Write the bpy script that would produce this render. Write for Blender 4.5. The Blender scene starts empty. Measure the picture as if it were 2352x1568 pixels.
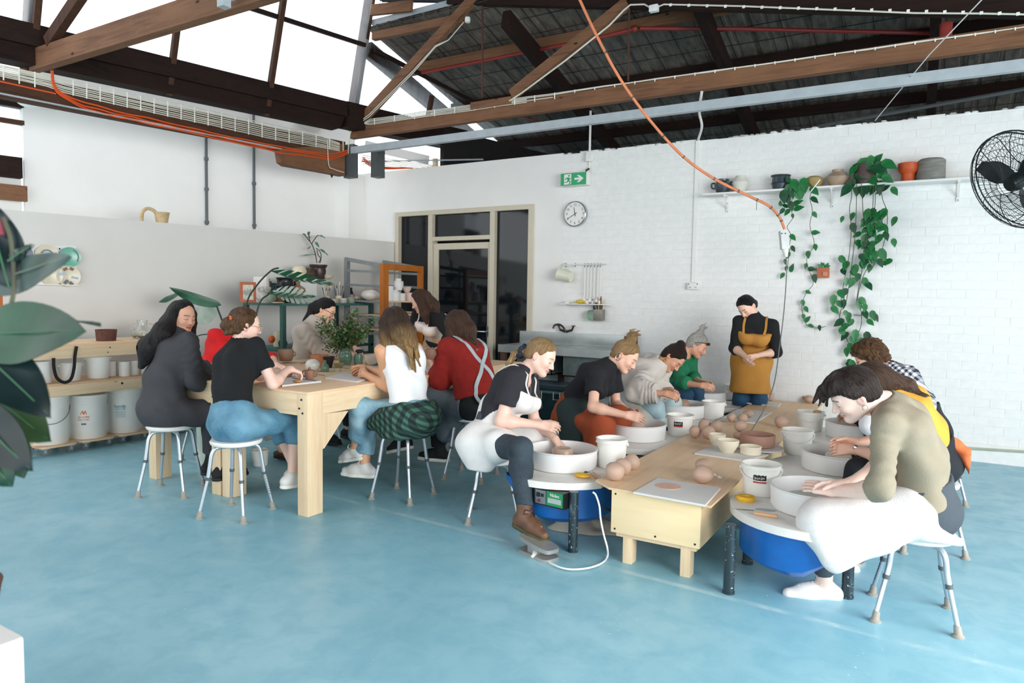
import bpy, bmesh, math, random
import numpy as np
from mathutils import Vector, Matrix, Euler
random.seed(11)
RNG = np.random.default_rng(11)
SC = bpy.context.scene
COL = SC.collection
PI = math.pi
# ------------------------------------------------------------------ camera
F_PX, W_PX, H_PX, EYE = 1605.0, 2352, 1568, 1.5
yaw, pitch, roll = [math.radians(v) for v in (-31.05, -3.68, 0.9)]
_f = np.array([math.sin(yaw)*math.cos(pitch), math.cos(yaw)*math.cos(pitch), math.sin(pitch)])
_r0 = np.array([math.cos(yaw), -math.sin(yaw), 0.0]); _u0 = np.cross(_r0, _f)
_r = math.cos(roll)*_r0 + math.sin(roll)*_u0
_u = -math.sin(roll)*_r0 + math.cos(roll)*_u0
CAM = np.array([0, 0, EYE])
cam_d = bpy.data.cameras.new('camera'); cam = bpy.data.objects.new('camera', cam_d); COL.objects.link(cam)
cam_d.sensor_width = 36; cam_d.lens = F_PX/W_PX*36; cam_d.clip_end = 200; cam_d.clip_start = .05
cam.matrix_world = Matrix(((_r[0], _u[0], -_f[0], 0), (_r[1], _u[1], -_f[1], 0), (_r[2], _u[2], -_f[2], EYE), (0, 0, 0, 1)))
cam_d.dof.use_dof = True; cam_d.dof.focus_distance = 5.0; cam_d.dof.aperture_fstop = 3.2
SC.camera = cam
# ------------------------------------------------------------------ light
W = bpy.data.worlds.new('sky'); SC.world = W; W.use_nodes = True
bg = W.node_tree.nodes['Background']; bg.inputs[0].default_value = (0.93, 0.97, 1.0, 1); bg.inputs[1].default_value = 1.15
def area(name, loc, rot, sx, sy, power, col):
    l = bpy.data.lights.new(name, 'AREA'); l.shape = 'RECTANGLE'; l.size = sx; l.size_y = sy; l.energy = power; l.color = col
    o = bpy.data.objects.new(name, l); COL.objects.link(o); o.location = loc; o.rotation_euler = [math.radians(a) for a in rot]; return o
area('doorway_daylight', (3.7, 1.6, 2.3), (0, 62, 0), 3.0, 5.0, 300, (.95, .985, 1))
SC.view_settings.view_transform = 'Standard'; SC.view_settings.look = 'None'
SC.view_settings.exposure = 1.0; SC.view_settings.gamma = 1; SC.view_settings.use_curve_mapping = False
# ------------------------------------------------------------------ sight lines of the survey: where a line of sight meets a real plane
def ray(x, y): return _f + (x-W_PX/2)/F_PX*_r - (y-H_PX/2)/F_PX*_u
def oZ(x, y, z=0.0): d = ray(x, y); return CAM + d*(z-EYE)/d[2]
def oY(x, y, v): d = ray(x, y); return CAM + d*v/d[1]
def oX(x, y, v): d = ray(x, y); return CAM + d*v/d[0]
def oP(x, y, p0, n): d = ray(x, y); n = np.array(n, float); return CAM + d*((np.array(p0)-CAM) @ n)/(d @ n)
def oD(x, y, t): return CAM + ray(x, y)*t
# ------------------------------------------------------------------ materials
def lin(h):
    if isinstance(h, str):
        h = h.lstrip('#'); c = [int(h[i:i+2], 16)/255 for i in (0, 2, 4)]
    else: c = list(h)
    return tuple(v/12.92 if v <= .04045 else ((v+.055)/1.055)**2.4 for v in c) + (1,)
MATS = {}
class NT:
    def __init__(s, name):
        s.m = bpy.data.materials.new(name); s.m.use_nodes = True; s.t = s.m.node_tree; s.N = s.t.nodes
        s.b = s.N['Principled BSDF']; s.out = s.N['Material Output']
    def n(s, t, **k):
        o = s.N.new(t)
        for a, v in k.items(): setattr(o, a, v)
        return o
    def l(s, a, b): s.t.links.new(a, b)
    def coord(s, scale=(1, 1, 1), rot=(0, 0, 0), kind='Object'):
        tc = s.n('ShaderNodeTexCoord'); mp = s.n('ShaderNodeMapping'); s.l(tc.outputs[kind], mp.inputs[0])
        mp.inputs['Scale'].default_value = scale; mp.inputs['Rotation'].default_value = rot; return mp.outputs[0]
    def noise(s, co, scale, detail=4, rough=.55, dist=0):
        o = s.n('ShaderNodeTexNoise'); s.l(co, o.inputs['Vector']); o.inputs['Scale'].default_value = scale
        o.inputs['Detail'].default_value = detail; o.inputs['Roughness'].default_value = rough; o.inputs['Distortion'].default_value = dist
        return o.outputs['Fac']
    def ramp(s, fac, stops):
        o = s.n('ShaderNodeValToRGB'); s.l(fac, o.inputs[0]); e = o.color_ramp.elements
        while len(e) < len(stops): e.new(.5)
        for i, (p, c) in enumerate(stops): e[i].position = p; e[i].color = lin(c) if isinstance(c, str) else ((c, c, c, 1) if not hasattr(c, '__len__') else tuple(c))
        return o.outputs[0]
    def mix(s, fac, a, b, mode='MIX'):
        o = s.n('ShaderNodeMix', data_type='RGBA', blend_type=mode)
        for v, i in ((fac, 0), (a, 6), (b, 7)):
            if hasattr(v, 'is_output'): s.l(v, o.inputs[i])
            else: o.inputs[i].default_value = v
        return o.outputs[2]
    def bump(s, h, strength=.3, dist=.01):
        o = s.n('ShaderNodeBump'); o.inputs['Strength'].default_value = strength; o.inputs['Distance'].default_value = dist
        s.l(h, o.inputs['Height']); s.l(o.outputs[0], s.b.inputs['Normal'])
    def fin(s, col=None, rough=None, metal=None, **k):
        for v, nm in ((col, 'Base Color'), (rough, 'Roughness'), (metal, 'Metallic')):
            if v is None: continue
            if hasattr(v, 'is_output'): s.l(v, s.b.inputs[nm])
            else: s.b.inputs[nm].default_value = v
        for a, v in k.items(): s.b.inputs[a.replace('_', ' ')].default_value = v
        return s.m
def mat(name, c, rough=.55, metal=0, var=.12, scale=9, bump=0, bscale=60, stretch=(1, 1, 1), **k):
    """plain material with procedural mottling (var) and fine relief (bump)"""
    if name in MATS: return MATS[name]
    t = NT(name); co = t.coord(stretch); f = t.noise(co, scale)
    c = lin(c); lo = tuple(max(0, v*(1-var)) for v in c[:3])+(1,); hi = tuple(min(1, v*(1+var)) for v in c[:3])+(1,)
    colr = t.ramp(f, [(.3, lo), (.7, hi)])
    if bump: t.bump(t.noise(co, bscale, 3), bump, .004)
    MATS[name] = t.fin(colr, rough, metal, **k); return MATS[name]
def wood(name, a, b, axis, scale=1.0, rough=.55, knots=None, bump=.15):
    """timber with the grain along one axis (0 x, 1 y, 2 z)"""
    key = name+'_'+'xyz'[axis]
    if key in MATS: return MATS[key]
    t = NT(key); sc = [14*scale]*3; sc[axis] = .9*scale
    co = t.coord(sc); f = t.noise(co, 2.2, 6, .6, .6); c2 = t.coord((1.3, 1.3, 1.3))
    c = t.ramp(f, [(.28, a), (.55, b), (.78, a)])
    g = t.noise(c2, 2.1, 3); c = t.mix(.35, c, t.ramp(g, [(.3, a), (.7, b)]))
    if knots:
        v = t.n('ShaderNodeTexVoronoi'); s2 = [3.2]*3; s2[axis] = 1.5; t.l(t.coord(s2), v.inputs['Vector']); v.inputs['Scale'].default_value = 1.6
        k = t.ramp(v.outputs['Distance'], [(.035, 1.0), (.085, 0.0)]); c = t.mix(k, c, lin(knots))
    t.bump(f, bump, .006); MATS[key] = t.fin(c, rough, Specular_IOR_Level=.2); return MATS[key]
# ------------------------------------------------------------------ mesh builder
class MB:
    def __init__(s): s.v = []; s.f = []
    def add(s, vs, fs):
        o = len(s.v); s.v += [tuple(map(float, v)) for v in vs]; s.f += [tuple(i+o for i in f) for f in fs]; return s
    def hexa(s, p): return s.add(p, [(0, 3, 2, 1), (4, 5, 6, 7), (0, 1, 5, 4), (1, 2, 6, 5), (2, 3, 7, 6), (3, 0, 4, 7)])
    def box(s, lo, hi, ch=0):
        (a, b, c), (d, e, f) = lo, hi
        if ch <= 0: return s.hexa([(a, b, c), (d, b, c), (d, e, c), (a, e, c), (a, b, f), (d, b, f), (d, e, f), (a, e, f)])
        bm = bmesh.new(); bmesh.ops.create_cube(bm, size=1)
        for v in bm.verts: v.co = Vector(((a+d)/2+v.co.x*(d-a), (b+e)/2+v.co.y*(e-b), (c+f)/2+v.co.z*(f-c)))
        bmesh.ops.bevel(bm, geom=bm.edges[:], offset=ch, segments=2, affect='EDGES', profile=.6)
        return s.bm(bm)
    def bm(s, bm):
        bm.verts.index_update(); s.add([v.co[:] for v in bm.verts], [[v.index for v in f.verts] for f in bm.faces]); bm.free(); return s
    def beam(s, a, b, w, h, up=(0, 0, 1)):
        a, b = Vector(a), Vector(b); d = (b-a).normalized(); x = d.cross(Vector(up))
        if x.length < 1e-4: x = d.cross(Vector((0, 1, 0)))
        x.normalize(); y = x.cross(d).normalized(); x *= w/2; y *= h/2
        return s.hexa([a-x-y, a+x-y, a+x+y, a-x+y, b-x-y, b+x-y, b+x+y, b-x+y])
    def tube(s, pts, r, n=8, cap=True, closed=False):
        P = [Vector(p) for p in pts]; m = len(P); R = r if hasattr(r, '__len__') else [r]*m
        vs, fs, pu = [], [], None
        for i in range(m):
            d = (P[(i+1) % m]-P[i-1]) if closed else (P[min(i+1, m-1)]-P[max(i-1, 0)])
            d = d.normalized() if d.length > 1e-9 else Vector((0, 0, 1))
            if pu is None:
                pu = d.cross(Vector((0, 0, 1)));
                if pu.length < .05: pu = d.cross(Vector((1, 0, 0)))
            pu = (pu-d*pu.dot(d)).normalized(); q = d.cross(pu)
            for k in range(n):
                t = 2*PI*k/n; vs.append(P[i]+(pu*math.cos(t)+q*math.sin(t))*R[i])
        for i in range(m if closed else m-1):
            j = (i+1) % m
            for k in range(n): fs.append((i*n+k, i*n+(k+1) % n, j*n+(k+1) % n, j*n+k))
        if cap and not closed: fs += [tuple(range(n-1, -1, -1)), tuple((m-1)*n+k for k in range(n))]
        return s.add(vs, fs)
    def lathe(s, prof, c=(0, 0, 0), n=24, M=None, wob=0, seed=0):
        """prof: (radius, z) from bottom to top; solid of revolution about z"""
        vs, fs = [], []; c = Vector(c); m = len(prof); rr = random.Random(seed); ph = [rr.uniform(0, 6) for _ in range(3)]
        for (r, z) in prof:
            for k in range(n):
                t = 2*PI*k/n; q = r*(1+wob*(math.sin(2*t+ph[0]+z*20)+.6*math.sin(3*t+ph[1]-z*30)))
                p = Vector((q*math.cos(t), q*math.sin(t), z)); vs.append((M @ p if M else p)+c)
        for i in range(m-1):
            for k in range(n): fs.append((i*n+k, i*n+(k+1) % n, (i+1)*n+(k+1) % n, (i+1)*n+k))
        if prof[0][0] > 1e-6: fs.append(tuple(range(n-1, -1, -1)))
        if prof[-1][0] > 1e-6: fs.append(tuple((m-1)*n+k for k in range(n)))
        return s.add(vs, fs)
    def sphere(s, c, r, n=12, M=None):
        r = r if hasattr(r, '__len__') else (r, r, r); c = Vector(c); m = n//2+1; vs, fs = [], []
        for i in range(m+1):
            a = PI*i/m
            for k in range(n):
                t = 2*PI*k/n; p = Vector((r[0]*math.sin(a)*math.cos(t), r[1]*math.sin(a)*math.sin(t), -r[2]*math.cos(a)))
                vs.append((M @ p if M else p)+c)
        for i in range(m):
            for k in range(n): fs.append((i*n+k, i*n+(k+1) % n, (i+1)*n+(k+1) % n, (i+1)*n+k))
        return s.add(vs, fs)
    def prism(s, poly, h, M=None):
        """2d outline (ccw) extruded by h along local z, M places it"""
        n = len(poly); M = M or Matrix(); vs = [M @ Vector((x, y, 0)) for x, y in poly]+[M @ Vector((x, y, h)) for x, y in poly]
        return s.add(vs, [tuple(range(n-1, -1, -1)), tuple(range(n, 2*n))]+[(k, (k+1) % n, n+(k+1) % n, n+k) for k in range(n)])
    def quad(s, a, b, c, d): return s.add([a, b, c, d], [(0, 1, 2, 3)])
    def xf(s, M): s.v = [tuple(M @ Vector(v)) for v in s.v]; return s
    def mesh(s, name, m=None, smooth=True, ang=.7, weld=False):
        me = bpy.data.meshes.new(name); me.from_pydata(s.v, [], s.f)
        if weld:
            bm = bmesh.new(); bm.from_mesh(me); bmesh.ops.remove_doubles(bm, verts=bm.verts, dist=1e-5); bm.to_mesh(me); bm.free()
        if m: me.materials.append(m)
        if smooth: me.shade_smooth(); me.set_sharp_from_angle(angle=ang)
        me.update(); return me
def link(name, me, parent=None, loc=None):
    o = bpy.data.objects.new(name, me); COL.objects.link(o)
    if loc is not None: o.location = loc
    if parent:
        o.parent = parent
        if parent.get('_w'): o.matrix_parent_inverse = Matrix.Translation(-Vector(parent['_w']))
    return o
def obj(name, mb, m, parent=None, smooth=True, ang=.7, weld=False):
    return link(name, mb.mesh(name, m, smooth, ang, weld), parent)
def tag(o, label=None, cat=None, group=None, kind=None):
    for k, v in (('label', label), ('category', cat), ('group', group), ('kind', kind)):
        if v: o[k] = v
    return o
def thing(name, label, cat, loc=(0, 0, 0), rz=0, group=None, world=True):
    """Empty at a thing's base. world=True: parts are given in world coordinates, else in the thing's own"""
    o = bpy.data.objects.new(name, None); COL.objects.link(o); o.empty_display_size = .1
    o.location = [float(v) for v in loc]; o.rotation_euler = (0, 0, rz)
    if world: o['_w'] = [float(v) for v in loc]
    return tag(o, label, cat, group)
def struct(name, mb, m, parent=None, **k):
    o = obj(name, mb, m, parent, **k)
    if not parent: o['kind'] = 'structure'
    return o
def solo(name, mb, m, label, cat, group=None, **k): return tag(obj(name, mb, m, **k), label, cat, group)
def kids(o): return [c for c in COL.objects if c.parent == o]
def dup(o, loc, rz=0, label=None, parent=None, kidmap=None):
    """copy of a thing with copies of its parts and sub-parts (mesh data shared)"""
    if kidmap is None:
        kidmap = {}
        for c in COL.objects:
            if c.parent: kidmap.setdefault(c.parent.name, []).append(c)
    c = o.copy(); COL.objects.link(c)
    if parent: c.parent = parent
    else:
        c.location = loc; c.rotation_euler = (0, 0, rz)
        if label: c['label'] = label
    for k in kidmap.get(o.name, []): dup(k, None, parent=c, kidmap=kidmap)
    return c
def arc(c, r, a0, a1, n, ax='xz'):
    out = []
    for i in range(n+1):
        t = a0+(a1-a0)*i/n; u, v = r*math.cos(t), r*math.sin(t)
        out.append((c[0]+u, c[1], c[2]+v) if ax == 'xz' else ((c[0], c[1]+u, c[2]+v) if ax == 'yz' else (c[0]+u, c[1]+v, c[2])))
    return out
def smooth_path(pts, n=6):
    """Catmull-Rom through the points"""
    P = [np.array(p, float) for p in pts]; P = [2*P[0]-P[1]]+P+[2*P[-1]-P[-2]]; out = []
    for i in range(1, len(P)-2):
        for k in range(n):
            t = k/n; a, b, c, d = P[i-1], P[i], P[i+1], P[i+2]
            out.append(.5*((2*b)+(-a+c)*t+(2*a-5*b+4*c-d)*t*t+(-a+3*b-3*c+d)*t**3))
    out.append(P[-2]); return [tuple(p) for p in out]
# ================================================================== ROOM
WB = 7.94                                            # the back wall's face
pine = lambda a: wood('pine', '#dcbb93', '#ecd3b0', a, 1, .5, '#8a5a34')
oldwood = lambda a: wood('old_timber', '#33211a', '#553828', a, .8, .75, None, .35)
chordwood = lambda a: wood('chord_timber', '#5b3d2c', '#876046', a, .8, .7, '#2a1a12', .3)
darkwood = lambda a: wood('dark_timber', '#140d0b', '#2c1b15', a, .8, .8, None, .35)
ply = wood('plywood', '#dcb48a', '#ecccA8', 1, .5, .45)
M_white = mat('white_paint', '#eceae6', .6, var=.02, scale=3, bump=.08, bscale=90)
M_grey = mat('grey_white_paint', '#dcd8d2', .65, var=.02, scale=3, bump=.06, bscale=90)
M_frame = mat('beige_frame', '#cdc3ae', .4, var=.03)
M_steelgrey = mat('grey_painted_steel', '#a9b0b4', .45, var=.08)
M_dsteel = mat('dark_grey_steel', '#54595a', .5, var=.12)
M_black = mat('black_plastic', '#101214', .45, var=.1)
M_wplast = mat('white_plastic', '#e9e7e2', .4, var=.02)
M_cable = mat('white_cable_sheath', '#d8d3c4', .5, var=.05)
M_orange = mat('orange_cable_sheath', '#d9541e', .5, var=.08)
M_red = mat('red_pipe_paint', '#8e2a22', .5, var=.1)
M_alu = mat('aluminium', '#c3c9ce', .32, .75, var=.05)
M_chrome = mat('chrome', '#b9bcbd', .18, .95, var=.04)
M_stain = mat('stainless_steel', '#b4bab9', .38, .6, var=.12, scale=5)

def floor_mat():
    t = NT('blue_floor_paint'); co = t.coord()
    n1 = t.noise(co, .9, 5, .6); n2 = t.noise(co, 5.5, 6, .65, .4); n3 = t.noise(t.coord((1, 1, 1)), 38, 5, .7)
    c = t.ramp(n1, [(.3, '#7fb4c4'), (.55, '#93c3d1'), (.75, '#a6d0db')])
    c = t.mix(t.ramp(n2, [(.42, 0.0), (.72, .55)]), c, lin('#6ba8bd'))
    c = t.mix(t.ramp(n3, [(.62, 0.0), (.78, .3)]), c, lin('#cfe2e7'))
    f = t.noise(co, 60, 2, .5); g = t.noise(co, 2.2, 3)
    fl = t.n('ShaderNodeMath', operation='MULTIPLY'); t.l(t.ramp(f, [(.70, 0.0), (.74, 1.0)]), fl.inputs[0]); t.l(t.ramp(g, [(.52, 0.0), (.62, .8)]), fl.inputs[1])
    c = t.mix(fl.outputs[0], c, lin('#e6f2f4'))
    # the old line mark that crosses in front of the table
    a, b = oZ(770, 1142), oZ(1240, 1262); d = (b-a)/np.linalg.norm(b-a); nx, ny = -d[1], d[0]
    sp = t.n('ShaderNodeSeparateXYZ'); t.l(co, sp.inputs[0])
    def mth(op, x, y):
        o = t.n('ShaderNodeMath', operation=op)
        for i, v in enumerate((x, y)):
            if hasattr(v, 'is_output'): t.l(v, o.inputs[i])
            else: o.inputs[i].default_value = v
        return o.outputs[0]
    dist = mth('ADD', mth('MULTIPLY', sp.outputs[0], nx), mth('MULTIPLY', sp.outputs[1], ny))
    dist = mth('ABSOLUTE', mth('SUBTRACT', dist, float(a[0]*nx+a[1]*ny)), 0)
    ln = mth('MULTIPLY', t.ramp(dist, [(.012, 1.0), (.03, 0.0)]), t.ramp(n2, [(.4, 0.0), (.6, .55)]))
    c = t.mix(ln, c, lin('#cfe3e0'))
    t.bump(n2, .12, .004)
    return t.fin(c, t.ramp(n2, [(.3, .28), (.7, .5)]), 0)
struct('floor', MB().box((-12, -5, -.1), (5.5, 14, 0)), floor_mat(), smooth=False)

# ---- back wall: smooth sheet on the left, painted brick on the right, door set between
DX0, DX1, DZ = -6.764, -4.472, 2.69; BX = -4.07; TOP = 3.305
wb = MB(); wb.box((-7.75, WB, 0), (DX0, WB+.2, TOP)); wb.box((DX0, WB, DZ), (DX1, WB+.2, TOP)); wb.box((DX1, WB, 0), (BX, WB+.2, TOP))
M_joint = mat('wall_joint_paint', '#e8e7e4', .8, var=.03)
wall_back = struct('wall_back', wb, M_white, smooth=False)
BL, BH = .24, .086
M_brick = mat('white_painted_brick', '#ecebe8', .62, var=.035, scale=14, bump=.35, bscale=45)
bk = MB(); bk.box((BX, WB+.002, 0), (4.6, WB+.2, TOP-.02)); struct('mortar_bed', bk, M_joint, wall_back, smooth=False)
rb = random.Random(3); vis, rest = [], MB()
def brick_mb(w, h, d, sk):
    m = MB(); g = .0022
    return m.add([(0, d, 0), (w, d, 0), (w, d, h), (0, d, h), (g, 0+sk[0], g), (w-g, sk[1], g), (w-g, sk[2], h-g), (g, sk[3], h-g)],
                 [(0, 1, 5, 4), (1, 2, 6, 5), (2, 3, 7, 6), (3, 0, 4, 7), (4, 5, 6, 7)])
bm_full = [brick_mb(BL-.006, BH-.005, .0028, [rb.uniform(-.0012, .0014) for _ in range(4)]).mesh('brick', M_brick, False) for _ in range(6)]
cells = []
for r in range(39):
    z = r*BH; x = BX-(BL/2 if r % 2 else 0)
    while x < 4.6:
        a, b = max(x, BX), min(x+BL, 4.6)
        if b-a > .03: cells.append((a, z, b-a, r))
        x += BL
def brick_rank(c):
    x = c[0]+c[2]/2; vis_ok = -4.0 < x < .62 and c[1] > 1.15 and c[1]+BH < TOP-.06
    return (not vis_ok or c[2] < BL*.99, x*x+WB*WB+(c[1]-EYE)**2)
cells.sort(key=brick_rank)
for i, (x, z, w, r) in enumerate(cells):
    if i < 300: link('brick', bm_full[i % 6], wall_back, (x+.003, WB+rb.uniform(-.001, .0012), z+.003))
    else:
        h = BH-.006
        if r == 38: h = TOP-z-rb.uniform(0, .035)
        elif r > 38: continue
        for v, f in [(brick_mb(w-.006, h, .0028, [rb.uniform(-.0012, .0014) for _ in range(4)]), 0)]:
            rest.add([(p[0]+x+.003, p[1]+WB+rb.uniform(-.001, .001), p[2]+z+.003) for p in v.v], v.f)
tag(struct('brick_courses', rest, M_brick, wall_back, smooth=False), kind='stuff')
# crumbling mortar on the wall's top
mt = MB()
for i in range(150):
    x = BX+.02+i*.058; h = rb.uniform(.002, .022)*(1.6 if rb.random() < .12 else 1)
    mt.sphere((x, WB+.08+rb.uniform(-.06, .06), TOP-.01), (rb.uniform(.03, .06), .07, h), 6)
tag(struct('crumbled_mortar', mt, M_brick, wall_back), kind='stuff')

# ---- the door set: beige frame, opaque panes coloured like the dark room behind
door = bpy.data.objects.new('door_1', None); COL.objects.link(door); door['kind'] = 'structure'; door['_w'] = [0., 0., 0.]
M_glassdark = NT('dark_room_pane').fin(lin('#0d1318'), .06, 0, IOR=1.5)
fy0, fy1 = WB-.05, WB+.08; w = .062
m = MB(); m.box((DX0, fy0, 0), (DX0+w, fy1, DZ)); m.box((DX1-w, fy0, 0), (DX1, fy1, DZ)); m.box((DX0+w, fy0, DZ-w), (DX1-w, fy1, DZ))
struct('frame', m, M_frame, door, smooth=False)
for a in (-6.165, -5.126): struct('mullion', MB().box((a, fy0+.005, 0), (a+.075, fy1, DZ-w)), M_frame, door, smooth=False)
struct('transom', MB().box((-6.09, fy0+.01, 2.262), (-5.126, fy1, 2.318)), M_frame, door, smooth=False)
m = MB(); lx0, lx1 = -6.085, -5.131
m.box((lx0, WB-.02, .02), (lx0+.085, WB+.03, 2.225)); m.box((lx1-.035, WB-.02, .02), (lx1, WB+.03, 2.225)); m.box((lx0+.085, WB-.02, 2.14), (lx1-.035, WB+.03, 2.225)); m.box((lx0+.085, WB-.02, .02), (lx1-.035, WB+.03, .2))
leaf = struct('door_leaf', m, M_frame, door, smooth=False)
for (a, b, z0, z1) in ((DX0+w, -6.165, 0, DZ-w), (-6.09, -5.126, 2.318, DZ-w), (-5.051, DX1-w, 0, DZ-w)):
    struct('pane', MB().box((a, WB+.02, z0), (b, WB+.03, z1)), M_glassdark, door, smooth=False)
struct('pane', MB().box((lx0+.085, WB, .2), (lx1-.035, WB+.012, 2.14)), M_glassdark, door, smooth=False)
hm = MB(); hx = lx1-.02; hm.tube([(hx, WB-.02, 1.02), (hx, WB-.07, 1.02), (hx-.015, WB-.075, 1.02), (hx-.16, WB-.075, 1.02)], .011, 8); hm.box((hx-.02, WB-.028, .95), (hx+.015, WB-.02, 1.09))
struct('handle', hm, M_chrome, leaf)
# black sheet added behind the panes to keep the inside dark
struct('dark_backing', MB().box((-7.0, WB+.2, 0), (-4.2, WB+.25, DZ+.3)), M_black, smooth=False)

# ---- left: half-height partition (runs a little askew), taller wall behind it
HP0, HP1 = np.array([-7.789, 3.285]), np.array([-6.786, WB]); hd = (HP1-HP0)/np.linalg.norm(HP1-HP0); hn = np.array([-hd[1], hd[0]])
def along(p, d, y): return p+d*((y-p[1])/d[1])
def wall_strip(p, q, z0, z1, th): a, b = np.array(p), np.array(q); c, d = b+hn*th, a+hn*th; return MB().hexa([(*a, z0), (*b, z0), (*c, z0), (*d, z0), (*a, z1), (*b, z1), (*c, z1), (*d, z1)])
struct('wall_left', wall_strip(along(HP0, hd, -3), HP1-hd*.002, 0, 2.267, .12), M_grey, smooth=False)
UP1 = np.array([-7.6, WB]); UN = np.array([hn[0], hn[1], 0])
ue = oP(55, 360, (*UP1, 0), UN)[:2]
wl = wall_strip(ue, UP1, 0, 3.98, .15)
struct('wall_left_upper', wl, M_white, smooth=False)
pil = MB(); pa = oY(801, 395, 7.62); pil.box((pa[0]-.28, 7.62, 0), (pa[0], WB, pa[2])); struct('trim_2', pil, M_white, smooth=False)
# opening at the upper wall's near end: white window, timber lintel pieces
win = bpy.data.objects.new('window_2', None); COL.objects.link(win); win['kind'] = 'structure'; win['_w'] = [0., 0., 0.]
def upz(px, py): return oP(px, py, (*UP1, 0), UN)
def upbox(px0, y0, px1, y1, th, off=0):
    a, b, c, d = upz(px0, y1), upz(px1, y1), upz(px1, y0), upz(px0, y0); za, zb = (a[2]+b[2])/2, (c[2]+d[2])/2; o = -UN*off; k = UN*th
    P = [np.array([*q[:2], z])+o for z in (za, zb) for q in (a, b)]
    return MB().hexa([P[0], P[1], P[1]+k, P[0]+k, P[2], P[3], P[3]+k, P[2]+k])
M_pane = NT('skylight_sheet')
tr = M_pane.n('ShaderNodeBsdfTransparent'); tl = M_pane.n('ShaderNodeBsdfTranslucent'); gl = M_pane.n('ShaderNodeBsdfGlossy'); m1 = M_pane.n('ShaderNodeMixShader'); m2 = M_pane.n('ShaderNodeMixShader')
stk = M_pane.noise(M_pane.coord((9, 9, .4)), 3, 4); stc = M_pane.ramp(stk, [(.35, '#e4ebf2'), (.6, '#ffffff')])
M_pane.l(stc, tr.inputs[0]); tl.inputs[0].default_value = (.9, .93, .96, 1); m1.inputs[0].default_value = .12; M_pane.l(tr.outputs[0], m1.inputs[1]); M_pane.l(tl.outputs[0], m1.inputs[2])
gl.inputs['Roughness'].default_value = .2; m2.inputs[0].default_value = .03; M_pane.l(m1.outputs[0], m2.inputs[1]); M_pane.l(gl.outputs[0], m2.inputs[2]); M_pane.l(m2.outputs[0], M_pane.out.inputs[0]); M_pane = M_pane.m
struct('pane', upbox(-140, 225, 55, 352, .02, -.05), M_pane, win, smooth=False)
struct('glazing_bar', upbox(-140, 262, 56, 273, .05), oldwood(1), win, smooth=False)
struct('sill', upbox(-140, 352, 49, 400, .12, .06), darkwood(1), win, smooth=False)
struct('head', upbox(-140, 218, 55, 232, .12), darkwood(1), win, smooth=False)
struct('trim_3', upbox(-140, 400, 55, 520, .03, -.06), M_white, smooth=False)
struct('rail', upbox(-140, 420, 57, 456, .08, .12), chordwood(1), win, smooth=False)

# ================================================================== ROOF
# skylight: leaning glass wall on the gutter beam
GA, GB = np.array([-7.27, 4.09, 4.0]), np.array([-6.68, 6.8, 4.0]); gdir = (GB-GA)/np.linalg.norm(GB-GA); gup = np.array([.246, 0, 1.0]); gn = np.cross(gdir, gup); gn /= np.linalg.norm(gn)
def gpt(y, z, off=0): t = (y-GA[1])/gdir[1]; return GA+gdir*t+gup*(z-4)+gn*off
sky = bpy.data.objects.new('window_1', None); COL.objects.link(sky); sky['kind'] = 'structure'; sky['_w'] = [0., 0., 0.]
YM = [.1, 1.25, 2.35, 3.45, 4.655, 5.74, 6.93]
bar_z = lambda y: 4.71 if y < 7 else 4.71-.17*(y-7)
def gpane(y0, z00, z01, y1, z10, z11):
    P = [gpt(y0, z00, -.012), gpt(y1, z10, -.012), gpt(y1, z11, -.012), gpt(y0, z01, -.012)]; Q = [p+gn*.024 for p in P]
    return MB().hexa([P[0], P[1], Q[1], Q[0], P[3], P[2], Q[2], Q[3]])
for a, b in zip(YM[:-1], YM[1:]):
    struct('pane', gpane(a, 3.95, 4.71, b, 3.95, 4.71), M_pane, sky, smooth=False)
    struct('pane', gpane(a, 4.71, 5.6, b, 4.71, 5.6), M_pane, sky, smooth=False)
def hipz(y): return 4.7-.256*(y-7)
for a, b in ((6.93, 8.1), (8.1, 9.5)):
    struct('pane', gpane(a, 3.85, hipz(max(a, 7))+.1, b, 3.8, max(hipz(b), 3.85)+.1), M_pane, sky, smooth=False)
def gbar(y0, z0, y1, z1, w, h, off=.05): return MB().beam(gpt(y0, z0, off), gpt(y1, z1, off), w, h, tuple(gn))
for y in YM[:-1]: struct('mullion', gbar(y, 3.62 if y > 3.6 else 3.95, y, 5.6, .055, .07, .1), oldwood(2), sky, smooth=False)
struct('mullion', gbar(8.1, 3.8, 8.1, 4.35, .05, .06), oldwood(2), sky, smooth=False)
struct('glazing_bar', gbar(.1, 4.71, 6.9, 4.71, .05, .06, .06), darkwood(1), sky, smooth=False)
struct('glazing_bar', gbar(7.05, 4.69, 9.3, 4.36, .05, .06, .06), darkwood(1), sky, smooth=False)
# gutter beam: two deep boards
def gface(px, py): return oP(px, py, GA+gn*.12, np.cross(gdir, (0, 0, 1)))
gh = np.array([-gdir[1], gdir[0], 0]); gh /= np.linalg.norm(gh)
def gboard(tl, tr_, br, bl, th, nm, mt_, label, off=0):
    P = [gface(*q)-gh*off for q in (bl, br, tr_, tl)]; Q = [p+gh*th for p in P]
    return solo(nm, MB().hexa([P[0], P[1], Q[1], Q[0], P[3], P[2], Q[2], Q[3]]), mt_, label, 'beam', smooth=False)
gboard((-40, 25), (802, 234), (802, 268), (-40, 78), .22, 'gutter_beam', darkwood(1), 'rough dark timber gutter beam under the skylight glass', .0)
gboard((-40, 72), (800, 262), (786, 293), (-40, 121), .2, 'gutter_board', darkwood(1), 'lower dark stained board below the gutter beam', -.05)

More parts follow.
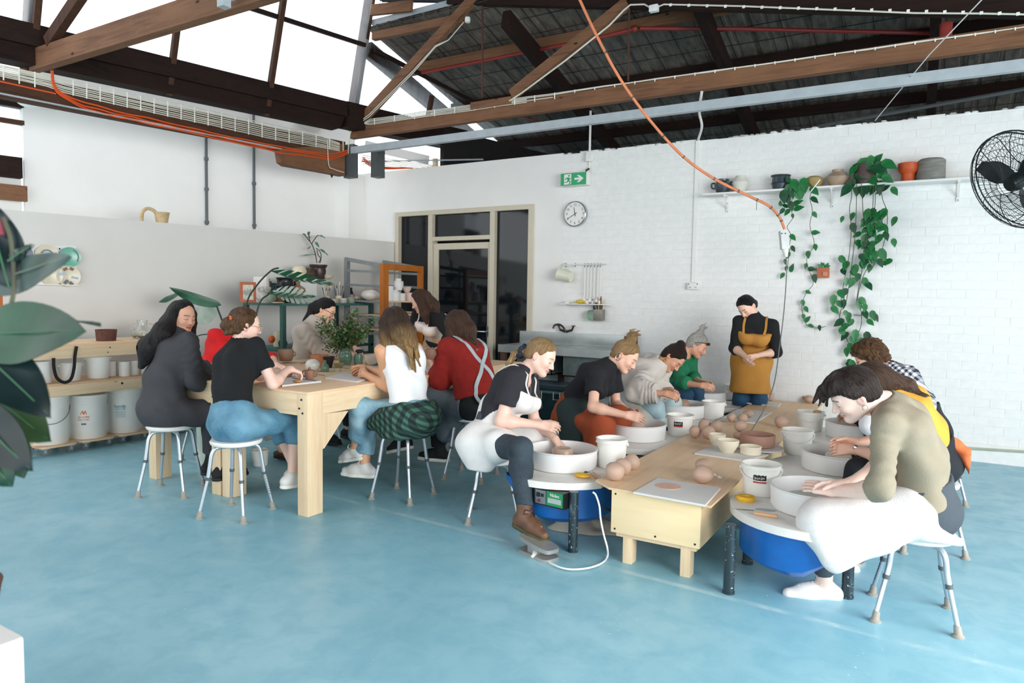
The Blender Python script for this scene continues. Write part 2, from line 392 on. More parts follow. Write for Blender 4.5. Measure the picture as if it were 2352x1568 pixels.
gboard((798, 232), (1075, 300), (1075, 345), (798, 290), .2, 'gutter_beam', darkwood(1), 'dark gutter beam running on beyond the truss post', .0)
q0, q1 = gpt(8.35, 3.95, .1), gpt(13.0, 3.95, .1); struct('dark_infill_left', MB().beam((q0[0], q0[1], 3.3), (q1[0], q1[1], 3.3), .08, 1.25), mat('dark_infill', '#181412', .9, var=.2), smooth=False)  # dark infill added to block the sky below the gutter line
solo('white_panel', MB().beam(oY(838, 333, 7.62), oY(985, 368, 8.4), .02, .13), M_white, 'white sloping panel behind the steel post above the wall', 'panel', smooth=False)
# metal roof of the hip end: sheet with ribs, on purlins and rafters
def hz(x, y, o=0): return 4.7-.256*(y-7)+o
sh = MB(); y0, y1 = 7.0, 13.2; xs = []; x = -6.48
while x < 4.6: xs += [(x, 0), (x+.13, 0), (x+.145, .01), (x+.175, .01), (x+.19, 0)]; x += .19
vs = [(a, y0, hz(a, y0, .24+h)) for a, h in xs]+[(a, y1, hz(a, y1, .24+h)) for a, h in xs]; n = len(xs)
sh.add(vs, [(i, n+i, n+i+1, i+1) for i in range(n-1)]); sh.add([(v[0], v[1], v[2]+.03) for v in vs], [(i, i+1, n+i+1, n+i) for i in range(n-1)])
def foil():
    t = NT('foil_insulation'); f = t.noise(t.coord((1, .25, 1)), 16, 5); g = t.noise(t.coord(), 1.1, 2)
    c = t.mix(t.ramp(g, [(.35, 0.0), (.7, .6)]), t.ramp(f, [(.3, '#57504a'), (.7, '#857b70')]), lin('#48423d')); t.bump(f, .5, .02); return t.fin(c, .6, 0, Specular_IOR_Level=.2)
ceil = struct('ceiling', sh, foil(), smooth=False)
# grid of wire mesh under the foil
wm = MB()
for i in range(37): wm.beam((-6.4+i*.3, 7.05, hz(0, 7.05, .225)), (-6.4+i*.3, 11.5, hz(0, 11.5, .225)), .006, .006)
for j in range(14): wm.beam((-6.45, 7.1+j*.3, hz(0, 7.1+j*.3, .22)), (4.4, 7.1+j*.3, hz(0, 7.1+j*.3, .22)), .006, .006)
tag(struct('wire_mesh', wm, M_black, ceil, smooth=False), kind='stuff')
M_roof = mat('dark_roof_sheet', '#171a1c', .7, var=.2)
mr = MB(); z = lambda x: 5.45-.22*(x+6.4)
mr.hexa([(-6.35, -3.5, z(-6.35)), (4.8, -3.5, z(4.8)), (4.8, 7.0, z(4.8)), (-6.35, 7.0, z(-6.35))]+[(-6.35, -3.5, z(-6.35)+.06), (4.8, -3.5, z(4.8)+.06), (4.8, 7.0, z(4.8)+.06), (-6.35, 7.0, z(-6.35)+.06)])
struct('ceiling_main', mr, M_roof, smooth=False)
g = MB(); g.add([(-6.35, 7.08, 5.3), (4.8, 7.08, 2.98), (4.8, 7.08, 5.2), (-6.35, 7.08, 5.6)], [(0, 1, 2, 3)]); g.add([(-6.35, 7.12, 5.3), (4.8, 7.12, 2.98), (4.8, 7.12, 5.2), (-6.35, 7.12, 5.6)], [(3, 2, 1, 0)])
struct('trim_4', g, M_roof, smooth=False)  # added board, stops sky light leaking between the two roof planes
struct('added_far_wall', MB().box((-9, 13.0, 0), (5, 13.1, 4)), M_roof, smooth=False)  # dark wall added to shut out light from beyond the hip roof
dkr = MB()
for i, x in enumerate((-6.5, -4.38, -2.25, -.1, 2.0)):
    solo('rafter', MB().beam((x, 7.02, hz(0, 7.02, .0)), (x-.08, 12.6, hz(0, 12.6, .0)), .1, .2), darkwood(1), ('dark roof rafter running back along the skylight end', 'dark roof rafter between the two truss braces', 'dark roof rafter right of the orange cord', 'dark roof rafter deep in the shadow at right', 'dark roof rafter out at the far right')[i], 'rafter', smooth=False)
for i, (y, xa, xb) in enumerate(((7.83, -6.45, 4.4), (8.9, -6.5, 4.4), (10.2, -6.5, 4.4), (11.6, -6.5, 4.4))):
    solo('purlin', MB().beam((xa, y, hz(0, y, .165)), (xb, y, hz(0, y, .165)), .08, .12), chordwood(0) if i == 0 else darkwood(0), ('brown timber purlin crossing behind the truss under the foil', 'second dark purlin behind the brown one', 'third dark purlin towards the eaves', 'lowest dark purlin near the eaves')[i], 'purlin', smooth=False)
def roofpt(px, py, o): return oP(px, py, (0, 7, 4.7+o), (0, .256, 1))
pp = [roofpt(*q, .08) for q in ((930, 175), (1370, 88), (1458, 66))]; p2 = [roofpt(*q, .08) for q in ((1470, 65), (1700, 66), (2180, 77))]
solo('sprinkler_pipe', MB().tube(pp, .022, 8), M_red, 'red pipe rising behind the truss from the skylight', 'pipe')
solo('sprinkler_pipe', MB().tube(p2, .022, 8).sphere(pp[-1], .04, 8), M_red, 'red pipe running across the dark roof at top right', 'pipe')
m = MB(); q = oY(2173, 62, 7.3); m.lathe([(.05, -.12), (.05, .03), (.042, .03), (.042, -.1), (0, -.1)], q, 14); solo('pipe_socket', m, M_red, 'short red pipe socket above the truss chord, top right', 'pipe')
for lab, a, b, yy in (('thin red conduit under the roof, left of the exit sign', (1205, 270), (1300, 300), 9.6), ('long thin red conduit just above the wall near the sign', (1150, 332), (1300, 318), 10.6), ('thin red conduit above the wall right of the cord', (1355, 308), (1840, 255), 10.6)):
    solo('conduit', MB().tube([oY(*a, yy), oY(*b, yy)], .012, 6), M_red, lab, 'pipe')

# ---- trusses
TY = 7.0
def t1(px, py, o=0): return oY(px, py, TY+o)
zb, zt = 3.573, 3.736
solo('truss_chord', MB().box((-6.80, TY, zb), (2.2, TY+.09, zt), .006), chordwood(0), 'long brown timber bottom chord with white cables clipped along its top', 'beam', smooth=False)
solo('truss_splice', MB().box((t1(1086, 0)[0], TY-.025, zt-.03), (t1(1180, 0)[0], TY+.06, zt+.055)), chordwood(0), 'short timber block on the chord where the second brace lands', 'beam', smooth=False)
def brace(name, a, b, wd, hh, m_, lab, o=.02):
    A, B = t1(*a, o), t1(*b, o); return solo(name, MB().beam(A, B, wd, hh, (0, 1, 0)), m_, lab, 'beam', smooth=False)
brace('truss_brace', (826, 282), (1106, -22), .115, .07, chordwood(0), 'brown diagonal brace nearest the skylight post')
brace('truss_brace', (1176, 218), (1442, 6), .115, .07, chordwood(0), 'brown diagonal brace under the white junction box')
brace('truss_post', (803, 300), (858, -60), .11, .09, oldwood(2), 'leaning timber post at the edge of the skylight', .0)
a, b = oY(1062, -2, TY+.03), oY(2352, 8, TY+.03)
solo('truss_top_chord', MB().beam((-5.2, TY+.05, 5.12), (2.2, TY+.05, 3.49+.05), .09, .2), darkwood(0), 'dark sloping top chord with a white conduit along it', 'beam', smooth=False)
for i, (a, b) in enumerate((((1108, 12), (1108, 224)), ((1445, 14), (1443, 186)))):
    solo('tie_rod', MB().tube([t1(*a, .05), t1(*b, .05)], .011, 6), mat('rusty_rod', '#4a2a1c', .7), ('thin rusty rod hanging between the two braces', 'thin rusty rod with a white wire beside the junction box')[i], 'rod')
# ridge pieces at the post's head
solo('ridge_board', MB().beam(t1(852, 24, -.03), t1(946, 14, -.03), .05, .13), chordwood(0), 'short pale-brown board at the head of the post', 'beam', smooth=False)
solo('ridge_rail', MB().beam(t1(858, 84, .05), t1(1068, 42, .05), .07, .1), chordwood(0), 'timber rail below the grey gutter at the top', 'beam', smooth=False)
m = MB()
A, B = t1(862, 56, .12), t1(1075, 2, .12); m.beam(A, B, .14, .07); solo('ridge_gutter', m, M_steelgrey, 'grey metal gutter strip at the head of the roof', 'gutter', smooth=False)
m = MB()
for i in range(26): p = A+(B-A)*(.3+.68*i/26)+np.array([0, -.08, -.045]); m.add([p, p+np.array([.05, 0, .0]), p+np.array([.02, 0, -.05])], [(0, 1, 2), (2, 1, 0)])
solo('flashing_strip', m, M_steelgrey, 'jagged edge of foil flashing under the grey gutter', 'flashing', smooth=False)
# nearer truss at top left
T2 = 3.43
def t2(px, py, o=0): return oY(px, py, T2+o)
p, q = t2(66, 160), t2(1000, -150)
solo('truss_chord', MB().box((p[0], T2, p[2]-.01), (3.0, T2+.09, p[2]+.185), .006), chordwood(0), 'brown timber chord crossing the skylight at top left', 'beam', smooth=False)
solo('truss_brace', MB().beam(t2(112, 98, .03), t2(205, -40, .03), .11, .07, (0, 1, 0)), oldwood(2), 'dark brace rising from the near chord at top left', 'beam', smooth=False)
solo('truss_post', MB().beam(t2(60, 190, .02), t2(72, -30, .02), .1, .08, (0, 1, 0)), oldwood(2), 'cobwebbed dark post at the far left of the skylight', 'beam', smooth=False)
solo('truss_plate', MB().box(t2(-160, 40, -.02)-np.array([0, 0, .42]), t2(62, 60, .06)+np.array([0, .1, .0])), darkwood(0), 'black old timber plate in the top left corner', 'beam', smooth=False)
solo('light_fitting', MB().beam(oD(518, -6, 5.0), oD(560, -18, 5.0), .05, .05).box(oD(508, 10, 5.0)-.02, oD(516, 0, 5.0)+.03), M_steelgrey, 'end of a grey light fitting at the top edge above the skylight', 'light')

# ---- cable beam on the left
CA, CB = np.array([-7.22, 3.2, 0]), np.array([-6.86, 6.97, 0]); cdir = (CB-CA)/np.linalg.norm(CB-CA); cn = np.array([cdir[1], -cdir[0], 0])
def cface(px, py, o=0): return oP(px, py, CA+cn*o, cn)
def cz(px, py): return cface(px, py)[2]
ztl, zbl, ztr, zbr = cface(0, 162), cface(0, 222), cface(790, 325), cface(643, 344)
zc0, zc1 = zbl[2], ztl[2]+.02
print('cable beam z', zbl, zbr, ztl, ztr)
zl = lambda y, a, b: a[2]+(b[2]-a[2])*(y-a[1])/(b[1]-a[1])
def cb(y, z, o=0): t = (y-CA[1])/cdir[1]; p = CA+cdir*t+cn*o; return np.array([p[0], p[1], z])
ya, yb = 1.2, 6.98
P = [cb(ya, zl(ya, zbl, zbr)), cb(yb, zl(yb, zbl, zbr)), cb(yb, zl(yb, zbl, zbr), -.1), cb(ya, zl(ya, zbl, zbr), -.1)]
Q = [cb(ya, zl(ya, ztl, ztr)), cb(yb, zl(yb, ztl, ztr)), cb(yb, zl(yb, ztl, ztr), -.1), cb(ya, zl(ya, ztl, ztr), -.1)]
solo('cable_beam', MB().hexa(P+Q), oldwood(1), 'brown timber beam at left carrying the white and orange cables', 'beam', smooth=False)
P = [cface(0, 221, -.02), cface(643, 343, -.02)]
solo('steel_angle', MB().beam(P[0]-cdir*2, P[1], .09, .014), M_steelgrey, 'thin grey steel angle along the underside of the cable beam', 'beam', smooth=False)
e = [cface(*q, .01) for q in ((643, 342), (648, 372), (660, 380), (740, 394), (792, 404), (792, 330))]
m = MB(); n = len(e); m.add(list(e)+[p-cn*.12 for p in e], [tuple(range(n-1, -1, -1)), tuple(range(n, 2*n))]+[(k, (k+1) % n, n+(k+1) % n, n+k) for k in range(n)])
solo('timber_stub', m, chordwood(1), 'broken end of an old timber hanging below the cable beam', 'beam', smooth=False)
M_clip = mat('white_clip', '#efece2', .5)
def cpx(x, f):               # a line of sight to the beam's face: x along, f down its height
    xx = x/796; top = 149+(325-149)*xx; bot = top+(62 if x < 640 else 62-18*(x-640)/156); return top+(bot-top)*f
rc = random.Random(5)
for k in range(8):
    pts = []
    for x in range(-60, 800, 42):
        f = .0+.5*k/7 if x > 130 else .02+.40*k/7-.02
        y = cpx(x, f)+rc.uniform(-.7, .7)
        if x > 735: y += (x-735)*.16*(1-k/9)
        pts.append(cface(x, y, .012))
    c = tag(obj('white_cable', MB().tube(pts, .0058, 5), M_cable), 'cream electrical cable clipped in a flat run along the left timber beam', 'cable', 'cream cables along the left beam')
for k in range(3):
    pts = [cface(x, y, .02) for x, y in ((121-1.5*k, 162), (124-1.5*k, 190), (135-2*k, 208+2*k), (158-2*k, 222+3*k))]
    for x in range(190, 780, 38): pts.append(cface(x, cpx(x, .72+.11*k)+2+rc.uniform(-2, 2)-(3 if x < 260 else 0), .018))
    pts += [cface(795, 346+4*k, .03), cface(808, 341+4*k, .05)]
    tag(obj('orange_cable', MB().tube(smooth_path(pts, 3), .0085, 6), M_orange), 'orange cable sagging in loops along the left timber beam', 'cable', 'orange cables along the left beam')
pts = [cface(x, cpx(x, .5)+7, .015) for x in (-50, 30, 70, 105, 128)]
solo('orange_cable', MB().tube(pts, .008, 6), M_orange, 'single orange cable at the far left end of the beam', 'cable')
clips = MB()
for x in list(range(8, 100, 36))+list(range(168, 790, 31)):
    a, b = cface(x, cpx(x, -.03), .016), cface(x, cpx(x, .54), .016); clips.beam(a, b, .01, .006, tuple(cn))
tag(obj('cable_clips', clips, M_clip, smooth=False), 'row of small white clips holding the cables to the left beam', 'clips', kind='stuff')
# steel column and grey steel beam
p = oY(789, 400, 7.0); q = oY(832, 330, 7.0)
solo('steel_column', MB().box((p[0], 7.0, p[2]-.05), (p[0]+.17, 7.1, 3.5)).box((p[0]+.26, 7.25, p[2]-.02), (p[0]+.38, 7.4, 3.47)), M_dsteel, 'short grey steel post under the end of the grey beam', 'post', smooth=False)
solo('steel_beam', MB().box((-6.775, 6.99, 3.372), (2.2, 7.06, 3.462), .004), M_steelgrey, 'long grey steel beam hung just below the truss', 'beam', smooth=False)
# white cables along the chord and up the braces, conduit along the top chord, junction box
def chord_run(k, lift):
    pts = [t1(800, 352-2*k, -.01), t1(801+k, 318-4*k, -.02), t1(808+2*k, 297-4*k, -.015)]
    for x in range(850, 2420, 60): y = 318-.1417*(x-805)-33+lift+2.9*k*(1 if x < 1300 else .35); pts.append(t1(x, y*1.0+(rc.uniform(-.8, .8)), -.012))
    return pts
for k in range(5):
    P = chord_run(k, -4.5); P = P if k < 2 else P[:10+(k % 2)]
    tag(obj('white_cable', MB().tube(P, .0055, 5), M_cable), 'white cable clipped along the top edge of the long truss chord', 'cable', 'white cables along the truss chord')
for k in range(2):
    P = [t1(812, 292-3*k, -.03), t1(848, 268-5*k, -.03), t1(950, 166-5*k, -.04), t1(1000, 108-3*k, -.04), t1(1030, 92, -.045), t1(1066, 50, -.03)]
    tag(obj('white_cable', MB().tube(P, .006, 5), M_cable), 'white cable climbing the first diagonal brace', 'cable', 'white cables on the first brace')
P = [t1(1170, 232, -.02), t1(1200, 212, -.04), t1(1300, 138, -.04), t1(1400, 58, -.04), t1(1432, 24, -.04), t1(1448, 11, -.04), t1(1480, 10, -.04), t1(1495, 18, -.04)]
solo('white_conduit', MB().tube(P, .009, 6), M_cable, 'white conduit climbing the second brace to the junction box', 'cable')
P = [t1(x, y, -.04) for x, y in ((1510, 16), (1525, 10), (1700, 14), (1900, 22), (2100, 30), (2250, 31), (2400, 34))]
solo('white_conduit', MB().tube(P, .008, 6), M_cable, 'white conduit running right from the junction box along the dark chord', 'cable')
q = t1(1503, 20, -.05); solo('junction_box', MB().box((q[0]-.045, TY-.09, q[2]-.035), (q[0]+.045, TY-.03, q[2]+.03), .006), M_wplast, 'small white junction box at the top of the second brace', 'box')
q = t1(1074, 46, -.06); solo('ceiling_sensor', MB().lathe([(0, -.03), (.03, -.026), (.034, 0), (.03, .03), (0, .035)], q, 14), M_wplast, 'small round white sensor at the top of the first brace', 'sensor')
clips = MB()
for x in range(860, 2352, 46):
    y = 318-.1417*(x-805)-33; clips.beam(t1(x, y-6, -.018), t1(x, y+(9 if x < 1300 else 1), -.018), .01, .006, (0, 1, 0))
for x in range(1540, 2352, 42): p = t1(x, 11+(x-1540)*.026, -.045); clips.box(p-np.array([.012, .004, .012]), p+np.array([.012, .008, .012]))
tag(obj('cable_clips', clips, M_clip, smooth=False), 'white clips along the long truss chord and top chord', 'clips', kind='stuff')
# tails of cable seen past the column
for k in range(5):
    P = [oY(832, 356+5*k, 7.5), oY(880, 364+4*k, 7.7), oY(960, 374+3*k, 7.9), oY(1000, 381+2*k, 8.1)]
    tag(obj('white_cable', MB().tube(P, .006, 5), M_cable), 'cream cable running on behind the steel post', 'cable', 'cream cables behind the post')
for k in range(3):
    P = smooth_path([oY(832, 360+4*k, 7.4), oY(856, 378+3*k, 7.5), oY(890, 384+2*k, 7.7), oY(950, 386, 8.0)], 4)
    tag(obj('orange_cable', MB().tube(P, .008, 5), M_orange), 'orange cable looping behind the steel post', 'cable', 'orange cables behind the post')
p = oY(1000, 374, 8.15); solo('timber_offcut', MB().box(p-np.array([.03, .03, .1]), p+np.array([.03, .03, .06])), pine(2), 'end of a pale timber offcut standing on the wall top', 'timber', smooth=False)
p = oY(1010, 366, 8.05); solo('wall_top_rail', MB().tube([oY(830, 371, 7.6), oY(1110, 366, 8.3)], .011, 6), M_steelgrey, 'thin grey rail just over the wall top near the steel post', 'rail')
P = [cface(752, 322, .03), cface(755, 378, .03), cface(766, 388, .03), cface(790, 396, .03)]
solo('white_cable', MB().tube(smooth_path(P, 4), .006, 5), M_cable, 'loose white cable hanging over the broken timber end', 'cable')
p = cface(762, 392, -.05); solo('hook_bracket', MB().tube([p, p-np.array([0, 0, .05])], .008, 6).lathe([(0, -.1), (.02, -.06), (0, -.05)], p, 8), M_black, 'small black hook hanging below the broken timber end', 'hook')
# white duct and cream pipes near the gutter
a = upz(650, 283)+np.array([.25, 0, 0]); b = upz(700, 290)+np.array([.25, 0, 0])
m = MB(); m.tube([upz(655, 285)+np.array([.25, 0, .1]), upz(655, 285)+np.array([.05, .5, .1])], .12, 16); solo('white_duct', m, M_wplast, 'short round white duct below the gutter boards', 'duct')
m = MB(); p = oP(90, 244, CA-cn*.25, cn); m.lathe([(0, 0), (.16, 0), (.18, .015), (.18, .03), (0, .04)], p, 24); solo('white_vent', m, M_wplast, 'flat round white vent under the cable beam at far left', 'vent')
for x0, ya_, x1, yb_, lab in ((471, 300, 473, 517, 'left one of two grey conduits down the upper white wall'), (580, 250, 582, 526, 'right one of two grey conduits down the upper white wall')):
    m = MB(); a, b = upz(x0, ya_)-UN*.03, upz(x1, yb_)-UN*.03; m.tube([a, b], .017, 8)
    for t in (.3, .62, .97): c = a+(b-a)*t; m.tube([c-np.array([0, 0, .018]), c+np.array([0, 0, .018])], .027, 8)
    solo('wall_conduit', m, M_dsteel, lab, 'conduit')
# ================================================================== FURNITURE
def text_mb(s, size, M, depth=.0006, align='CENTER'):
    cu = bpy.data.curves.new('t', 'FONT'); cu.body = s; cu.size = size; cu.extrude = depth; cu.align_x = align; cu.align_y = 'CENTER'; cu.resolution_u = 2
    o = bpy.data.objects.new('t', cu); COL.objects.link(o); dg = bpy.context.evaluated_depsgraph_get(); me = bpy.data.meshes.new_from_object(o.evaluated_get(dg))
    m = MB(); m.add([M @ v.co for v in me.vertices], [tuple(p.vertices) for p in me.polygons])
    bpy.data.objects.remove(o); bpy.data.curves.remove(cu); bpy.data.meshes.remove(me); return m
def face_M(p, n, up=(0, 0, 1)):
    """frame with local z along n, local y along up"""
    n = Vector(n).normalized(); u = Vector(up); u = (u-n*u.dot(n)).normalized(); x = u.cross(n)
    return Matrix(((x.x, u.x, n.x, p[0]), (x.y, u.y, n.y, p[1]), (x.z, u.z, n.z, p[2]), (0, 0, 0, 1)))
# ---- stools: round white seat, four splayed height-adjustable aluminium legs
M_seat = mat('white_stool_plastic', '#ece9e4', .35, var=.02)
M_rub = mat('grey_rubber', '#9b958b', .7, var=.12)
M_hole = mat('dark_hole', '#1a1c1e', .8)
def make_stool(h, label):
    t = thing('stool', label, 'stool', world=False, group='white stools on metal legs')
    s = MB(); s.lathe([(0, h-.032), (.145, h-.032), (.163, h-.022), (.168, h-.008), (.162, h+.003), (.14, h+.006), (.08, h), (0, h-.004)], n=36)
    obj('seat', s, M_seat, t)
    for k in range(4):
        a = PI/4+k*PI/2; c, s_ = math.cos(a), math.sin(a)
        P = lambda r, z: (r*c, r*s_, z)
        up = MB(); up.tube(smooth_path([P(.05, h-.045), P(.1, h-.045), P(.135, h-.055), P(.155, h-.09), P(.165, h-.15), P(.18, .5*h)], 4), .0135, 10)
        leg = obj('leg', up, M_alu, t)
        lo = MB().tube([P(.178, .52*h), P(.235, .03)], .0112, 10); obj('lower_tube', lo, M_alu, leg)
        obj('collar', MB().tube([P(.1775, .53*h), P(.1805, .53*h-.02)], .0165, 10), M_dsteel, leg)
        q, r = Vector(P(.235, 0)), Vector(P(.228, .05)); obj('rubber_foot', MB().tube([q, q+Vector((0, 0, .006)), q+Vector((0, 0, .012)), r], [.027, .027, .018, .015], 12), M_rub, leg)
        hm = MB(); ax = Vector((-s_, c, 0))*(1 if k % 2 else -1)
        for i in range(8):
            f = .12+i*.075; p = Vector(P(.178+(.235-.178)*f, .52*h+(.03-.52*h)*f)); M = face_M(p+ax*.0113, ax); hm.prism([(.003*math.cos(u), .003*math.sin(u)) for u in [j*PI/3 for j in range(6)]], .0004, M)
        obj('holes', hm, M_hole, leg)
    return t
st51 = make_stool(.51, 'white round stool under the woman in black tee and jeans, nearest the table corner')
st51.location = (-3.99, 3.04, 0); st51.rotation_euler = (0, 0, .30)
KM = None
for x, y, rz, lab in ((-4.83, 3.11, .55, 'white round stool under the woman in dark grey coveralls'), (-3.33, 3.99, .12, 'white round stool under the woman in white tank top'),
                      (-3.23, 4.74, .18, 'white round stool under the woman in red jumper'), (-5.55, 3.95, .2, 'white round stool beneath the person in bright red at the table'),
                      (-5.2, 5.05, .5, 'white round stool behind the table, only a leg in view')):
    dup(st51, (x, y, 0), rz, lab)
st42 = make_stool(.415, 'white round stool of the woman in white apron at the nearest left wheel')
st42.location = (-2.50, 3.95, 0); st42.rotation_euler = (0, 0, .55)
for x, y, rz, lab in ((-2.46, 5.12, .3, 'white round stool under the woman in rust trousers'), (-2.46, 6.3, .3, 'white round stool under the person in beige shirt at the wheel'), (-2.42, 7.28, .3, 'white round stool under the person with grey topknot'),
                      (-.02, 3.82, .1, 'white round stool under the person in khaki jumper, front right'), (.02, 4.95, .3, 'white round stool under the person in mustard jumper'), (.06, 6.2, .3, 'white round stool under the person in gingham at the back right wheel')):
    dup(st42, (x, y, 0), rz, lab)

# ---- the two long work tables side by side
def work_table(x0, x1, lab):
    y0, y1, zt_ = 3.24, 6.06, .845; t = thing('work_table', lab, 'table', ((x0+x1)/2, (y0+y1)/2, 0))
    obj('tabletop', MB().box((x0, y0, zt_-.018), (x1, y1, zt_), .003), ply, t)
    L = .098, .135
    for sx in (0, 1):
        for sy in (0, 1):
            a = x0+.004 if sx == 0 else x1-.004-L[0]; b = y0+.004 if sy == 0 else y1-.004-L[1]
            obj('leg', MB().box((a, b, 0), (a+L[0], b+L[1], zt_-.018), .004), pine(2), t)
    for sy in (0, 1):
        b = y0+.006 if sy == 0 else y1-.051; obj('apron', MB().box((x0+.1, b, zt_-.165), (x1-.1, b+.045, zt_-.018), .003), pine(0), t)
    for sx in (0, 1):
        a = x0+.006 if sx == 0 else x1-.051; obj('apron', MB().box((a, y0+.14, zt_-.165), (a+.045, y1-.14, zt_-.018), .003), pine(1), t)
        for sy in (0, 1):
            b = y0+.14 if sy == 0 else y1-.14; e = 1 if sy == 0 else -1; xs = a+.004
            obj('corner_brace', MB().hexa([(xs, b, .50), (xs, b, .68), (xs, b+e*.26, .68), (xs, b+e*.19, .68), (xs+.035, b, .50), (xs+.035, b, .68), (xs+.035, b+e*.26, .68), (xs+.035, b+e*.19, .68)][:0] or [(xs, b, .44), (xs, b+e*.02, .44), (xs, b+e*.25, .67), (xs, b, .68), (xs+.035, b, .44), (xs+.035, b+e*.02, .44), (xs+.035, b+e*.25, .67), (xs+.035, b, .68)]), pine(2), t, smooth=False)
    bolts = MB()
    for (bx, bz) in ((x1-.06, .79), (x1-.08, .73), (x1-.05, .70)): bolts.tube([(bx, y0+.006, bz), (bx, y0-.001, bz)], .007, 8)
    obj('bolts', bolts, M_hole, t); return t
work_table(-4.425, -3.525, 'long pale pine work table with thick legs, the nearer of the two')
work_table(-5.34, -4.44, 'second long pine work table, pushed against the far side of the first')

# ---- low bench with two low drawers of plywood between the wheels
t = thing('wheel_bench', 'long low plywood bench running between the two rows of pottery wheels', 'bench', (-1.27, 5.7, 0))
PX0, PX1, PY0, PY1, PZ = -1.655, -.945, 3.60, 7.90, .43
obj('benchtop', MB().add([(-1.66, 3.74, PZ), (-1.53, 3.63, PZ), (PX1, PY0, PZ), (PX1, PY1, PZ), (PX0+.08, PY1, PZ), (-1.66, 3.74, PZ-.012), (-1.53, 3.63, PZ-.012), (PX1, PY0, PZ-.012), (PX1, PY1, PZ-.012), (PX0+.08, PY1, PZ-.012)], [(0, 1, 2, 3, 4), (9, 8, 7, 6, 5), (0, 5, 6, 1), (1, 6, 7, 2), (2, 7, 8, 3), (3, 8, 9, 4), (4, 9, 5, 0)]), ply, t, smooth=False)
plyx = wood('plywood_front', '#e6c796', '#efd9b0', 0, .45, .5)
obj('front_panel', MB().box((-1.512, 3.63, .178), (-1.005, 3.648, PZ-.012), .002), plyx, t)
for x0 in (-1.512, -1.023): obj('side_panel', MB().box((x0, 3.648, .178), (x0+.018, 7.88, PZ-.012)), wood('plywood_side', '#d8b78a', '#e6cba0', 1, .5, .5), t, smooth=False)
obj('bottom_rail', MB().box((-1.49, 3.66, .15), (-1.03, 3.72, .178)), pine(0), t, smooth=False)
for (x, y) in ((-1.45, 3.662), (-1.115, 3.655), (-1.45, 5.6), (-1.115, 5.6), (-1.45, 7.6), (-1.115, 7.6)): obj('leg', MB().box((x, y, 0), (x+.055, y+.075, .19), .003), pine(2), t)
sm = MB()
for (x, z) in ((-1.488, .40), (-1.488, .20), (-1.03, .20), (-1.25, .20)): sm.tube([(x, 3.632, z), (x, 3.6285, z)], .006, 8)
obj('screws', sm, M_hole, t)

# ---- pottery wheels
M_pan = mat('white_splash_pan', '#e9e8e6', .35, var=.02)
M_wtop = mat('white_wheel_top', '#e6e1da', .4, var=.06, scale=6)
M_blue = mat('blue_wheel_body', '#0c62b0', .35, var=.1)
M_legd = NT('dark_speckled_leg'); _f1 = M_legd.noise(M_legd.coord(), 70, 2); _f2 = M_legd.noise(M_legd.coord((1, 1, .4)), 14, 4); _c = M_legd.mix(M_legd.ramp(_f1, [(.66, 0.0), (.7, .8)]), lin('#22333a'), lin('#b9c4c4')); _c = M_legd.mix(M_legd.ramp(_f2, [(.6, 0.0), (.75, .5)]), _c, lin('#8fa0a2')); M_legd = M_legd.fin(_c, .35)
M_slip = mat('wet_clay_slip', '#b3957d', .25, var=.12, scale=12)
M_head = mat('grey_wheel_head', '#9a958e', .3, .4, var=.1)
M_green = mat('green_label', '#1d8a55', .4)
M_panelgrey = mat('grey_panel', '#70777a', .4)
def pan_prof(): return [(0, .402), (.205, .402), (.215, .406), (.222, .42), (.226, .515), (.231, .52), (.231, .525), (.219, .525), (.216, .512), (.208, .425), (.198, .414), (0, .414)]
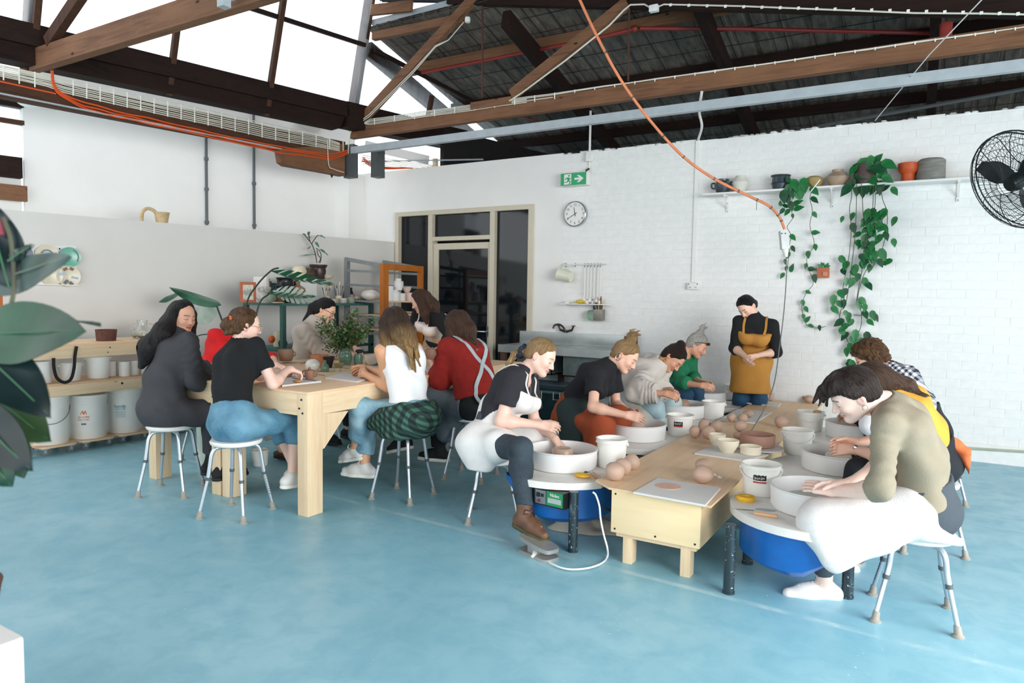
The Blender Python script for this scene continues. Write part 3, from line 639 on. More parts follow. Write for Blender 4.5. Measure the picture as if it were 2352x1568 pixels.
def make_wheel(cx, cy, s, label, slip, box=True):
    """s=+1: bench lies on +x, the potter on -x; s=-1 mirrored"""
    t = thing('pottery_wheel', label, 'wheel', (cx, cy, 0), group='pottery wheels')
    X = lambda x: cx+s*x
    edge = PX0-cx if s > 0 else cx-PX1; r = .43
    pl = []
    for k in range(48):
        a = 2*PI*k/48; x, y = r*math.cos(a), r*math.sin(a)
        x = min(max(x, -.14-.11*max(0, 1-(y/.4)**2)), abs(edge)-.002); pl.append((X(x), cy+y))
    if s < 0: pl = pl[::-1]
    obj('tabletop', MB().prism(pl, .042, Matrix.Translation((0, 0, .36))), M_wtop, t, ang=.5)
    b = MB(); n = 40; rings = []
    for f, zf in ((1, None), (1, .0), (.86, -.035), (.01, -.04)):
        ring = []
        for k in range(n):
            a = 2*PI*k/n; x, y = .375*math.cos(a), .36*math.sin(a)
            x = min(max(x, -.3), abs(edge)-.02)
            zb = .165 if x > .02 else min(.33, .165+(.02-x)*.6); ring.append((X(x*f), cy+y*f, .359 if zf is None else max(.1, zb+zf)))
        rings.append(ring)
    b.v = [p for r_ in rings for p in r_]
    for i in range(3): b.f += [(i*n+k, i*n+(k+1) % n, (i+1)*n+(k+1) % n, (i+1)*n+k)[::1 if s < 0 else -1] for k in range(n)]
    obj('body', b, M_blue, t, ang=.5)
    e = abs(edge)
    for (x, y) in ((e-.11, -.37), (e-.10, .1 if s < 0 else .3), (-.18, -.09)): obj('leg', MB().tube([(X(x), cy+y, 0), (X(x), cy+y, .012), (X(x), cy+y, .013), (X(x), cy+y, .36)], [.031, .031, .028, .028], 16), M_legd, t)
    obj('splash_pan', MB().lathe(pan_prof(), (cx, cy, 0), 48), M_pan, t, ang=.5)
    if slip: obj('slip_pool', MB().lathe([(0, .414), (.2, .414), (.2, .440), (0, .446)], (cx, cy, 0), 40, wob=.02, seed=int(cy*10)), M_slip, t)
    obj('wheel_head', MB().lathe([(0, .42), (.155, .42), (.155, .458), (.152, .462), (0, .462)], (cx, cy, 0), 40), M_head if not slip else M_slip, t)
    if box:
        bx, by = X(.13), cy-.395
        M = face_M((bx, by, .305), (-s*.12, -1, 0))
        def lb(m, x0, x1, y0, y1, z0, z1): return m.hexa([M @ Vector(p) for p in ((x0, y0, z0), (x1, y0, z0), (x1, y1, z0), (x0, y1, z0), (x0, y0, z1), (x1, y0, z1), (x1, y1, z1), (x0, y1, z1))])
        cb_ = obj('control_box', lb(MB(), -.11, .11, -.045, .05, -.05, .03), M_black, t, smooth=False)
        obj('switch_panel', lb(MB(), -.095, -.02, -.036, .045, .03, .033), M_panelgrey, cb_, smooth=False)
        m = MB(); lb(m, -.082, -.062, .005, .03, .033, .042); lb(m, -.052, -.034, .008, .026, .033, .038); obj('switch', m, M_black, cb_, smooth=False)
        m = MB().tube([M @ Vector((-.066, -.018, .033)), M @ Vector((-.066, -.018, .042))], .010, 10); obj('red_button', m, mat('maroon_button', '#6b2a35', .4), cb_)
        obj('label_plate', lb(MB(), -.014, .1, -.036, .048, .03, .0325), M_green, cb_, smooth=False)
        m = MB(); lb(m, -.004, .09, -.02, .01, .0325, .0335); obj('label_panel', m, mat('pale_grey_label', '#a9b4ae', .5), cb_, smooth=False)
        obj('lettering', text_mb('Nidec', .028, M @ Matrix.Translation((.045, .028, .0335))), M_wplast, cb_, smooth=False)
    return t
LW = [(-2.03, 4.035), (-1.965, 5.20), (-1.985, 6.44), (-2.06, 7.45)]; RW = [(-.49, 3.95), (-.49, 4.98), (-.50, 6.27)]
for i, (x, y) in enumerate(LW):
    make_wheel(x, y, 1, ('nearest pottery wheel of the left row, with a low disc of clay on it', 'pottery wheel before the woman in rust trousers, second in the left row', 'pottery wheel with a round lump of clay, third in the left row', 'pottery wheel at the wall end of the left row, before the grey topknot')[i], True, i < 2)
for i, (x, y) in enumerate(RW):
    make_wheel(x, y, -1, ('blue pottery wheel with bare grey wheel head, nearest in the right row', 'pottery wheel with hands around pale clay, second in the right row', 'pottery wheel farthest back in the right row')[i], i > 0, False)

# ---- buckets on the wheels
M_buck = mat('white_bucket', '#eceae4', .4, var=.02); M_ivory = mat('ivory_bucket', '#e6e2d4', .4, var=.02); M_slipw = mat('cloudy_water', '#d9d3c4', .15)
def bucket(x, y, z, r, h, label, group, handle=True, m=None, water=.0, hang=-1, rz=0, name='bucket'):
    m = m or M_buck; t = thing(name, label, 'bucket', (x, y, z), 0, group)
    rb_ = r*.86; w_ = .004
    obj('body', MB().lathe([(0, z), (rb_-.004, z), (rb_, z+.004), (r, z+h*.86), (r+.006, z+h*.87), (r+.006, z+h*.9), (r, z+h*.91), (r+.002, z+h*.975), (r+.008, z+h*.98), (r+.008, z+h), (r-.002, z+h), (rb_-.003, z+.008), (0, z+.008)], (x, y, 0), 32), m, t, ang=.5)
    if water: obj('water', MB().lathe([(0, z+h*water-.001), (r*.95, z+h*water-.001), (r*.95, z+h*water), (0, z+h*water)], (x, y, 0), 24), M_slipw, t)
    if handle:
        c, s_ = math.cos(rz), math.sin(rz)
        for e in (-1, 1): obj('lug', MB().tube([(x+e*c*(r-.001), y+e*s_*(r-.001), z+h*.83), (x+e*c*(r+.012), y+e*s_*(r+.012), z+h*.83)], .011, 8), m, t)
        P = [(x+c*(r+.01)*math.cos(a)+hang*-s_*(r+.012)*math.sin(a), y+s_*(r+.01)*math.cos(a)+hang*c*(r+.012)*math.sin(a), z+h*.83-abs(math.sin(a))*h*.28) for a in [PI*i/14 for i in range(15)]]
        obj('handle', MB().tube(P, .0028, 6), M_wplast, t)
    return t
def on_bucket_label(t, x, y, z, r, ang, w, h):
    n = Vector((math.cos(ang), math.sin(ang), 0)); P = MB(); k = 8; vs = []
    for i in range(k+1):
        a = ang+(i/k-.5)*w/r; vs += [(x+(r+.0012)*math.cos(a), y+(r+.0012)*math.sin(a), z), (x+(r+.0012)*math.cos(a), y+(r+.0012)*math.sin(a), z+h)]
    return P.add(vs, [(2*i, 2*i+2, 2*i+3, 2*i+1) for i in range(k)])
WB_G = 'white water buckets on the wheels'
bk_list = [(-1.755, 4.20, .098, .19, 'white bucket with looped handle on the nearest left wheel'), (-1.725, 5.53, .105, .165, 'white bucket with a black and red label on the second left wheel'),
           (-1.70, 6.45, .102, .165, 'white bucket between the beige-shirted potter and the bench'), (-1.86, 7.86, .102, .165, 'white bucket on the farthest left wheel by the wall'),
           (-.80, 4.10, .104, .175, 'white bucket with a black and red label on the nearest right wheel'), (-.80, 5.35, .104, .175, 'white bucket on the second right wheel, behind the labelled one'), (-.855, 6.38, .104, .165, 'white bucket with a sponge on its rim, farthest in the right row')]
for i, (x, y, r, h, lab) in enumerate(bk_list):
    t = bucket(x, y, .402, r, h, lab, WB_G, True, M_buck, .8 if i else .86, -1 if i > 3 else 1, .15 if i else .05)
    if i in (1, 4):
        a = math.atan2(-y, -x)-(.12 if i == 1 else .05); zz = .402+h*.56; rr = r*(.86+.14*.6)+.002
        lb_ = obj('label', on_bucket_label(t, x, y, zz-.006, rr, a, .07, .036), mat('black_label', '#191516', .5), t)
        obj('label_strip', on_bucket_label(t, x, y, zz-.016, rr+.0008, a, .07, .011), mat('red_label', '#b23a30', .5), lb_)
        n = Vector((math.cos(a), math.sin(a), 0)); obj('lettering', text_mb('bord+', .022, face_M(Vector((x, y, zz+.012))+n*(rr+.004), n)), M_wplast, lb_, smooth=False)
sp = MB().sphere((-.80, 6.33, .402+.168), (.035, .022, .018), 10); solo('sponge', sp, mat('tan_sponge', '#b8946a', .9, bump=.5), 'small tan sponge on the rim of the farthest right bucket', 'sponge')

# ---- clay: balls, boards, bowls, tools
M_clay = mat('raw_clay', '#bfa08c', .6, var=.07, scale=7, bump=.25, bscale=35)
M_clayd = mat('darker_clay', '#a98874', .55, var=.08, scale=7, bump=.25, bscale=35)
def lump(x, y, z, r, sq, label, seed, m=None, grp='balls of clay on the bench'):
    rr = random.Random(seed); b = MB().sphere((0, 0, 0), 1, 18); out = []; k = [rr.uniform(-1, 1) for _ in range(9)]
    for v in b.v:
        d = 1+.05*math.sin(3*v[0]+k[0]*4)+.05*math.sin(3.5*v[1]+k[1]*4)+.04*math.sin(4*v[2]+k[2]*3)
        w = Vector(v)*r*d; out.append((x+w.x*(1+.06*k[3]), y+w.y*(1+.06*k[4]), max(z, z+r*sq*.97+w.z*sq)))
    b.v = out; return solo('clay_ball', b, m or M_clay, label, 'clay', grp)
PT = PZ
def atpx(px, py, z=PT): return oZ(px, py, z)
balls = [((1407, 1106), .055, 1, 'largest clay ball at the front left corner of the bench'), ((1428, 1092), .052, 1, 'middle clay ball of the row of three at the front left corner'), ((1447, 1080), .05, 1, 'clay ball touching the white bucket, back of the row of three'),
         ((1594, 1006), .047, 1, 'round clay ball left in the cluster behind the white bowls'), ((1625, 1010), .052, 1.1, 'tall pear-shaped clay ball in front of the cluster'), ((1617, 992), .05, 1.05, 'rear clay ball of the cluster by the labelled bucket'), ((1642, 996), .05, 1.05, 'upright clay lump at the right of the cluster'),
         ((1677, 972), .042, .95, 'clay ball at the left edge of the white board'), ((1703, 974), .044, .9, 'broad clay ball standing on the white board'), ((1716, 962), .046, .75, 'flattened pale clay ball at the back of the white board'),
         ((1697, 1011), .043, .8, 'lower clay ball of the stacked pair'), ((1793, 983), .052, 1, 'single clay ball alone on the right of the bench'), ((1612, 1112), .058, .95, 'nearer clay ball of the pair behind the front board'),
         ((1612, 1090), .05, 1.0, 'farther clay ball of the pair behind the front board'),
         ((1751, 921), .06, .95, 'clay lump at the far left end of the bench'), ((1766, 921), .05, .95, 'clay ball beside the far left lump'), ((1846, 922), .045, .9, 'left clay ball of the far group near the wall'), ((1859, 926), .052, .8, 'front clay ball of the far group'), ((1868, 917), .05, .85, 'back clay ball of the far group'), ((1886, 922), .042, .8, 'right clay ball of the far group, by the dark fringe')]
for i, (p, r, sq, lab) in enumerate(balls):
    q = atpx(*p, PT); z = PT if i not in (7, 8, 9) else PT+.012
    if i == 10: st_q = q
    lump(q[0], q[1]+r*.5, z+.0005, r, sq, lab, i+3)
lump(st_q[0]+.004, st_q[1]+.02, PT+.07, .05, .82, 'upper clay ball of the stacked pair', 77)
def board(cs, z, th, m, label, nm='board'):
    P = [(c[0], c[1], z) for c in cs]; Q = [(c[0], c[1], z+th) for c in cs]; return solo(nm, MB().hexa(P+Q), m, label, 'board', smooth=False)
M_board = mat('white_board', '#d9d6d2', .6, var=.03)
board([(-1.365, 3.585), (-.965, 3.565), (-.985, 3.945), (-1.352, 3.95)], PT+.001, .011, M_board, 'pale grey board with a pink clay disc at the front of the bench')
solo('clay_disc', MB().lathe([(0, PT+.012), (.07, PT+.012), (.07, PT+.0145), (0, PT+.0145)], (-1.24, 3.80, 0), 32), mat('pink_clay', '#d5ab98', .6), 'flat pink clay disc lying on the front board', 'clay')
board([(-1.37, 4.745), (-1.02, 4.72), (-.93, 5.0), (-1.33, 5.085)], PT+.001, .011, M_board, 'pale board carrying the three cream bowls')
board([(-1.588, 6.2), (-1.283, 6.24), (-1.274, 6.954), (-1.592, 6.94)], PT+.001, .011, M_board, 'long white board with clay balls halfway down the bench')
board([(-1.614, 7.41), (-1.297, 7.363), (-1.31, 7.60), (-1.588, 7.70)], PT+.001, .012, M_board, 'white board overhanging the far left edge of the bench')
M_cream = mat('cream_bisque', '#e6dcc6', .7, var=.03)
def bowl(px, r, h, rb_, lab, m=M_cream, z=PT+.0125, nm='bowl'):
    q = atpx(*px, z); return solo(nm, MB().lathe([(0, z), (rb_, z), (rb_+.004, z+.004), (r*.93, z+h*.6), (r, z+h-.003), (r-.002, z+h), (r-.008, z+h), (r*.9-.006, z+h*.6), (rb_-.004, z+.009), (0, z+.009)], (q[0], q[1]+.02, 0), 36), m, lab, 'bowl', 'cream bisque bowls on the board')
bowl((1669, 1040), .077, .09, .038, 'larger cream bowl with flared side, front left on the board'); bowl((1645, 1022), .062, .08, .034, 'smaller cream bowl behind the flared one')
bowl((1722, 1043), .074, .056, .066, 'low straight-sided cream dish at the right of the board')
q = atpx(1741, 1024); solo('throwing_bat', MB().lathe([(0, PT+.0005), (.16, PT+.0005), (.16, PT+.011), (0, PT+.011)], (-1.02+.0, 5.17, .013), 40), M_board, 'round white bat under the brown clay ring', 'bat')
solo('clay_dish', MB().lathe([(0, .456), (.112, .456), (.118, .462), (.122, .535), (.119, .54), (.112, .54), (.108, .47), (0, .468)], (-1.045, 5.19, 0), 44), mat('brown_clay', '#a57b69', .55, var=.06, bump=.2), 'wide low brown clay dish standing on a round bat', 'dish')
# clay on the wheels
def on_wheel(i, row, prof, lab, m=M_clay): x, y = row[i]; return solo('wheel_clay', MB().lathe([(r, .4625+z) for r, z in prof], (x, y, 0), 32, wob=.01, seed=i), m, lab, 'clay')
on_wheel(0, LW, [(0, 0), (.1, 0), (.098, .006), (.07, .014), (.066, .045), (.055, .058), (.03, .056), (0, .054)], 'low centred disc of clay on the nearest left wheel', mat('wet_clay', '#b89b84', .3, var=.06))
on_wheel(1, LW, [(0, 0), (.06, 0), (.07, .03), (.05, .07), (0, .085)], 'mound of clay under the hands of the woman in rust trousers')
on_wheel(2, LW, [(0, 0), (.058, 0), (.068, .04), (.06, .075), (.035, .095), (0, .098)], 'round brown ball of clay on the third left wheel', M_clayd)
on_wheel(3, LW, [(0, 0), (.06, 0), (.06, .04), (.03, .06), (0, .062)], 'mound of clay under the hands of the person with grey topknot', M_clayd)
on_wheel(1, RW, [(0, 0), (.085, 0), (.08, .04), (.05, .065), (0, .07)], 'pale mound of clay on the second right wheel', mat('pale_clay', '#d2c7b6', .45))
on_wheel(2, RW, [(0, 0), (.07, 0), (.07, .05), (0, .07)], 'mound of clay on the farthest right wheel', M_clayd)
M_yel = mat('yellow_sponge', '#e2ae2c', .9, var=.15, scale=30, bump=.6)
q = oZ(1713, 1149, .402); solo('sponge', MB().lathe([(.018, .403), (.045, .403), (.05, .415), (.045, .428), (.02, .428), (.016, .418), (.018, .403)], (q[0], q[1], 0), 20, wob=.04), M_yel, 'round yellow sponge ring on the nearest right wheel', 'sponge')
q = oZ(1337, 1096, .402); solo('sponge', MB().sphere((q[0], q[1], .416), (.055, .036, .014), 12), M_yel, 'half-round yellow sponge on the nearest left wheel', 'sponge')
M_twood = mat('tool_wood', '#c79a72', .5, var=.1)
def tool(a, b, za, zb_, r, m, lab, tip=None, nm='clay_tool'):
    A, B = oZ(*a, za), oZ(*b, zb_); mb = MB().tube([A, A+(B-A)*.5, B], [r*.8, r, r*.7], 8); t = tag(obj(nm, mb, m), lab, 'tool')
    if tip: d = (B-A)/np.linalg.norm(B-A); obj('tip', MB().tube([B, B+d*tip], [.0015, .001], 5), M_chrome, t)
    return t
tool((1786, 1186), (1732, 1178), .412, .412, .011, M_twood, 'clay knife with pink-brown handle on the nearest right wheel')
tool((1732, 1172), (1692, 1169), .407, .407, .003, M_chrome, 'thin metal needle tool beside the clay knife', .04)
q = oZ(1758, 1170, .404); solo('metal_rib', MB().lathe([(0, 0), (.035, 0), (.035, .0012), (0, .0012)], (0, 0, 0), 20).xf(Matrix.Translation(q) @ Matrix.Rotation(.3, 4, 'Z') @ Matrix.Scale(1.5, 4, (1, 0, 0)) @ Matrix.Scale(.55, 4, (0, 1, 0))), M_steelgrey, 'small grey kidney-shaped scraper on the nearest right wheel', 'tool')
tool((1690, 1137), (1700, 1143), .407, .406, .004, M_twood, 'wooden stick half under the yellow sponge ring')
tool((1320, 1080), (1350, 1084), .412, .408, .005, M_black, 'black-handled trimming tool above the yellow sponge', .02)
tool((1356, 1086), (1371, 1097), .409, .409, .006, M_twood, 'pale wooden clay tool near the sponge, left')
tool((1362, 1084), (1379, 1096), .416, .416, .006, M_twood, 'pale wooden clay tool crossing the first')
tool((1345, 1092), (1366, 1098), .412, .410, .007, mat('tool_tan', '#b98a5e', .5), 'flat tan modelling tool beside the yellow sponge')
tool((1478, 1008), (1528, 1011), .405, .405, .005, M_wplast, 'white stick lying on the second left wheel')
tool((1665, 919), (1690, 920), .407, .407, .004, M_black, 'dark needle tool on the farthest left wheel')
tool((1692, 921), (1712, 922), .407, .407, .006, mat('tool_tan', '#b98a5e', .5), 'short tan tool on the farthest left wheel', .03)
for i, (x, y) in enumerate(((1641, 1090), (1652, 1095))):
    q = oZ(x, y, PT+.008); m = MB().sphere(q, .0095, 10).tube([q, q+np.array([.016, -.008, -.002])], [.006, .004], 8); solo('earbud', m, M_wplast, ('white wireless earbud behind the clay balls, left', 'white wireless earbud behind the clay balls, right')[i], 'earbud')
# ---- pedals, cords, floor cloth
def pedal(x, y, rz, lab, m=None):
    m = m or mat('pedal_cast_aluminium', '#a9a8a4', .4, .5, var=.15); t = thing('foot_pedal', lab, 'pedal', (x, y, 0), rz, world=False)
    def slab(m_, l, w, z0, z1, r, tilt=0):
        pl = []
        for k in range(28):
            a = 2*PI*k/28; sx, sy = math.cos(a), math.sin(a); pl.append((math.copysign(abs(sx)**.45, sx)*l, math.copysign(abs(sy)**.45, sy)*w))
        return m_.prism(pl, z1-z0, Matrix.Translation((0, 0, z0)) @ Matrix.Rotation(tilt, 4, 'Y'))
    obj('base', slab(MB(), .13, .065, 0, .018, .03), m, t); obj('treadle', slab(MB(), .135, .06, .062, .085, .03, .09), m, t)
    obj('pivot', MB().box((-.05, -.045, .018), (.03, .045, .066), .006), m, t); obj('cord_boot', MB().tube([(.02, -.045, .03), (.045, -.085, .025)], [.014, .008], 8), M_wplast, t); return t
pedal(-1.905, 3.50, -.35, 'grey cast foot pedal under the brown boot')
pedal(-.40, 4.42, 2.9, 'grey foot pedal with a sneaker on it under the nearest right wheel')
P = [oZ(*p, .012) for p in ((1241, 1262), (1262, 1290), (1300, 1306), (1345, 1305), (1380, 1294), (1395, 1278))]
P += [oY(*p, 3.66) for p in ((1398, 1255), (1390, 1225), (1383, 1190), (1380, 1160), (1372, 1135), (1365, 1128))]
P = P[:6]+[p+np.array([0, -.02, 0]) for p in P[6:]]
solo('pedal_cord', MB().tube(smooth_path(P, 6), .0055, 8), M_wplast, 'white cord curling over the floor from the nearest foot pedal', 'cord')
P = [oY(1370, 1150, 3.75), oY(1385, 1165, 3.75), oY(1404, 1172, 3.78)]; solo('mains_lead', MB().tube(smooth_path(P, 4), .006, 6), M_black, 'short black cord in front of the blue wheel body', 'cord')
P = [oZ(1840, 1268, .03), oZ(1825, 1275, .03), oZ(1812, 1268, .05), oZ(1806, 1262, .1)]; solo('pedal_cord', MB().tube(smooth_path(P, 5), .006, 6), M_panelgrey, 'grey coiled cord at the pedal under the nearest right wheel', 'cord')
def cloth_lump(x, y, sx, sy, h, seed, m, lab, nm='cloth'):
    rr = random.Random(seed); b = MB(); N = 26; k = [rr.uniform(0, 6) for _ in range(6)]
    for j in range(N+1):
        for i in range(N+1):
            u, v = i/N*2-1, j/N*2-1; r = max(abs(u), abs(v)); q = math.hypot(u, v)+1e-6; uu, vv = u*r/q, v*r/q
            edge = 1+.22*math.sin(3*math.atan2(v, u)+k[0])+.12*math.sin(5*math.atan2(v, u)+k[1])
            z = h*(1-r**2.2)*(.6+.4*math.sin(4*uu+k[2])*math.cos(3*vv+k[3]))+.012*(1-r)*math.sin(11*uu+k[4])+.004
            b.v.append((x+uu*sx*edge, y+vv*sy*edge, max(.004, z)))
    for j in range(N):
        for i in range(N): a = j*(N+1)+i; b.f.append((a, a+1, a+N+2, a+N+1))
    return solo(nm, b, m, lab, 'cloth')
cloth_lump(-1.88, 4.10, .24, .16, .12, 4, mat('canvas', '#b9b3a6', .85, bump=.3), 'crumpled pale canvas bag on the floor under the nearest left wheel', 'canvas_bag')
# ================================================================== PEOPLE: bodies grown as one continuous surface from a signed-distance field
V3 = lambda *a: np.array(a, float)
def nrm(v): v = np.asarray(v, float); return v/max(1e-9, np.linalg.norm(v))
class Fld:
    def __init__(s, lo, hi, h):
        s.lo = np.asarray(lo, float); s.h = h; n = np.maximum(4, np.ceil((np.asarray(hi)-s.lo)/h).astype(int)+1)
        s.ax = [s.lo[i]+h*np.arange(n[i]) for i in range(3)]; s.D = np.full(n, 1.0, np.float32)
    def copy(s): o = Fld.__new__(Fld); o.lo, o.h, o.ax, o.D = s.lo, s.h, s.ax, s.D.copy(); return o
    def win(s, lo, hi):
        sl = []
        for i in range(3):
            a = int(np.clip(np.floor((lo[i]-s.lo[i])/s.h), 0, len(s.ax[i])-1)); b = int(np.clip(np.ceil((hi[i]-s.lo[i])/s.h)+1, a+1, len(s.ax[i]))); sl.append(slice(a, b))
        X, Y, Z = (s.ax[i][sl[i]] for i in range(3)); return tuple(sl), X[:, None, None], Y[None, :, None], Z[None, None, :]
    def put(s, sl, d, k, mode):
        A = s.D[sl]
        if mode == 'u':
            if k > 0: hh = np.maximum(k-np.abs(A-d), 0)/k; s.D[sl] = np.minimum(A, d)-hh*hh*k*.25
            else: s.D[sl] = np.minimum(A, d)
        elif mode == 's':
            d = -d
            if k > 0: hh = np.maximum(k-np.abs(A-d), 0)/k; s.D[sl] = np.maximum(A, d)+hh*hh*k*.25
            else: s.D[sl] = np.maximum(A, d)
    def cone(s, a, b, ra, rb, k=.03, mode='u', cut=None, rip=None):
        a, b = np.asarray(a, float), np.asarray(b, float); R = max(ra, rb)+k+.03
        sl, X, Y, Z = s.win(np.minimum(a, b)-R, np.maximum(a, b)+R); ba = b-a; L2 = max(1e-9, ba @ ba)
        px, py, pz = X-a[0], Y-a[1], Z-a[2]; t = np.clip((px*ba[0]+py*ba[1]+pz*ba[2])/L2, 0, 1)
        r = ra+t*(rb-ra)
        if rip: r = r+rip[0]*np.sin(t*rip[1]*6.283+rip[2]*(px+py-pz)+1.7*np.sin(23*px+31*py+17*pz))
        d = np.sqrt((px-t*ba[0])**2+(py-t*ba[1])**2+(pz-t*ba[2])**2)-r
        if cut is not None:
            for (c, n) in cut: d = np.maximum(d, (X-c[0])*n[0]+(Y-c[1])*n[1]+(Z-c[2])*n[2])
        s.put(sl, d.astype(np.float32), k, mode); return s
    def chain(s, pts, rs, k=.03, **kw):
        for i in range(len(pts)-1): s.cone(pts[i], pts[i+1], rs[i], rs[i+1], k, **kw)
        return s
    def ell(s, c, ax, r, k=.02, mode='u', cut=None):
        c = np.asarray(c, float); R = max(r)+k+.03; sl, X, Y, Z = s.win(c-R, c+R)
        px, py, pz = X-c[0], Y-c[1], Z-c[2]; q = [(px*a[0]+py*a[1]+pz*a[2]) for a in ax]
        k0 = np.sqrt(sum((q[i]/r[i])**2 for i in range(3))); k1 = np.sqrt(sum((q[i]/r[i]**2)**2 for i in range(3)))+1e-6
        d = k0*(k0-1)/k1
        if cut is not None:
            for (cc, n) in cut: d = np.maximum(d, (X-cc[0])*n[0]+(Y-cc[1])*n[1]+(Z-cc[2])*n[2])
        s.put(sl, d.astype(np.float32), k, mode); return s
    def grid(s): return s.ax[0][:, None, None], s.ax[1][None, :, None], s.ax[2][None, None, :]
    def keep(s, c, n, k=0):
        """keep the side the normal points away from"""
        X, Y, Z = s.grid(); d = ((X-c[0])*n[0]+(Y-c[1])*n[1]+(Z-c[2])*n[2]).astype(np.float32)
        s.D = np.maximum(s.D, d)+(np.maximum(k-np.abs(s.D-d), 0)**2/(4*k) if k else 0); return s
    def wrinkle(s, amp, freq, seed=0, axis=(1, 1, 1)):
        X, Y, Z = s.grid(); a = seed*1.7; fx, fy, fz = (freq*v for v in axis)
        w = np.sin(fx*X+1.3*np.sin(.6*fz*Z+a)+a)*np.sin(.8*fz*Z+1.1*np.sin(.7*fy*Y+2*a))+.6*np.sin(1.9*fy*Y+.9*fz*Z+1.2*np.sin(fx*X*.8+a))
        near = np.abs(s.D) < .06; s.D = np.where(near, s.D+amp*w.astype(np.float32), s.D); return s
    def mesh(s):
        D = s.D; S = D < 0; n = np.array(D.shape)
        C = np.zeros(n-1, np.int8); offs = [(i, j, k) for i in (0, 1) for j in (0, 1) for k in (0, 1)]
        for (i, j, k) in offs: C += S[i:n[0]-1+i, j:n[1]-1+j, k:n[2]-1+k]
        M = (C > 0) & (C < 8); idx = np.full(M.shape, -1, np.int64); ii = np.argwhere(M); idx[M] = np.arange(len(ii))
        if len(ii) == 0: return np.zeros((0, 3)), []
        vals = np.stack([D[ii[:, 0]+o[0], ii[:, 1]+o[1], ii[:, 2]+o[2]] for o in offs], 1); acc = np.zeros((len(ii), 3)); cnt = np.zeros(len(ii))
        for a in range(8):
            for b in range(a+1, 8):
                if sum(abs(offs[a][i]-offs[b][i]) for i in range(3)) != 1: continue
                va, vb = vals[:, a], vals[:, b]; m = (va < 0) != (vb < 0); t = np.where(m, va/(va-vb+1e-12), 0)
                p = np.array(offs[a])+t[:, None]*(np.array(offs[b])-np.array(offs[a])); acc += p*m[:, None]; cnt += m
        V = s.lo+(ii+acc/cnt[:, None])*s.h; F = []
        for ax in range(3):
            o1, o2 = [(1, 2), (2, 0), (0, 1)][ax]
            A = S.take(range(n[ax]-1), ax); B = S.take(range(1, n[ax]), ax); ch = A != B
            q = np.argwhere(ch); ok = (q[:, o1] > 0) & (q[:, o2] > 0) & (q[:, o1] < n[o1]-1) & (q[:, o2] < n[o2]-1); q = q[ok]
            def g(d1, d2): r = q.copy(); r[:, o1] -= d1; r[:, o2] -= d2; return idx[r[:, 0], r[:, 1], r[:, 2]]
            f = np.stack([g(1, 1), g(0, 1), g(0, 0), g(1, 0)], 1); inside = A[tuple(q.T)]
            f = np.where(inside[:, None], f, f[:, ::-1]); F.append(f)
        F = np.concatenate(F); F = F[(F >= 0).all(1)]; return V, F
def np_mesh(name, V, F, m, attrs=None, relax=0):
    me = bpy.data.meshes.new(name); V = np.asarray(V, np.float32); F = np.asarray(F, np.int32)
    if relax:
        for _ in range(relax):
            acc = np.zeros_like(V); c = np.zeros(len(V), np.float32)
            for a, b in ((0, 1), (1, 2), (2, 3), (3, 0)):
                np.add.at(acc, F[:, a], V[F[:, b]]); np.add.at(acc, F[:, b], V[F[:, a]]); np.add.at(c, F[:, a], 1); np.add.at(c, F[:, b], 1)
            V = .5*V+.5*acc/np.maximum(c, 1)[:, None]
    me.vertices.add(len(V)); me.vertices.foreach_set('co', V.ravel()); me.loops.add(F.size); me.loops.foreach_set('vertex_index', F.ravel())
    me.polygons.add(len(F)); me.polygons.foreach_set('loop_start', np.arange(0, F.size, 4, dtype=np.int32)); me.update(calc_edges=True)
    me.polygons.foreach_set('use_smooth', np.ones(len(F), bool))
    for nm, (typ, arr) in (attrs or {}).items():
        at = me.attributes.new(nm, typ, 'POINT'); at.data.foreach_set('color' if typ == 'FLOAT_COLOR' else 'vector', np.asarray(arr, np.float32).ravel())
    me.materials.append(m); me.validate(); return me
# ---- materials for people
def skin_mat():
    t = NT('skin'); a = t.n('ShaderNodeAttribute', attribute_name='tint'); f = t.noise(t.coord(), 55, 3); c = t.mix(t.ramp(f, [(.3, 0.0), (.7, .12)]), a.outputs['Color'], lin('#c98f78'))
    t.fin(c, .5, 0); t.b.inputs['Subsurface Weight'].default_value = .08; t.b.inputs['Subsurface Radius'].default_value = (.012, .004, .002); t.b.inputs['Subsurface Scale'].default_value = .5; return t.m
M_skin = skin_mat()
def hair_mat(name, dark, light, tip=None, streak=.5):
    t = NT(name); a = t.n('ShaderNodeAttribute', attribute_name='hc'); mp = t.n('ShaderNodeMapping'); t.l(a.outputs['Vector'], mp.inputs[0]); mp.inputs['Scale'].default_value = (22, 22, 5)
    f = t.noise(mp.outputs[0], 1.6, 5, .6, .4); c = t.ramp(f, [(.5-streak*.3, dark), (.5+streak*.35, light)])
    if tip:
        sp = t.n('ShaderNodeSeparateXYZ'); t.l(a.outputs['Vector'], sp.inputs[0]); c2 = t.ramp(f, [(.3, light), (.6, tip)])
        mr = t.n('ShaderNodeMapRange'); t.l(sp.outputs[2], mr.inputs[0]); mr.inputs[1].default_value = -.05; mr.inputs[2].default_value = -.26; c = t.mix(mr.outputs[0], c, c2)
    t.bump(f, .8, .02); return t.fin(c, .5, Specular_IOR_Level=.3)
def cloth(name, c, rough=.85, var=.07, scale=7, bump=.35, bscale=130): return mat(name, c, rough, 0, var, scale, bump, bscale)
def denim(name, a, b):
    t = NT(name); f = t.noise(t.coord(), 4.5, 5, .6); g = t.noise(t.coord((1, 1, .3)), 160, 2); c = t.ramp(f, [(.32, a), (.68, b)]); c = t.mix(t.ramp(g, [(.4, 0.0), (.7, .25)]), c, lin(b)); t.bump(g, .3, .003); return t.fin(c, .8)
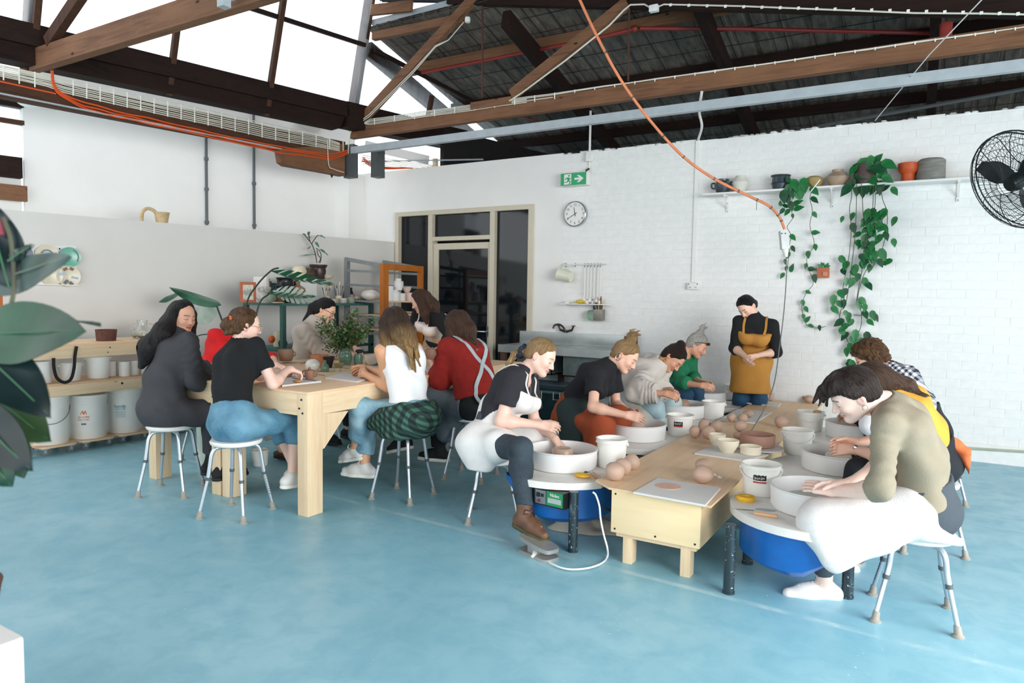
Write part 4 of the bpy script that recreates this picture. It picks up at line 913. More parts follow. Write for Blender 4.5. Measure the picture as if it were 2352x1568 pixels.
def check_mat(name, a, b, c, size):
    """woven check: two sets of bands laid over each other"""
    t = NT(name); w = []
    for rot in ((0, 0, .5), (0, .9, 0)):
        k = t.n('ShaderNodeTexWave', wave_type='BANDS', bands_direction='X'); t.l(t.coord((1, 1, 1), rot), k.inputs[0]); k.inputs['Scale'].default_value = size; k.inputs['Distortion'].default_value = .25; w.append(t.ramp(k.outputs['Fac'], [(.48, 0.0), (.52, 1.0)]))
    k1 = t.mix(w[0], lin(a), lin(b)); k2 = t.mix(w[0], lin(b), lin(c)); return t.fin(t.mix(w[1], k1, k2), .85)
# ---- pose
def reach(px, py, parent, L, hint):
    """the point on a line of sight that lies one bone's length from its parent joint, on the hinted side"""
    d = nrm(ray(px, py)); o = np.asarray(parent)-CAM; b = d @ o; disc = b*b-(o @ o-L*L); hint = nrm(hint)
    if disc <= 0: q = CAM+d*b; return np.asarray(parent)+nrm(q-parent)*L
    c = [CAM+d*(b+s_*math.sqrt(disc)) for s_ in (-1, 1)]; return max(c, key=lambda q: (q-parent) @ hint)
def pose(pel, face, neck_px, head_px, hd_f, hd_roll=0, S=1.0, spine=.49, lean=None, chest=None, arms=None, legs=None, sh_w=.165, hump=.03, neckL=.145):
    P = {'S': S, 'pel': V3(*pel)}; f = nrm(V3(face[0], face[1], 0)); P['f'] = f; P['l'] = V3(-f[1], f[0], 0)
    cf = nrm(V3(*(chest or face), 0)[:3]); P['cf0'] = cf; P['cl'] = V3(-cf[1], cf[0], 0)
    P['neck'] = reach(*neck_px, P['pel'], spine*S, lean or (f+V3(0, 0, 1.2)))
    sp = nrm(P['neck']-P['pel']); P['sp'] = sp; P['cf'] = nrm(np.cross(P['cl'], sp)); P['back'] = -P['cf']
    P['cl'] = nrm(np.cross(sp, P['cf']))
    P['mid'] = P['pel']+(P['neck']-P['pel'])*.42+P['back']*hump; P['chest'] = P['pel']+(P['neck']-P['pel'])*.78+P['back']*hump*.6
    P['head'] = reach(*head_px, P['neck'], neckL*S, sp+P['cf']*.6)
    hf = nrm(hd_f); up0 = nrm(P['head']-P['neck']*1.0)*.55+V3(0, 0, .45); hl = nrm(np.cross(up0 if abs(up0 @ hf) < .92 else sp, hf)); hu = nrm(np.cross(hf, hl))
    if hd_roll: c, s_ = math.cos(hd_roll), math.sin(hd_roll); hl, hu = hl*c+hu*s_, hu*c-hl*s_
    P['hf'], P['hl'], P['hu'] = hf, hl, hu
    for sd, e in (('L', 1), ('R', -1)):
        P['sh'+sd] = P['neck']-sp*.045*S+P['cl']*e*sh_w*S+P['cf']*.02; P['hip'+sd] = P['pel']+P['l']*e*.085*S
        el, elh, wr, wrh, hand = arms[sd]
        P['el'+sd] = reach(*el, P['sh'+sd], .285*S, elh) if len(el) == 2 else V3(*el); P['wr'+sd] = reach(*wr, P['el'+sd], .245*S, wrh) if len(wr) == 2 else V3(*wr); P['hand'+sd] = hand
        kn, knh, an, anh, toe = legs[sd]
        P['kn'+sd] = reach(*kn, P['hip'+sd], .42*S, knh) if len(kn) == 2 else V3(*kn); P['an'+sd] = reach(*an, P['kn'+sd], .40*S, anh) if len(an) == 2 else V3(*an); P['toe'+sd] = nrm(V3(*toe))
    return P
def bounds(P, keys, pad): A = np.array([P[k] for k in keys]); return A.min(0)-pad, A.max(0)+pad
def torso(F, P, o=0, k=.05, bust=.0, belly=0, w=1.0, low=True):
    S = P['S']; l, cl, cf = P['l'], P['cl'], P['cf']
    if low: F.cone(P['hipL'], P['hipR'], (.103+o)*S, (.103+o)*S, k)
    for e in (-1, 1):
        a = P['pel']+l*e*.055*S+P['sp']*.04; m = P['mid']+cl*e*.05*S*w; c = P['chest']+cl*e*.072*S*w; n = P['neck']-P['sp']*.05*S+cl*e*.05*S
        F.cone(a, m, (.095+o+belly)*S*w, (.079+o+belly)*S*w, k); F.cone(m, c, (.079+o+belly)*S*w, (.088+o)*S*w, k); F.cone(c, n, (.088+o)*S*w, (.056+o)*S, k)
        if bust: F.ell(P['chest']-P['sp']*.045+cf*(.075+o)*S+cl*e*.068*S, (cf, cl, P['sp']), (.055+bust+o, .062+o, .062+o), .05)
    for sd in 'LR': F.cone(P['neck']-P['sp']*.04*S, P['sh'+sd], (.055+o)*S, (.045+o)*S, k)
    F.cone(P['neck']-P['sp']*.03, P['neck']+nrm(P['head']-P['neck'])*.03, (.06+o)*S, (.05+o)*S, .03)
    return F
def arm(F, P, sd, o=0, t_end=2.0, flare=0, k=.03, rip=None):
    """t_end 0..1 along the upper arm, 1..2 along the forearm"""
    S = P['S']; a, b, c = P['sh'+sd], P['el'+sd], P['wr'+sd]; d1, d2 = nrm(b-a), nrm(c-b)
    if t_end <= 1: q = a+(b-a)*t_end; F.cone(a, a+(b-a)*min(1.05, t_end+.1), (.045+o)*S, (.040+o+flare)*S, k, cut=[(q, d1)], rip=rip); return F
    F.cone(a, b, (.045+o)*S, (.037+o+flare*.6)*S, k, rip=rip); q = b+(c-b)*(t_end-1); m = b+(c-b)*.25
    F.cone(b, m, (.037+o+flare*.6)*S, (.039+o+flare)*S, k, cut=[(q, d2)] if t_end-1 < .3 else None)
    if t_end > 1.25: F.cone(m, b+(c-b)*min(1.0, t_end-1+.06), (.039+o+flare)*S, (.039-.014*min(1, t_end-1)+o+flare*.8)*S, k, cut=[(q, d2)] if t_end < 2 else None, rip=rip)
    return F
def leg(F, P, sd, o=0, t_end=2.0, flare=0, k=.04, rip=None, thigh=0):
    S = P['S']; a, b, c = P['hip'+sd], P['kn'+sd], P['an'+sd]; d2 = nrm(c-b); q = b+(c-b)*(t_end-1)
    F.cone(a, b, (.083+o+thigh)*S, (.056+o+flare*.5)*S, k, rip=rip)
    if t_end <= 1.02: return F
    m = b+(c-b)*.3+nrm(np.cross(np.cross(d2, b-a), d2))*-.012; F.cone(b, m, (.055+o+flare*.5)*S, (.054+o+flare*.8)*S, k)
    F.cone(m, b+(c-b)*min(1.02, t_end-1+.08), (.054+o+flare*.8)*S, ((.054-.019*min(1, t_end-1))+o+flare)*S, k, cut=[(q, d2)] if t_end < 2 else None, rip=rip)
    return F
def hand_field(wr, el, hd, S, side, h=.0042):
    """hd: (finger direction, palm normal, curl in degrees per joint, spread, thumb angle)"""
    d, n, curl, spread, th = hd; d = nrm(d); n = np.asarray(n, float); n = nrm(n-d*(n @ d)); l = np.cross(n, d)*(1 if side == 'L' else -1)
    F = Fld(wr-.17*S, wr+.17*S, h); fa = nrm(wr-el); s_ = .98*S
    F.cone(wr-fa*.05, wr+d*.012, .027*S, .026*S, .015)
    for e in (-1.0, -.35, .35, 1.0): F.cone(wr+d*.012+l*e*.014*s_, wr+d*.082*s_+l*e*.028*s_, .0155*s_, .0125*s_, .014)
    F.ell(wr+d*.04*s_+l*.022*s_+n*.008, (d, l, n), (.034*s_, .018*s_, .014*s_), .014)
    for i, (e, L) in enumerate(((1.0, .066), (.34, .076), (-.34, .071), (-1.0, .055))):
        p = wr+d*.084*s_+l*e*.028*s_; a = math.radians(curl*(.7+.12*i)); dd = nrm(d+l*e*spread*.25); r = .0093-.0006*i*.8
        for j, fr in enumerate((.45, .31, .24)):
            c, sn = math.cos(a), math.sin(a); q = p+(dd*c+n*sn)*L*fr*s_; F.cone(p, q, r*s_, (r-.0008)*s_, .005); p = q; r -= .0009; a += math.radians(curl*(1.05 if j == 0 else .6))
    p = wr+d*.022*s_+l*.022*s_; td = nrm(d*math.cos(th)+l*math.sin(th)+n*.35); q = p+td*.045*s_; F.cone(p, q, .0145*s_, .0115*s_, .01); t2 = nrm(td+d*.45+n*.25-l*.25); F.cone(q, q+t2*.032*s_, .011*s_, .0098*s_, .006); F.cone(q+t2*.032*s_, q+t2*.032*s_+nrm(t2+n*.2)*.024*s_, .0098*s_, .008*s_, .005)
    return F
def head_field(P, h=.0046, chin=1.0, nose=1.0):
    c, f, l, u, S = P['head'], P['hf'], P['hl'], P['hu'], P['S']; L = lambda a, b, e: c+(f*a+l*b+u*e)*S; ax = (f, l, u); F = Fld(c-.165*S, c+.165*S, h); z = lambda *r: [v*S for v in r]
    F.ell(L(-.008, 0, .027), ax, z(.098, .075, .088), 0); F.ell(L(.03, 0, -.032), ax, z(.06, .059, .076), .03)
    for e in (-1, 1):
        F.cone(L(-.004, e*.05, -.05), L(.062, e*.012, -.095), .022*S, .017*S, .03); F.ell(L(.058, e*.036, -.028), ax, z(.026, .024, .024), .02)
    F.ell(L(.074, 0, -.096*chin), ax, z(.018, .019, .015), .02); F.ell(L(.074, 0, .02), ax, z(.02, .046, .013), .018)
    for e in (-1, 1): F.ell(L(.1, e*.031, .001), ax, z(.014, .017, .0105), .012, 's'); F.ell(L(.073, e*.031, -.001), ax, z(.0155, .0165, .0125), .004)
    F.cone(L(.086, 0, .008), L(.108*nose, 0, -.031), .0085*S, .0105*S, .012); F.ell(L(.107*nose, 0, -.033), ax, z(.0115, .0125, .01), .006)
    for e in (-1, 1): F.ell(L(.094, e*.012, -.037), ax, z(.011, .0075, .0075), .006)
    F.ell(L(.0895, 0, -.0585), ax, z(.0095, .021, .0058), .004); F.ell(L(.088, 0, -.0685), ax, z(.0105, .018, .0066), .004)
    for e in (-1, 1):
        ea = nrm(f*.9-u*.1+l*e*.0); F.ell(L(-.012, e*.079, -.008), (nrm(f+l*e*-.35), nrm(l+f*e*.35), u), z(.019, .007, .031), .008); F.ell(L(-.005, e*.086, -.006), ax, z(.0095, .006, .017), .005, 's')
    nk = P['neck']-c; F.cone(L(-.018, 0, -.045), c+nk*.9, .05*S, .053*S, .03); return F
def head_tint(V, P, base, lip, brow, blush=.3):
    q = (V-P['head'])/P['S']; a, b, e = q @ P['hf'], np.abs(q @ P['hl']), q @ P['hu']; col = np.tile(np.array(lin(base)), (len(V), 1)).astype(np.float32)
    def blend(w, c): w = np.clip(w, 0, 1)[:, None]; col[:] = col*(1-w)+np.array(lin(c))*w
    g = lambda x, m, s_: np.exp(-((x-m)/s_)**2)
    blend(blush*g(b, .042, .02)*g(e, -.03, .022)*(a > .03), '#d98873'); blend(.25*g(b, 0, .014)*g(e, -.032, .012)*(a > .085), '#d98873'); blend(.3*(b > .074)*(a < .03), '#d07a66')
    blend(1.0*np.clip((.0235-b)/.004, 0, 1)*g(e, -.0635, .0085)**.8*(a > .075), lip); blend(.8*g(e, -.0635, .0016)*(b < .021)*(a > .07), '#6b342c')
    be = .0205+.0035*np.sin((b-.012)/.036*3.0)
    blend(.95*np.exp(-((e-be)/.0036)**4)*(b > .0125)*(b < .05)*(a > .045), brow)
    ey = -.0045-.0035*(1-((b-.031)/.017)**2); blend(.95*np.exp(-((e-ey)/.0021)**4)*(np.abs(b-.031) < .0165)*(a > .055), '#241a18'); blend(.35*g(e, .004, .004)*g(b, .031, .012)*(a > .06), '#9a6a5a')
    blend(.6*g(b, .0075, .003)*g(e, -.041, .0025)*(a > .085), '#5a2a22'); return col
def hair_coords(V, P):
    q = V-P['head']; a, b, e = q @ P['hf'], q @ P['hl'], q @ P['hu']; an = np.arctan2(b, a); r = np.hypot(a, b); return np.stack([np.cos(an)+r*2, np.sin(an)+r*2, e-.04], 1)
def hairlines(F, P, amp=.0018, n=36):
    X, Y, Z = F.grid(); c = P['head']; a, b, e = [(X-c[0])*v[0]+(Y-c[1])*v[1]+(Z-c[2])*v[2] for v in (P['hf'], P['hl'], P['hu'])]
    az = np.arctan2(b, a+.02); w = np.sin(n*az+2.2*np.sin(17*e+2*az)+e*9)+.7*np.sin(1.9*n*az+1.7*np.sin(11*e)+4); F.D = np.where(np.abs(F.D) < .04, F.D+(amp*w).astype(np.float32), F.D)
def finish(F, name, m, parent, attrs=None, relax=1, hairP=None, label=None):
    if hairP is not None: hairlines(F, hairP)
    V, Fa = F.mesh()
    if len(V) == 0: return None
    at = {}
    if hairP is not None: at['hc'] = ('FLOAT_VECTOR', hair_coords(V, hairP))
    o = link(name, np_mesh(name, V, Fa, m, at, relax), parent)
    if label: o['label'] = label
    return o
def shoe(P, sd, kind, m, ms, parent, laces=None):
    S = P['S']; an, t = P['an'+sd], P['toe'+sd]; up = nrm(V3(0, 0, 1)-t*t[2]); l = np.cross(up, t); base = an-up*.085*S; L = lambda a, b, e: base+(t*a+l*b+up*e)*S
    F = Fld(base-.3*S, base+.3*S, .0068); hi = kind in ('boot', 'hightop')
    F.cone(L(-.05, 0, .045), L(.07, 0, .045), .037*S, .041*S, .03); F.cone(L(.07, .004, .043), L(.165, 0, .035), .042*S, .030*S, .03); F.cone(L(-.045, 0, .05), L(-.012, 0, .078), .035*S, .04*S, .03); F.cone(L(.0, 0, .085), L(.1, 0, .055), .034*S, .034*S, .03)
    if hi: kd = nrm(P['kn'+sd]-an); F.cone(L(-.01, 0, .07), an+kd*(.085 if kind == 'boot' else .06), .045*S, .05*S, .02, cut=[(an+kd*.08, kd)])
    if kind == 'slide': F.keep(L(0, 0, .06), up)
    F.keep(L(0, 0, .018), -up); s1 = finish(F, 'shoe', m, parent, relax=2)
    G = Fld(base-.3*S, base+.3*S, .0068); G.cone(L(-.048, 0, .01), L(.08, .003, .01), .044*S, .05*S, .02); G.cone(L(.08, .003, .01), L(.163, 0, .01), .05*S, .040*S, .02); G.keep(L(0, 0, .027), up); G.keep(L(0, 0, .0), -up); finish(G, 'sole', ms, s1, relax=1)
    if laces:
        b = MB()
        for i in range(5 if not hi else 7):
            x = .115-.021*i; z = .083+.0075*i if x > -.005 else .14+.02*i-.08; w = .024
            if x > -.01: b.tube([L(x, -w, z-.012), L(x-.004, -w*.4, z+.001), L(x+.008, w*.4, z+.001), L(x, w, z-.012)], .0035*S, 6)
        top = L(.028, 0, .118 if not hi else .13)
        for e in (-1, 1): b.tube(smooth_path([top, top+l*e*.03+up*.012, top+l*e*.045-up*.01, top+l*e*.015-up*.012+t*.01], 4), .003*S, 5)
        obj('laces', b, laces, s1)
    return s1
def glasses(P, parent, m, r=.024):
    c, f, l, u, S = P['head'], P['hf'], P['hl'], P['hu'], P['S']; L = lambda a, b, e: c+(f*a+l*b+u*e)*S; b = MB()
    for e in (-1, 1):
        b.tube([L(.103, e*.032+r*math.cos(t), -.006+r*.85*math.sin(t)) for t in [2*PI*i/20 for i in range(20)]], .0019, 6, closed=True); b.tube([L(.101, e*.056, .004), L(.05, e*.079, .008), L(-.005, e*.084, .006)], .0017, 6)
    b.tube([L(.106, -.009, 0), L(.109, 0, .002), L(.106, .009, 0)], .0018, 6); return obj('glasses', b, m, parent)
def snap(F, p, d, off=.004):
    d = nrm(d); n = np.array(F.D.shape)
    for s_ in np.arange(.16, -.16, -.004):
        q = np.asarray(p, float)+d*s_; i = np.round((q-F.lo)/F.h).astype(int)
        if (i >= 0).all() and (i < n).all() and F.D[tuple(i)] < .004: return q+d*off
    return np.asarray(p, float)
def band(P_, t, pts, w, th, m, name='strap', smoothn=6, nrmdir=None, F=None):
    """flat ribbon through points"""
    P2 = [Vector(p) for p in smooth_path(pts, smoothn)]; b = MB(); vs = []
    if F is not None: P2 = [Vector(snap(F, np.array(p), nrmdir(p) if callable(nrmdir) else nrmdir)) for p in P2]; P2 = [P2[0]]+[(P2[i-1]+P2[i]*2+P2[i+1])/4 for i in range(1, len(P2)-1)]+[P2[-1]]
    for i, p in enumerate(P2):
        d = (P2[min(i+1, len(P2)-1)]-P2[max(i-1, 0)]).normalized(); nn = Vector(nrmdir(p) if callable(nrmdir) else nrmdir).normalized(); s = d.cross(nn).normalized(); nn = s.cross(d)
        vs += [p-s*w/2-nn*th/2, p+s*w/2-nn*th/2, p+s*w/2+nn*th/2, p-s*w/2+nn*th/2]
    n = len(P2); fs = [(0, 3, 2, 1), tuple(4*(n-1)+k for k in range(4))]
    for i in range(n-1):
        for k in range(4): fs.append((4*i+k, 4*i+(k+1) % 4, 4*i+4+(k+1) % 4, 4*i+4+k))
    return obj(name, b.add(vs, fs), m, t)
RT, AW = V3(.857, .515, 0), V3(-.515, .857, 0); DN = V3(0, 0, -1); UP = V3(0, 0, 1); XP, YP = V3(1, 0, 0), V3(0, 1, 0)
# ================================================================== LEFT WALL: bench, pails, plates
BXF = -6.72
t = thing('storage_bench', 'long pine storage bench on castors with a shelf, against the left wall', 'bench', (-7.0, 3.8, 0))
def caster(x, y, par, r=.04, m=None):
    f = MB(); f.box((x-.03, y-.03, 2*r-.002), (x+.03, y+.03, 2*r+.014)); f.box((x-.02, y-.012, r*.8), (x-.016, y+.012, 2*r)); f.box((x+.016, y-.012, r*.8), (x+.02, y+.012, 2*r))
    o = obj('caster', f, M_alu, par, smooth=False); obj('wheel', MB().tube([(x-.013, y, r), (x+.013, y, r)], r, 16), m or mat('grey_castor_wheel', '#6d7174', .5), o); return o
obj('benchtop', MB().box((-7.36, 2.92, .985), (BXF-.01, 4.66, 1.005), .003), ply, t); obj('fascia', MB().box((BXF-.05, 2.95, .875), (BXF, 4.62, .985), .003), pine(1), t)
obj('shelf', MB().box((-7.34, 2.95, .635), (BXF-.02, 4.62, .65)), ply, t, smooth=False); obj('shelf_rail', MB().box((BXF-.045, 2.95, .535), (BXF, 4.62, .635), .003), pine(1), t)
for y in (2.97, 4.5):
    for x in (-7.33, BXF-.14):
        lg = obj('leg', MB().box((x, y, .13), (x+.09, y+.09, .985), .003), pine(2), t); caster(x+.045, y+.045, t, .06)
obj('knots', MB().tube([(BXF+.0005, 3.72, .955), (BXF-.001, 3.72, .955)], .007, 8).tube([(BXF+.0005, 3.7, .91), (BXF-.001, 3.7, .91)], .006, 8).tube([(BXF+.0005, 3.83, .6), (BXF-.001, 3.83, .6)], .012, 8), M_hole, t)
def dolly(y, lab):
    t = thing('dolly', lab, 'dolly', (-6.93, y, 0), group='plywood dollies under the pails')
    pl = [(-6.93+math.copysign(abs(math.cos(a))**.4, math.cos(a))*.2, y+math.copysign(abs(math.sin(a))**.4, math.sin(a))*.17) for a in [2*PI*k/28+.01 for k in range(28)]]
    obj('deck', MB().prism(pl, .016, Matrix.Translation((0, 0, .074))), ply, t)
    for sx in (-1, 1):
        for sy in (-1, 1): caster(-6.93+sx*.13, y+sy*.11, t, .03)
def pail(x, y, z, r, h, lab, grp='white pails under the bench', ribs=3, rz=.6, hs=1):
    t = thing('pail', lab, 'pail', (x, y, z), 0, grp); pr = [(0, z), (r*.93, z), (r*.94, z+.006), (r*.985, z+h*.74), (r*1.0, z+h*.745), (r*1.0, z+h*.78), (r*.985, z+h*.785)]
    for k in range(ribs): a = h*(.80+.045*k); pr += [(r*.99, z+a), (r*1.005, z+a+.004), (r*1.005, z+a+.012), (r*.99, z+a+.014)]
    pr += [(r*1.0, z+h*.955)]; obj('body', MB().lathe(pr+[(0, z+h*.955)], (x, y, 0), 36), M_buck, t, ang=.5)
    obj('lid', MB().lathe([(r*1.0, z+h*.94), (r*1.03, z+h*.945), (r*1.035, z+h*.99), (r*1.0, z+h), (0, z+h)], (x, y, 0), 36), M_buck, t, ang=.5)
    c, s_ = math.cos(rz), math.sin(rz); A = Vector((x+c*r*1.02, y+s_*r*1.02, z+h*.77)); B = Vector((x-c*r*1.02, y-s_*r*1.02, z+h*.77)); n = Vector((-s_, c, 0))*(-1 if -s_*x+c*y > 0 else 1)
    n = Vector((s_, -c, 0))*hs; P = [A*(.5+.5*math.cos(a))+B*(.5-.5*math.cos(a))+n*(r*1.06*math.sin(a))-Vector((0, 0, h*.33*math.sin(a))) for a in [PI*i/20 for i in range(21)]]
    obj('wire_handle', MB().tube(P, .0028, 6), M_dsteel, t); return t
M_ora = mat('orange_print', '#e07a2a', .5); M_blp = mat('blue_print', '#2a8fa3', .5)
for y, h, lab in ((3.27, .44, 'white lidded pail with drooping wire handle, left under the bench'), (3.62, .415, 'white lidded pail with an orange printed mark, middle under the bench'), (3.975, .46, 'white lidded pail with blue printed lettering, right under the bench')):
    t = pail(-6.93, y, .09, .158, h, lab, rz=1.2, hs=1 if y < 3.4 else -1)
    dolly(y, {3.27: 'plywood dolly under the plain white pail', 3.62: 'plywood dolly under the orange-marked pail', 3.975: 'plywood dolly under the blue-lettered pail'}[y])
    a = math.atan2(-y, 6.93)-.28; n = Vector((math.cos(a), math.sin(a), 0)); c0 = Vector((-6.93, y, 0))
    if y == 3.62:
        def at(z, off=0): M = face_M(c0+n*.1555+Vector((0, 0, z)), n); return M @ Matrix.Translation((off, 0, 0))
        m = MB(); m.prism([(-.03, -.018), (-.022, -.018), (-.012, .004), (-.004, -.018), (.008, -.018), (.016, .002), (.022, -.018), (.03, -.018), (.016, .022), (.004, .0), (-.008, .022)], .001, at(.345)); obj('emblem', m, M_ora, t, smooth=False)
        obj('lettering', text_mb('20 LITRE', .026, at(.30)), M_ora, t, smooth=False); obj('lettering', text_mb('PAIL 5 GAL', .02, at(.275)), M_ora, t, smooth=False); m = MB()
        for i in range(6): m.prism([(-.02+i*.007, -.008), (-.016+i*.007, -.008), (-.016+i*.007, .008), (-.02+i*.007, .008)], .001, at(.235))
        obj('barcode', m, M_black, t, smooth=False)
    if y == 3.975:
        def at2(z, off=0): return face_M(c0+n*.1565+Vector((0, 0, z)), n) @ Matrix.Translation((off, 0, 0))
        obj('lettering', text_mb('bendy', .042, at2(.36)), M_blp, t, smooth=False); obj('lettering', text_mb('MULTI USE', .018, at2(.332)), M_blp, t, smooth=False)
        m = MB()
        for k in range(5): m.prism([(-.045, -.003), (.045, -.003), (.045, .002), (-.045, .002)], .0008, at2(.31-.014*k))
        obj('small_print', m, mat('pale_blue_print', '#9fc4cc', .5), t, smooth=False)
dolly(4.4, 'plywood dolly at the right end under the bench'); pail(-6.93, 4.4, .09, .158, .44, 'white lidded pail mostly hidden behind the woman in coveralls', rz=1.2)
ub = [(-6.9, 3.19, .10, .20, 'white bucket half behind the plant leaf on the bench shelf'), (-6.9, 3.45, .09, .17, 'white bucket behind the black strap on the bench shelf'), (-6.9, 3.70, .105, .235, 'taller white bucket in the middle of the bench shelf')]
for i, (x, y, r, h, lab) in enumerate(ub): bucket(x, y, .651, r, h, lab, 'white buckets on the bench shelf', True, M_buck, 0, 1, 1.3)
for i, (x, y, lab) in enumerate(((-6.98, 3.875, 'small tin with a grey label, leftmost of the small tins'), (-6.86, 3.935, 'small white tin, second of the row on the bench shelf'), (-6.9, 4.05, 'small white tin, third of the row on the bench shelf'), (-6.9, 4.17, 'small white tin at the right of the row, by the black hair'))):
    tt = thing('tin', lab, 'tin', (x, y, .651), 0, 'small white tins'); obj('body', MB().lathe([(0, .651), (.05, .651), (.05, .785), (.052, .79), (.052, .797), (.046, .797), (0, .793)], (x, y, 0), 24), M_buck, tt)
    obj('bail', MB().tube([(x+.052*math.cos(a), y+.052*math.sin(a), .79) for a in [i_*PI/12+1 for i_ in range(13)]], .002, 5), M_dsteel, tt)
P = [oX(*p, BXF+.025) for p in ((123, 822), (124, 845), (131, 868), (148, 878), (163, 870), (170, 845), (172, 818), (176, 795))]
band(None, None, P, .028, .004, M_black, 'black_strap', 5, XP); o = [c for c in COL.objects if c.name == 'black_strap'][0]; tag(o, 'black webbing strap looped over the front of the bench', 'strap')
q = oX(244, 786, -6.95); M_terra = mat('rough_terracotta', '#5d3b30', .8, var=.25, scale=25, bump=.5, bscale=25)
solo('square_pot', MB().lathe([(0, 1.006), (.085, 1.006), (.098, 1.105), (.1, 1.115), (.09, 1.115), (.08, 1.03), (0, 1.03)], (-6.95, q[1], 0), 20, wob=.03, seed=2), M_terra, 'brown mottled pot standing on the storage bench', 'pot')
M_glass = NT('clear_glass'); M_glass.fin((.93, .95, .93, 1), .05, 0, IOR=1.45); M_glass.b.inputs['Transmission Weight'].default_value = .95; M_glass = M_glass.m
q = oX(327, 776, -7.0); vx, vy = q[0], q[1]
t = thing('glass_vase', 'clear two-handled glass vase with pale sand at the end of the bench', 'vase', (vx, vy, 1.006))
obj('body', MB().lathe([(0, 1.006), (.08, 1.006), (.1, 1.04), (.1, 1.08), (.06, 1.12), (.045, 1.15), (.055, 1.2), (.052, 1.2), (.041, 1.15), (.056, 1.118), (.095, 1.08), (.095, 1.042), (0, 1.012)], (vx, vy, 0), 28), M_glass, t)
obj('sand', MB().lathe([(0, 1.013), (.09, 1.04), (.092, 1.062), (0, 1.066)], (vx, vy, 0), 24), mat('pale_sand', '#cfc3a4', .9), t)
for e in (-1, 1): obj('handle', MB().tube(smooth_path([(vx+.03*e, vy+e*.05, 1.16), (vx+.05*e, vy+e*.09, 1.15), (vx+.05*e, vy+e*.085, 1.11), (vx+.03*e, vy+e*.07, 1.10)], 4), .007, 8), M_glass, t)
obj('tap', MB().tube([(vx+.09, vy-.03, 1.03), (vx+.13, vy-.04, 1.03), (vx+.13, vy-.04, 1.0)], .008, 6), M_chrome, t)
# plates on a thin ledge, on the half-height partition
hp3 = np.array([HP0[0], HP0[1], 0]); hn3 = np.array([hn[0], hn[1], 0])
def onhalf(px, py, off=.0): return oP(px, py, hp3-hn3*off, hn3)
A, B = onhalf(20, 651, .03), onhalf(180, 655, .03); solo('plate_ledge', MB().beam(A, B, .06, .008), M_wplast, 'thin white ledge under the wall plates', 'ledge', smooth=False)
A, B = onhalf(20, 562, .008), onhalf(175, 565, .008); C_, D_ = onhalf(20, 651, .008), onhalf(178, 655, .008); solo('plate_board', MB().hexa([C_, D_, D_-hn3*-.006, C_-hn3*-.006, A, B, B-hn3*-.006, A-hn3*-.006]), M_white, 'flat white panel behind the wall plates', 'panel', smooth=False)
def plate(px, py, r, base, deco, lab):
    c = onhalf(px, py, .035); t = thing('plate', lab, 'plate', c, 0, 'ceramic plates on the left wall'); M = face_M(c, -hn3)
    pr = [(0, 0), (r*.6, 0), (r*.66, .004), (r*.95, .012), (r, .014), (r, .017), (r*.94, .016), (r*.64, .009), (0, .006)]
    obj('body', MB().lathe([(a, b) for a, b in pr], (0, 0, 0), 36).xf(M), base, t); m = None
    for nm, poly, mt_ in deco: obj(nm, MB().prism(poly, .002, M @ Matrix.Translation((0, 0, .0155))), mt_, t, smooth=False)
    return t
M_ivp = mat('speckled_ivory_glaze', '#d6cdb4', .3, var=.06); M_navy = mat('navy_glaze', '#1f3250', .3); M_sea = mat('sea_green_glaze', '#6fae98', .25, var=.1); M_brs = mat('rust_glaze', '#6b4230', .4); M_inky = mat('ink_glaze', '#1d2b35', .3); M_bl2 = mat('grey_blue_glaze', '#8ba3b5', .3)
circ = lambda r, a0, a1, n=20: [(r*math.cos(a0+(a1-a0)*i/n), r*math.sin(a0+(a1-a0)*i/n)) for i in range(n+1)]
def ringp(r0, r1, a0, a1, n=16): return circ(r1, a0, a1, n)+circ(r0, a1, a0, n)
rect = lambda x, y, w, h, a=0: [(x+math.cos(a)*u*w/2-math.sin(a)*v*h/2, y+math.sin(a)*u*w/2+math.cos(a)*v*h/2) for u, v in ((-1, -1), (1, -1), (1, 1), (-1, 1))]
plate(48, 583, .105, M_ivp, [('navy_half', circ(.1, -2.0, 1.14), M_navy)], 'ivory and navy half-and-half plate, leftmost on the wall')
plate(107, 586, .105, M_ivp, [('blue_arc', ringp(.045, .058, .3, 2.8), M_navy), ('pale_arc', ringp(.025, .04, .3, 2.8), M_bl2)], 'ivory plate with a blue rainbow arc, second on the wall')
plate(160, 590, .1, M_sea, [('dark_arc', ringp(.07, .08, -.6, 1.2), M_inky)], 'sea-green plate, right end of the upper row')
plate(118, 632, .1, M_ivp, [], 'ivory plate mostly hidden behind a plant leaf')
plate(157, 634, .108, M_ivp, [('rust_mark', rect(-.03, .07, .04, .028, .6), M_brs), ('rust_mark', rect(.028, .075, .035, .03, -.5), M_brs), ('blue_mark', rect(.055, -.015, .06, .02, -.2), M_bl2), ('blue_mark', rect(-.06, .02, .06, .028, .1), M_bl2), ('ink_mark', rect(-.025, -.06, .05, .03, .8), M_inky), ('ink_mark', rect(.02, -.075, .04, .03, -.8), M_inky)], 'ivory plate with rust, blue and ink dashes, lower right on the wall')
q = onhalf(137, 571, .012); solo('nail', MB().sphere(q, .008, 8), M_hole, 'dark nail in the wall between two plates', 'nail')
